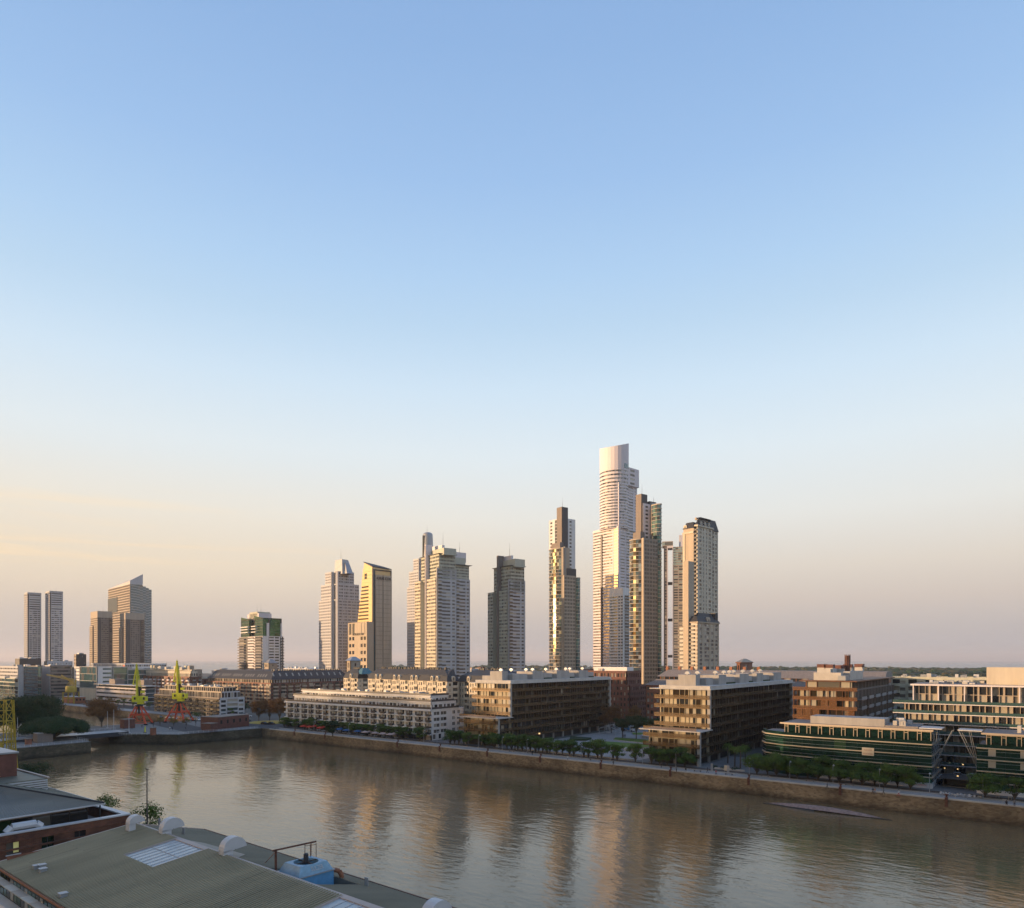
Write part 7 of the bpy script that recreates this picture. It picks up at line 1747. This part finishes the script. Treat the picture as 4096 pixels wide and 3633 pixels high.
# near slope leaves two openings for the glazed panels
sk = [(-73.9, -66.2), (-37.0, -30.5)]
a1 = gp(693, 3350, ZR)[0]; a2 = gp(812, 3390, ZR)[0]; yb_ = gp(520, 3435, zs(32.5))[1]
_p = [gpr(680,3347,ZR), gpr(521,3434,15.3), gpr(805,3388,ZR), gpr(636,3486,15.3), gpr(1372,3586,ZR)]
sk = [((_p[0][0]+_p[1][0])/2, (_p[2][0]+_p[3][0])/2), (_p[4][0], _p[4][0]+7)]
ylow = (_p[1][1]+_p[3][1])/2
b = MB(); x = XA
for s0, s1 in sk+[(XB, XB)]:
    corrugated(b, (x,YE-.4,zs(YE-.4)), (s0,YE-.4,zs(YE-.4)), (s0,YR,ZR), (x,YR,ZR), .38, .2)
    if s1 > s0: corrugated(b, (s0,YE-.4,zs(YE-.4)), (s1,YE-.4,zs(YE-.4)), (s1,ylow,zs(ylow)), (s0,ylow,zs(ylow)), .38, .2)
    x = s1
b.build('roof', M['olive_roof'], W1)
for s0, s1 in sk:
    b = MB(); b.poly([(s0,ylow,zs(ylow)+.02),(s1,ylow,zs(ylow)+.02),(s1,YR,ZR+.02),(s0,YR,ZR+.02)]); o = b.build('skylight', M['sky_panel'] if 'sky_panel' in M else mat('sky_panel', (.42,.45,.46), rough=.25, var=.12, scale=.7), W1)
    b = MB()
    for i in range(8): xx = s0+(s1-s0)*i/7; b.bar((xx,ylow,zs(ylow)+.06),(xx,YR,ZR+.06),.035)
    yy = (ylow+YR)/2; b.bar((s0,yy,zs(yy)+.06),(s1,yy,zs(yy)+.06),.03); b.build('glazing_bar', M['white_metal'], o)
    b = MB(); b.bar((s0,ylow,zs(ylow)+.08),(s0,YR,ZR+.08),.11); b.bar((s1,ylow,zs(ylow)+.08),(s1,YR,ZR+.08),.11); b.build('frame', M['ridge_cap'], o)
_a, _b = gpr(1195, 3516, 15.2), gpr(1334, 3479, 15.2)
CTX, CTY = (_a[0]+_b[0])/2-1.75, (_a[1]+_b[1])/2
wx0, wx1, wy0, wy1 = CTX-2.6, CTX+5.2, YR+.55, YR+6.4            # sunken well that holds the cooling tower
def farp(b, x0, x1, y0, y1): corrugated(b, (x0,y0,zn(y0)), (x1,y0,zn(y0)), (x1,y1,zn(y1)), (x0,y1,zn(y1)), .30, .06)
b = MB(); farp(b, XA, wx0, YR, YF); farp(b, wx1, XB, YR, YF); farp(b, wx0, wx1, YR, wy0); farp(b, wx0, wx1, wy1, YF); b.build('roof', M['grey_roof'], W1)
b = MB(); zb = 12.9; b.quad((wx0,wy0,zb),(wx1,wy0,zb),(wx1,wy1,zb),(wx0,wy1,zb)); b.quad((wx0,wy0,zb),(wx0,wy1,zb),(wx0,wy1,zn(wy1)),(wx0,wy0,zn(wy0))); b.quad((wx1,wy1,zb),(wx1,wy0,zb),(wx1,wy0,zn(wy0)),(wx1,wy1,zn(wy1))); b.quad((wx0,wy1,zb),(wx1,wy1,zb),(wx1,wy1,zn(wy1)),(wx0,wy1,zn(wy1))); b.quad((wx0,wy0,zb),(wx0,wy0,zn(wy0)),(wx1,wy0,zn(wy0)),(wx1,wy0,zb)); b.build('well', M['slate_roof'], W1)
b = MB(); b.hexa([(XA,YR-.35,ZR-.02),(XB,YR-.35,ZR-.02),(XB,YR+.3,ZR-.05),(XA,YR+.3,ZR-.05),(XA,YR-.35,ZR+.09),(XB,YR-.35,ZR+.09),(XB,YR+.3,ZR+.12),(XA,YR+.3,ZR+.12)]); b.build('ridge_cap', M['ridge_cap'], W1)
b = MB(); b.bar((XA,YE-.4,zs(YE-.4)+.08),(XA,YR,ZR+.08),.12); b.bar((XA,YR,ZR),(XA,YF,ZF+.06),.1); b.build('verge_trim', M['ridge_cap'], W1)
b = MB(); b.bar((XA,YF+.1,ZF+.02),(XB,YF+.1,ZF+.02),.09); b.build('gutter', M['rust'], W1)
b = MB(); b.bar((XA,YE-.45,zs(YE)-.1),(XB,YE-.45,zs(YE)-.1),.14); b.build('gutter', M['terracotta'], W1)
# pale inner panels on the far slope
b = MB(); x = XA+2
b.poly([(XA+10,YR+.5,zn(YR+.5)+.1),(XA+23,YR+.5,zn(YR+.5)+.1),(XA+20,YR+3.2,zn(YR+3.2)+.1),(XA+13,YR+2.2,zn(YR+2.2)+.1)]); b.poly([(-40,YR+.5,zn(YR+.5)+.1),(-8,YR+.5,zn(YR+.5)+.1),(-14,YR+3,zn(YR+3)+.1),(-34,YR+1.6,zn(YR+1.6)+.1)]); b.build('roof_panel', M['slate_roof'], W1)
# under-eave wall: white strip, clerestory panes, stepped canopy slabs
b = MB(); b.box(XA, XB, YE+.05, YE+.5, 9.2, zs(YE)-.25); b.build('wall', M['dark_metal'], W1)
for i in range(48):
    x = XA+.6+i*1.12; q = MB(); q.quad((x,YE+.02,11.3),(x+.9,YE+.02,11.3),(x+.9,YE+.02,13.4),(x,YE+.02,13.4)); q.build('window', M[['glass_green_light','glass_curtain','glass_dark','glass_green_light'][(i*7) % 4]], W1)
for i in range(30):
    x = XA-1+i*2.6; q = MB(); q.box(x,x+2.5,YE-1.35,YE-.55,13.5,13.58); q.build('canopy_panel', M['cream_wall' if i % 2 else 'sand_wall'], W1)
b = MB(); b.box(XA-1,XB,YE-1.0,YE-.0,9.2,11.2); b.build('parapet', M['white_wall'], W1)
# roof fittings
def vent_hood(px, py, label, r=1.28, z=None, y=None):
    y = YR+.9 if y is None else y; x = gpr(px, py, ZR)[0] if z is None else gpr(px, py, z)[0]
    o = thing('vent_hood', label, 'roof vent', (x, y, zn(y) if y > YR else zs(y)), group='curved roof vents')
    b = MB(); k = 14; wd = 1.0
    prof = []
    for i in range(k+1): a = pi*1.05-(pi*1.05-.12)*i/k; prof.append((cos(a)*r, .9+sin(a)*r))
    inn = [(cos(pi*1.05-(pi*1.05-.12)*i/k)*r*.06, .9+sin(pi*1.05-(pi*1.05-.12)*i/k)*r*.06) for i in range(k+1)]
    for sx in (-wd/2, wd/2):
        for (u, h), (u2, h2) in zip(prof, inn): b.v.append((sx, u, h)); b.v.append((sx, u2, h2))
    m_ = 2*(k+1)
    for i in range(k):
        a = 2*i
        b.f += [(a, a+2, a+3, a+1), (m_+a, m_+a+1, m_+a+3, m_+a+2), (a, m_+a, m_+a+2, a+2), (a+1, a+3, m_+a+3, m_+a+1)]; b.m += [0]*4
    b.f.append((0, 1, m_+1, m_)); b.m.append(0)
    b.build('hood', M['white_metal'], o); b = MB(); b.box(-wd/2,wd/2,-r,-r*.2,-.5,.9); b.build('duct', M['white_metal'], o)
    o.rotation_euler = (0, 0, 0)
vent_hood(690, 3330, 'curved metal roof vent beyond the ridge, first from the left')
vent_hood(905, 3420, 'curved metal roof vent beyond the ridge, second from the left')
vent_hood(1725, 3700, 'curved metal roof vent cut by the bottom edge of the photo')
vent_hood(572, 3330, 'smaller round roof vent at the end of the ridge, near the dark pole', .9, 15.4, YR-1.0)
for k, (px, py) in enumerate(((147, 3463), (168, 3462), (171, 3476), (252, 3568))):
    x, y = gpr(px, py, 14.9); o = thing('roof_vent_box', 'small square metal vent on the olive roof, %s from the left' % ORD[k], 'roof vent', (x, y, zs(y)), group='small square roof vents'); b = MB(); b.box(-.3,.3,-.3,.3,0,.45); b.box(-.36,.36,-.36,.36,.45,.52); b.build('box', M['grey_metal'], o)
for k, (px, py, y) in enumerate(((628, 3300, 43.5), (760, 3330, 43), (1481, 3535, 46.5))):
    x = gpr(px, py, zn(y))[0]; o = thing('roof_pipe', 'small metal roof pipe on the far slope, %s from the left' % ORD[k], 'roof pipe', (x, y, zn(y)), group='roof pipes'); b = MB(); b.bar((0,0,0),(0,0,.8),.09,k=6); b.bar((.3,0,0),(.3,0,.8),.09,k=6); b.build('pipe', M['grey_metal'], o)
x, y = gp(590, 3290, 15.5); o = thing('pole', 'tall dark slender pole rising beyond the corrugated roof', 'pole', (*pd(588, 96), 0)); b = MB(); b.bar((0,0,0),(0,0,hz(3076, 96)),.16,r2=.06,k=7); b.build('shaft', M['dark_metal'], o); b = MB(); zt = hz(3076, 96); b.box(-.4,.4,-.05,.05,zt-.05,zt+.05); b.build('fitting', M['dark_metal'], o)
# cooling tower
xc, yc = gp(1218, 3545, 14.6)
_a, _b = gpr(1195, 3516, 15.2), gpr(1334, 3479, 15.2)
CTX, CTY = (_a[0]+_b[0])/2-1.75, (_a[1]+_b[1])/2
CT = thing('cooling_tower', 'blue metal cooling tower with a round fan opening, lettered on its sloped collar', 'cooling tower', (CTX, CTY, 12.9), 0)
Wd, Dd, Hh = 1.75, 1.93, 2.3
b = MB(); b.box(-Wd,Wd,-Dd,Dd,0,Hh)
for i in range(4): xx = -Wd+i*2*Wd/3; b.box(xx-.04,xx+.04,-Dd-.05,Dd+.05,0,Hh)
for i in range(4): yy = -Dd+i*2*Dd/3; b.box(-Wd-.05,Wd+.05,yy-.04,yy+.04,0,Hh)
b.build('casing', M['blue_paint'], CT)
b = MB(); e = .12; b.box(-Wd-.15,Wd+.15,-Dd-.15,Dd+.15,Hh,Hh+.1); b.build('deck', M['grey_metal'], CT)
b = MB(); t_ = .42; n = 20; h1 = Hh+.95
bx, by = Wd, Dd; tx, ty = Wd-t_, Dd-t_
bb = [(-bx,-by),(bx,-by),(bx,by),(-bx,by)]; tt = [(-tx,-ty),(tx,-ty),(tx,ty),(-tx,ty)]
for i in range(4): j = (i+1) % 4; b.poly([(*bb[i],Hh+.1),(*bb[j],Hh+.1),(*tt[j],h1),(*tt[i],h1)])
rf_ = 1.2
def sq(a):
    c, s_ = cos(a), sin(a); k = min(tx/max(abs(c), 1e-6), ty/max(abs(s_), 1e-6)); return (c*k, s_*k, h1)
angs = sorted([2*pi*i/24 for i in range(24)]+[atan2(ty, tx) % (2*pi), atan2(ty, -tx) % (2*pi), atan2(-ty, -tx) % (2*pi), atan2(-ty, tx) % (2*pi)])
for i in range(len(angs)):
    a, c = angs[i], angs[(i+1) % len(angs)]; b.poly([sq(a), sq(c), (rf_*cos(c), rf_*sin(c), h1), (rf_*cos(a), rf_*sin(a), h1)])
    b.poly([(rf_*cos(a), rf_*sin(a), h1), (rf_*cos(c), rf_*sin(c), h1), (rf_*cos(c), rf_*sin(c), Hh+.3), (rf_*cos(a), rf_*sin(a), Hh+.3)])
col = b.build('collar', M['light_blue_paint'], CT)
# the lettered side faces +x
nx = Vector((1.15-.1, 0, t_)).normalized(); ang = atan2(t_, .85)
sign(CT, 'SULZER', .62, (Wd-t_*.5+.04, .2, Hh+.56), (pi/2-ang, 0, pi/2), M['white_metal'], 'lettering', .01, width=1.35)
b = MB()
for i in range(5): a = 2*pi*i/5+.3; b.hexa([(.2*cos(a),.2*sin(a),Hh+.45),(1.1*cos(a-.12),1.1*sin(a-.12),Hh+.4),(1.1*cos(a+.22),1.1*sin(a+.22),Hh+.5),(.2*cos(a+1),.2*sin(a+1),Hh+.5),(.2*cos(a),.2*sin(a),Hh+.5),(1.1*cos(a-.12),1.1*sin(a-.12),Hh+.45),(1.1*cos(a+.22),1.1*sin(a+.22),Hh+.55),(.2*cos(a+1),.2*sin(a+1),Hh+.55)])
b.lathe([(1.15,Hh+.2),(1.15,Hh+.25)], 20); b.build('fan', M['black_metal'], CT)
b = MB(); b.bar((-rf_,0,h1-.05),(rf_,0,h1-.05),.1); b.bar((0,-rf_,h1-.05),(0,rf_,h1-.05),.08); b.lathe([(.24,h1-.2),(.24,h1+.7),(.16,h1+.8)], 12); b.build('motor', M['slate'], CT)
o = thing('davit', 'rusty red hoist arm over the blue cooling tower', 'hoist', (CTX-2.05, CTY-2.05, 13.5))
b = MB(); b.bar((0,0,0),(0,0,3.9),.12); b.build('post', M['rust'], o)
b = MB(); b.bar((-.1,-.3,3.8),(.8,4.1,4.0),.1); b.build('beam', M['rust'], o)
b = MB()
for q in ((.6,2.9),(.95,3.3),(.65,3.6),(1.0,3.95)): b.bar((q[0],q[1],3.9),(q[0],q[1],2.3),.035)
b.bar((.6,2.9,3.75),(1.0,3.95,3.75),.03); b.build('hanger', M['rust'], o)
b = MB(); b.bar((0,0,3.7),(-2.6,.4,2.0),.03); b.build('stay', M['terracotta'], o)
o = thing('pipe', 'red and green elbow pipe beside the blue cooling tower', 'pipe', (CTX+1.25, CTY+2.15, 13.0)); b = MB()
pts = [(0,-.4,2.0),(.15,.2,2.05),(.5,.55,1.9),(.6,.75,1.4),(.55,.75,.8)]
for i in range(4): b.bar(pts[i], pts[i+1], .24, k=8)
b.build('elbow', M['terracotta'], o); b = MB(); b.bar((.55,.75,.85),(.55,.75,-.3),.27,k=8); b.lathe([(.42,.2),(.42,.35)], 10, 0, (.55,.75)); b.build('riser', M['slate'], o)

_Mr = Matrix.Translation((XA, YR, 0)) @ Matrix.Rotation(RW, 4, 'Z') @ Matrix.Translation((-XA, -YR, 0))
for o in set(bpy.data.objects)-_before:
    if o.parent is None and o.get('category') != 'pole': o.matrix_world = _Mr @ (Matrix.Translation(o.location) @ o.rotation_euler.to_matrix().to_4x4())

# ------------------------------------------------------------------ brick warehouse on the left
W2 = thing('brick_warehouse', 'red brick warehouse with white coping and hipped metal roof at the left edge', 'warehouse', (0,0,0))
XS = -101.5; YC = 44.8; ZP = 14.5; YW0 = 22
def brickmat():
    m = bpy.data.materials.new('brickwork'); m.use_nodes = True; t = m.node_tree; l = t.links; b = t.nodes['Principled BSDF']; b.inputs['Roughness'].default_value = .9
    co = t.nodes.new('ShaderNodeTexCoord'); sx = t.nodes.new('ShaderNodeSeparateXYZ'); l.new(co.outputs['Object'], sx.inputs[0]); ad = t.nodes.new('ShaderNodeMath'); l.new(sx.outputs[0], ad.inputs[0]); l.new(sx.outputs[1], ad.inputs[1])
    cb = t.nodes.new('ShaderNodeCombineXYZ'); l.new(ad.outputs[0], cb.inputs[0]); l.new(sx.outputs[2], cb.inputs[1])
    bk = t.nodes.new('ShaderNodeTexBrick'); bk.inputs['Scale'].default_value = 1; bk.inputs['Brick Width'].default_value = .45; bk.inputs['Row Height'].default_value = .15; bk.inputs['Mortar Size'].default_value = .015
    bk.inputs['Color1'].default_value = (.17,.062,.035,1); bk.inputs['Color2'].default_value = (.11,.042,.028,1); bk.inputs['Mortar'].default_value = (.12,.09,.07,1)
    l.new(cb.outputs[0], bk.inputs['Vector']); n = t.nodes.new('ShaderNodeTexNoise'); n.inputs['Scale'].default_value = .6; n.inputs['Detail'].default_value = 5; l.new(co.outputs['Object'], n.inputs['Vector'])
    r = ramp(t, [(.3, (.6,.6,.6)), (.7, (1.35,1.3,1.2))]); l.new(n.outputs['Fac'], r.inputs[0]); mx = t.nodes.new('ShaderNodeMixRGB'); mx.blend_type = 'MULTIPLY'; mx.inputs[0].default_value = 1
    l.new(bk.outputs[0], mx.inputs[1]); l.new(r.outputs[0], mx.inputs[2]); l.new(mx.outputs[0], b.inputs['Base Color']); M['brickwork'] = m
brickmat()
wins = [(25, 80, 3366, 3416), (167, 217, 3340, 3391), (298, 344, 3320, 3362)]
def y_at(px, x): # intersect plane x = const
    k = (px-2048)/2800.0; Y = x/(CS*k-SN); return SN*k*Y+CS*Y
def z_at(px, py, x):
    k = (px-2048)/2800.0; Y = x/(CS*k-SN); return hz(py, Y)
b = MB(); segs = []
ys = []
for a, c, t0, t1 in wins: ys.append((y_at(a, XS), y_at(c, XS), z_at((a+c)/2, t1, XS), z_at((a+c)/2, t0, XS)))
cur = YW0; wt_ = .5
for y0, y1, z0, z1 in ys:
    b.box(XS-wt_, XS, cur, y0, 0, ZP); b.box(XS-wt_, XS, y0, y1, 0, z0); b.box(XS-wt_, XS, y0, y1, z1, ZP); cur = y1
b.box(XS-wt_, XS, cur, YC, 0, ZP); b.box(-150, XS-wt_, YC-.5, YC, 0, ZP); b.box(-150, XS-wt_, YW0, YW0+.5, 0, ZP)
b.box(XS-.02, XS+.12, YW0, YC+.1, ZP-2.0, ZP-1.75); b.box(XS-.02, XS+.08, YW0, YC+.1, ZP-1.0, ZP-.8)
b.build('wall', M['brickwork'], W2)
for i, (y0, y1, z0, z1) in enumerate(ys):
    q = MB(); q.quad((XS-.3,y0,z0),(XS-.3,y1,z0),(XS-.3,y1,z1),(XS-.3,y0,z1)); o = q.build('window', M[['glass_mid','glass_green','glass_dark'][i]], W2)
    q = MB(); q.box(XS-.1, XS+.14, y0-.08, y1+.08, z0-.12, z0); q.build('sill', M['white_metal'], o)
    q = MB(); q.box(XS-.32, XS-.22, (y0+y1)/2-.04, (y0+y1)/2+.04, z0, z1); q.build('frame', M['dark_metal'], o)
q = MB(); y0, y1, z0, z1 = ys[0]; q.quad((XS-.29,(y0+y1)/2+.1,z0+.1),(XS-.29,y1-.05,z0+.1),(XS-.29,y1-.05,z1-.1),(XS-.29,(y0+y1)/2+.1,z1-.1)); q.build('lit_pane', mat('lit_pane', (.5,.5,.2), emit=(.75,.72,.3), estr=.15), W2)
b = MB(); b.bar((XS+.1, y_at(272, XS), 0), (XS+.1, y_at(272, XS), ZP-2), .09, k=6); b.build('downpipe', M['black_metal'], W2)
b = MB(); b.box(XS-.75, XS+.12, YW0, YC+.12, ZP, ZP+.18); b.box(-150, XS-.75, YC-.7, YC+.12, ZP, ZP+.18); b.build('coping', M['white_metal'], W2)
b = MB(); b.box(-150, XS-.5, YW0+.5, YC-.5, 12.5, 12.9); b.build('roof_deck', M['roof_gravel'], W2)
# set-back glazed storey under the hipped roof
ZH = 16.2; hx0, hx1, hy0, hy1 = -150, -103.6, 20.0, 42.4
b = MB(); b.box(hx0, hx1-1.4, hy0+1, hy1-1.5, 12.9, 13.9); b.box(hx0, hx1-1.6, hy0+1, hy1-1.8, 15.6, ZH); b.build('wall', M['tan_wall'], W2)
for i in range(9):
    y0 = hy0+1+i*2.2; m = ['glass_dark','tan_wall','glass_mid','glass_dark','glass_green_light','glass_dark','glass_mid','glass_dark','glass_dark'][i]
    q = MB(); q.box(hx1-1.75, hx1-1.5, y0+.06, y0+2.14, 13.9, 15.6); q.build('window', M[m], W2)
b = MB()
for i in range(10): y0 = hy0+1+i*2.2; b.box(hx1-1.72, hx1-1.44, y0-.06, y0+.06, 13.9, 15.6)
b.bar((hx1-.4, hy1-.4, 12.9), (hx1-.4, hy1-.4, ZH), .1); b.build('frame', M['black_metal'], W2)
AX, AY, AZ = -111, 31.2, 19.6
b = MB(); corrugated(b, (hx1, hy0, ZH), (hx1, hy1, ZH), (AX, AY+.01, AZ), (AX, AY, AZ), .4, .05)
b.build('roof', M['slate_roof'], W2)
b = MB(); corrugated(b, (hx0, hy1, ZH), (hx1, hy1, ZH), (AX, AY, AZ), (hx0, AY, AZ), .4, .05); corrugated(b, (hx0, hy0, ZH), (hx1, hy0, ZH), (AX, AY, AZ), (hx0, AY, AZ), .4, .05); b.build('roof', M['grey_roof'], W2)
b = MB(); b.bar((hx1, hy1, ZH+.1), (AX, AY, AZ+.1), .16); b.bar((hx1, hy0, ZH+.1), (AX, AY, AZ+.1), .16); b.bar((AX, AY, AZ+.1), (hx0, AY, AZ+.1), .16); b.build('ridge_cap', M['slate'], W2)
b = MB(); b.bar((hx1+.05, hy0, ZH-.05), (hx1+.05, hy1, ZH-.05), .12); b.bar((hx0, hy1+.05, ZH-.05), (hx1, hy1+.05, ZH-.05), .12); b.build('gutter', M['white_metal'], W2)
# big duct on the terrace
o = thing('air_duct', 'large pale air duct arch with a round red fan on the brick warehouse terrace', 'duct', (XS-1.4, y_at(95, XS-1.4), 12.9)); b = MB(); k = 8
pts = [(0,-2.0,0),(0,-1.9,1.6),(0,-1.3,2.2),(0,1.3,2.2),(0,1.9,1.7),(0,1.95,.8)]
for i in range(5): b.bar(pts[i], pts[i+1], .5, k=8)
b.build('duct', M['white_metal'], o); b = MB(); b.bar((.1,2.3,.9),(.8,2.6,.9),.5,k=12); b.build('fan', M['red_paint'], o); b = MB(); b.box(-.3,.3,-1.1,.6,.2,1.6); b.build('housing', M['brown_wall'], o)
# louvred plant house and dark tower behind
o = thing('plant_house', 'long plant house with white louvres behind the hipped metal roof', 'building', (0,0,0)); D0 = 140
zl = 18.6; x1_, y1_ = gp(190, 3112, zl)
b = MB(); b.box(x1_-60, x1_, y1_-16, y1_, 0, zl); b.build('wall', M['grey_roof'], o)
b = MB()
for i in range(9): b.box(x1_, x1_+.12, y1_-15.5, y1_, zl-2.9+i*.32, zl-2.9+i*.32+.2)
b.build('louvre', M['white_metal'], o); b = MB(); b.box(x1_-60, x1_+.2, y1_-.1, y1_+.25, zl, zl+.2); b.build('coping', M['ridge_cap'], o)
o = thing('stair_house', 'dark square stair house with an orange lit wall at the left edge', 'building', (0,0,0)); zz = 22.0; x2, y2 = gp(68, 3012, zz)
b = MB(); b.box(x2-9, x2, y2-7, y2, 0, zz); b.build('wall', M['dark_brick'], o); b = MB(); b.box(x2-9.2, x2+.2, y2-7.2, y2+.2, zz, zz+.25); b.build('roof', M['grey_metal'], o); b = MB(); b.box(x2, x2+.1, y2-7, y2-3.6, zz-4, zz-.4); b.build('lit_wall_patch', M['terracotta'], o)  # terracotta slab paints the orange light on the wall
o = thing('pole', 'thin red pole at the left edge before the dark stair house', 'pole', (*pd(14, 138), 0)); b = MB(); b.bar((0,0,0),(0,0,hz(2990, 138)),.12,r2=.07,k=6); b.build('shaft', M['rust'], o)
# low roofs at the bottom left corner
o = thing('annex', 'low annex with pale flat roofs and white parapets in the bottom left corner', 'building', (0,0,0))
xa_, ya_ = gp(60, 3560, 8.2)
b = MB(); b.box(XA-9, XA+22, 8, YE-1.6, 0, 8.2); b.build('wall', M['white_wall'], o)
b = MB(); b.box(XA-8.6, XA+21.6, 8.4, YE-2.0, 8.2, 8.35); b.build('roof', M['sand_wall'], o)
b = MB(); b.box(XA-9, XA+22, YE-2.0, YE-1.6, 8.2, 9.4); b.box(XA+2, XA+2.4, 8, YE-1.6, 8.2, 9.6); b.box(XA-9, XA-8.6, 8, YE-1.6, 8.2, 9.0); b.build('parapet', M['white_wall'], o)
b = MB(); b.box(XA-7, XA+1.4, 14, YE-2.4, 8.4, 10.4); b.build('roof_room', M['cream_wall'], o)
o = thing('canopy_post', 'thin dark post standing on the annex roof', 'post', (*gp(85, 3615, 8.35), 8.35)); b = MB(); b.bar((0,0,0),(0,0,3.6),.09,k=6); b.build('shaft', M['black_metal'], o)

# ------------------------------------------------------------------ air
hm = bpy.data.materials.new('haze'); hm.use_nodes = True; t = hm.node_tree; t.nodes.clear()
pv = t.nodes.new('ShaderNodeVolumePrincipled'); pv.inputs['Color'].default_value = (.93, .93, .97, 1)
pv.inputs['Density'].default_value = .00007; pv.inputs['Anisotropy'].default_value = .15
om = t.nodes.new('ShaderNodeOutputMaterial'); t.links.new(pv.outputs[0], om.inputs['Volume'])
b = MB(); b.box(-39000, 39000, -39000, 39000, -7.8, 262)
hzo = b.build('haze', hm); hzo['kind'] = 'stuff'
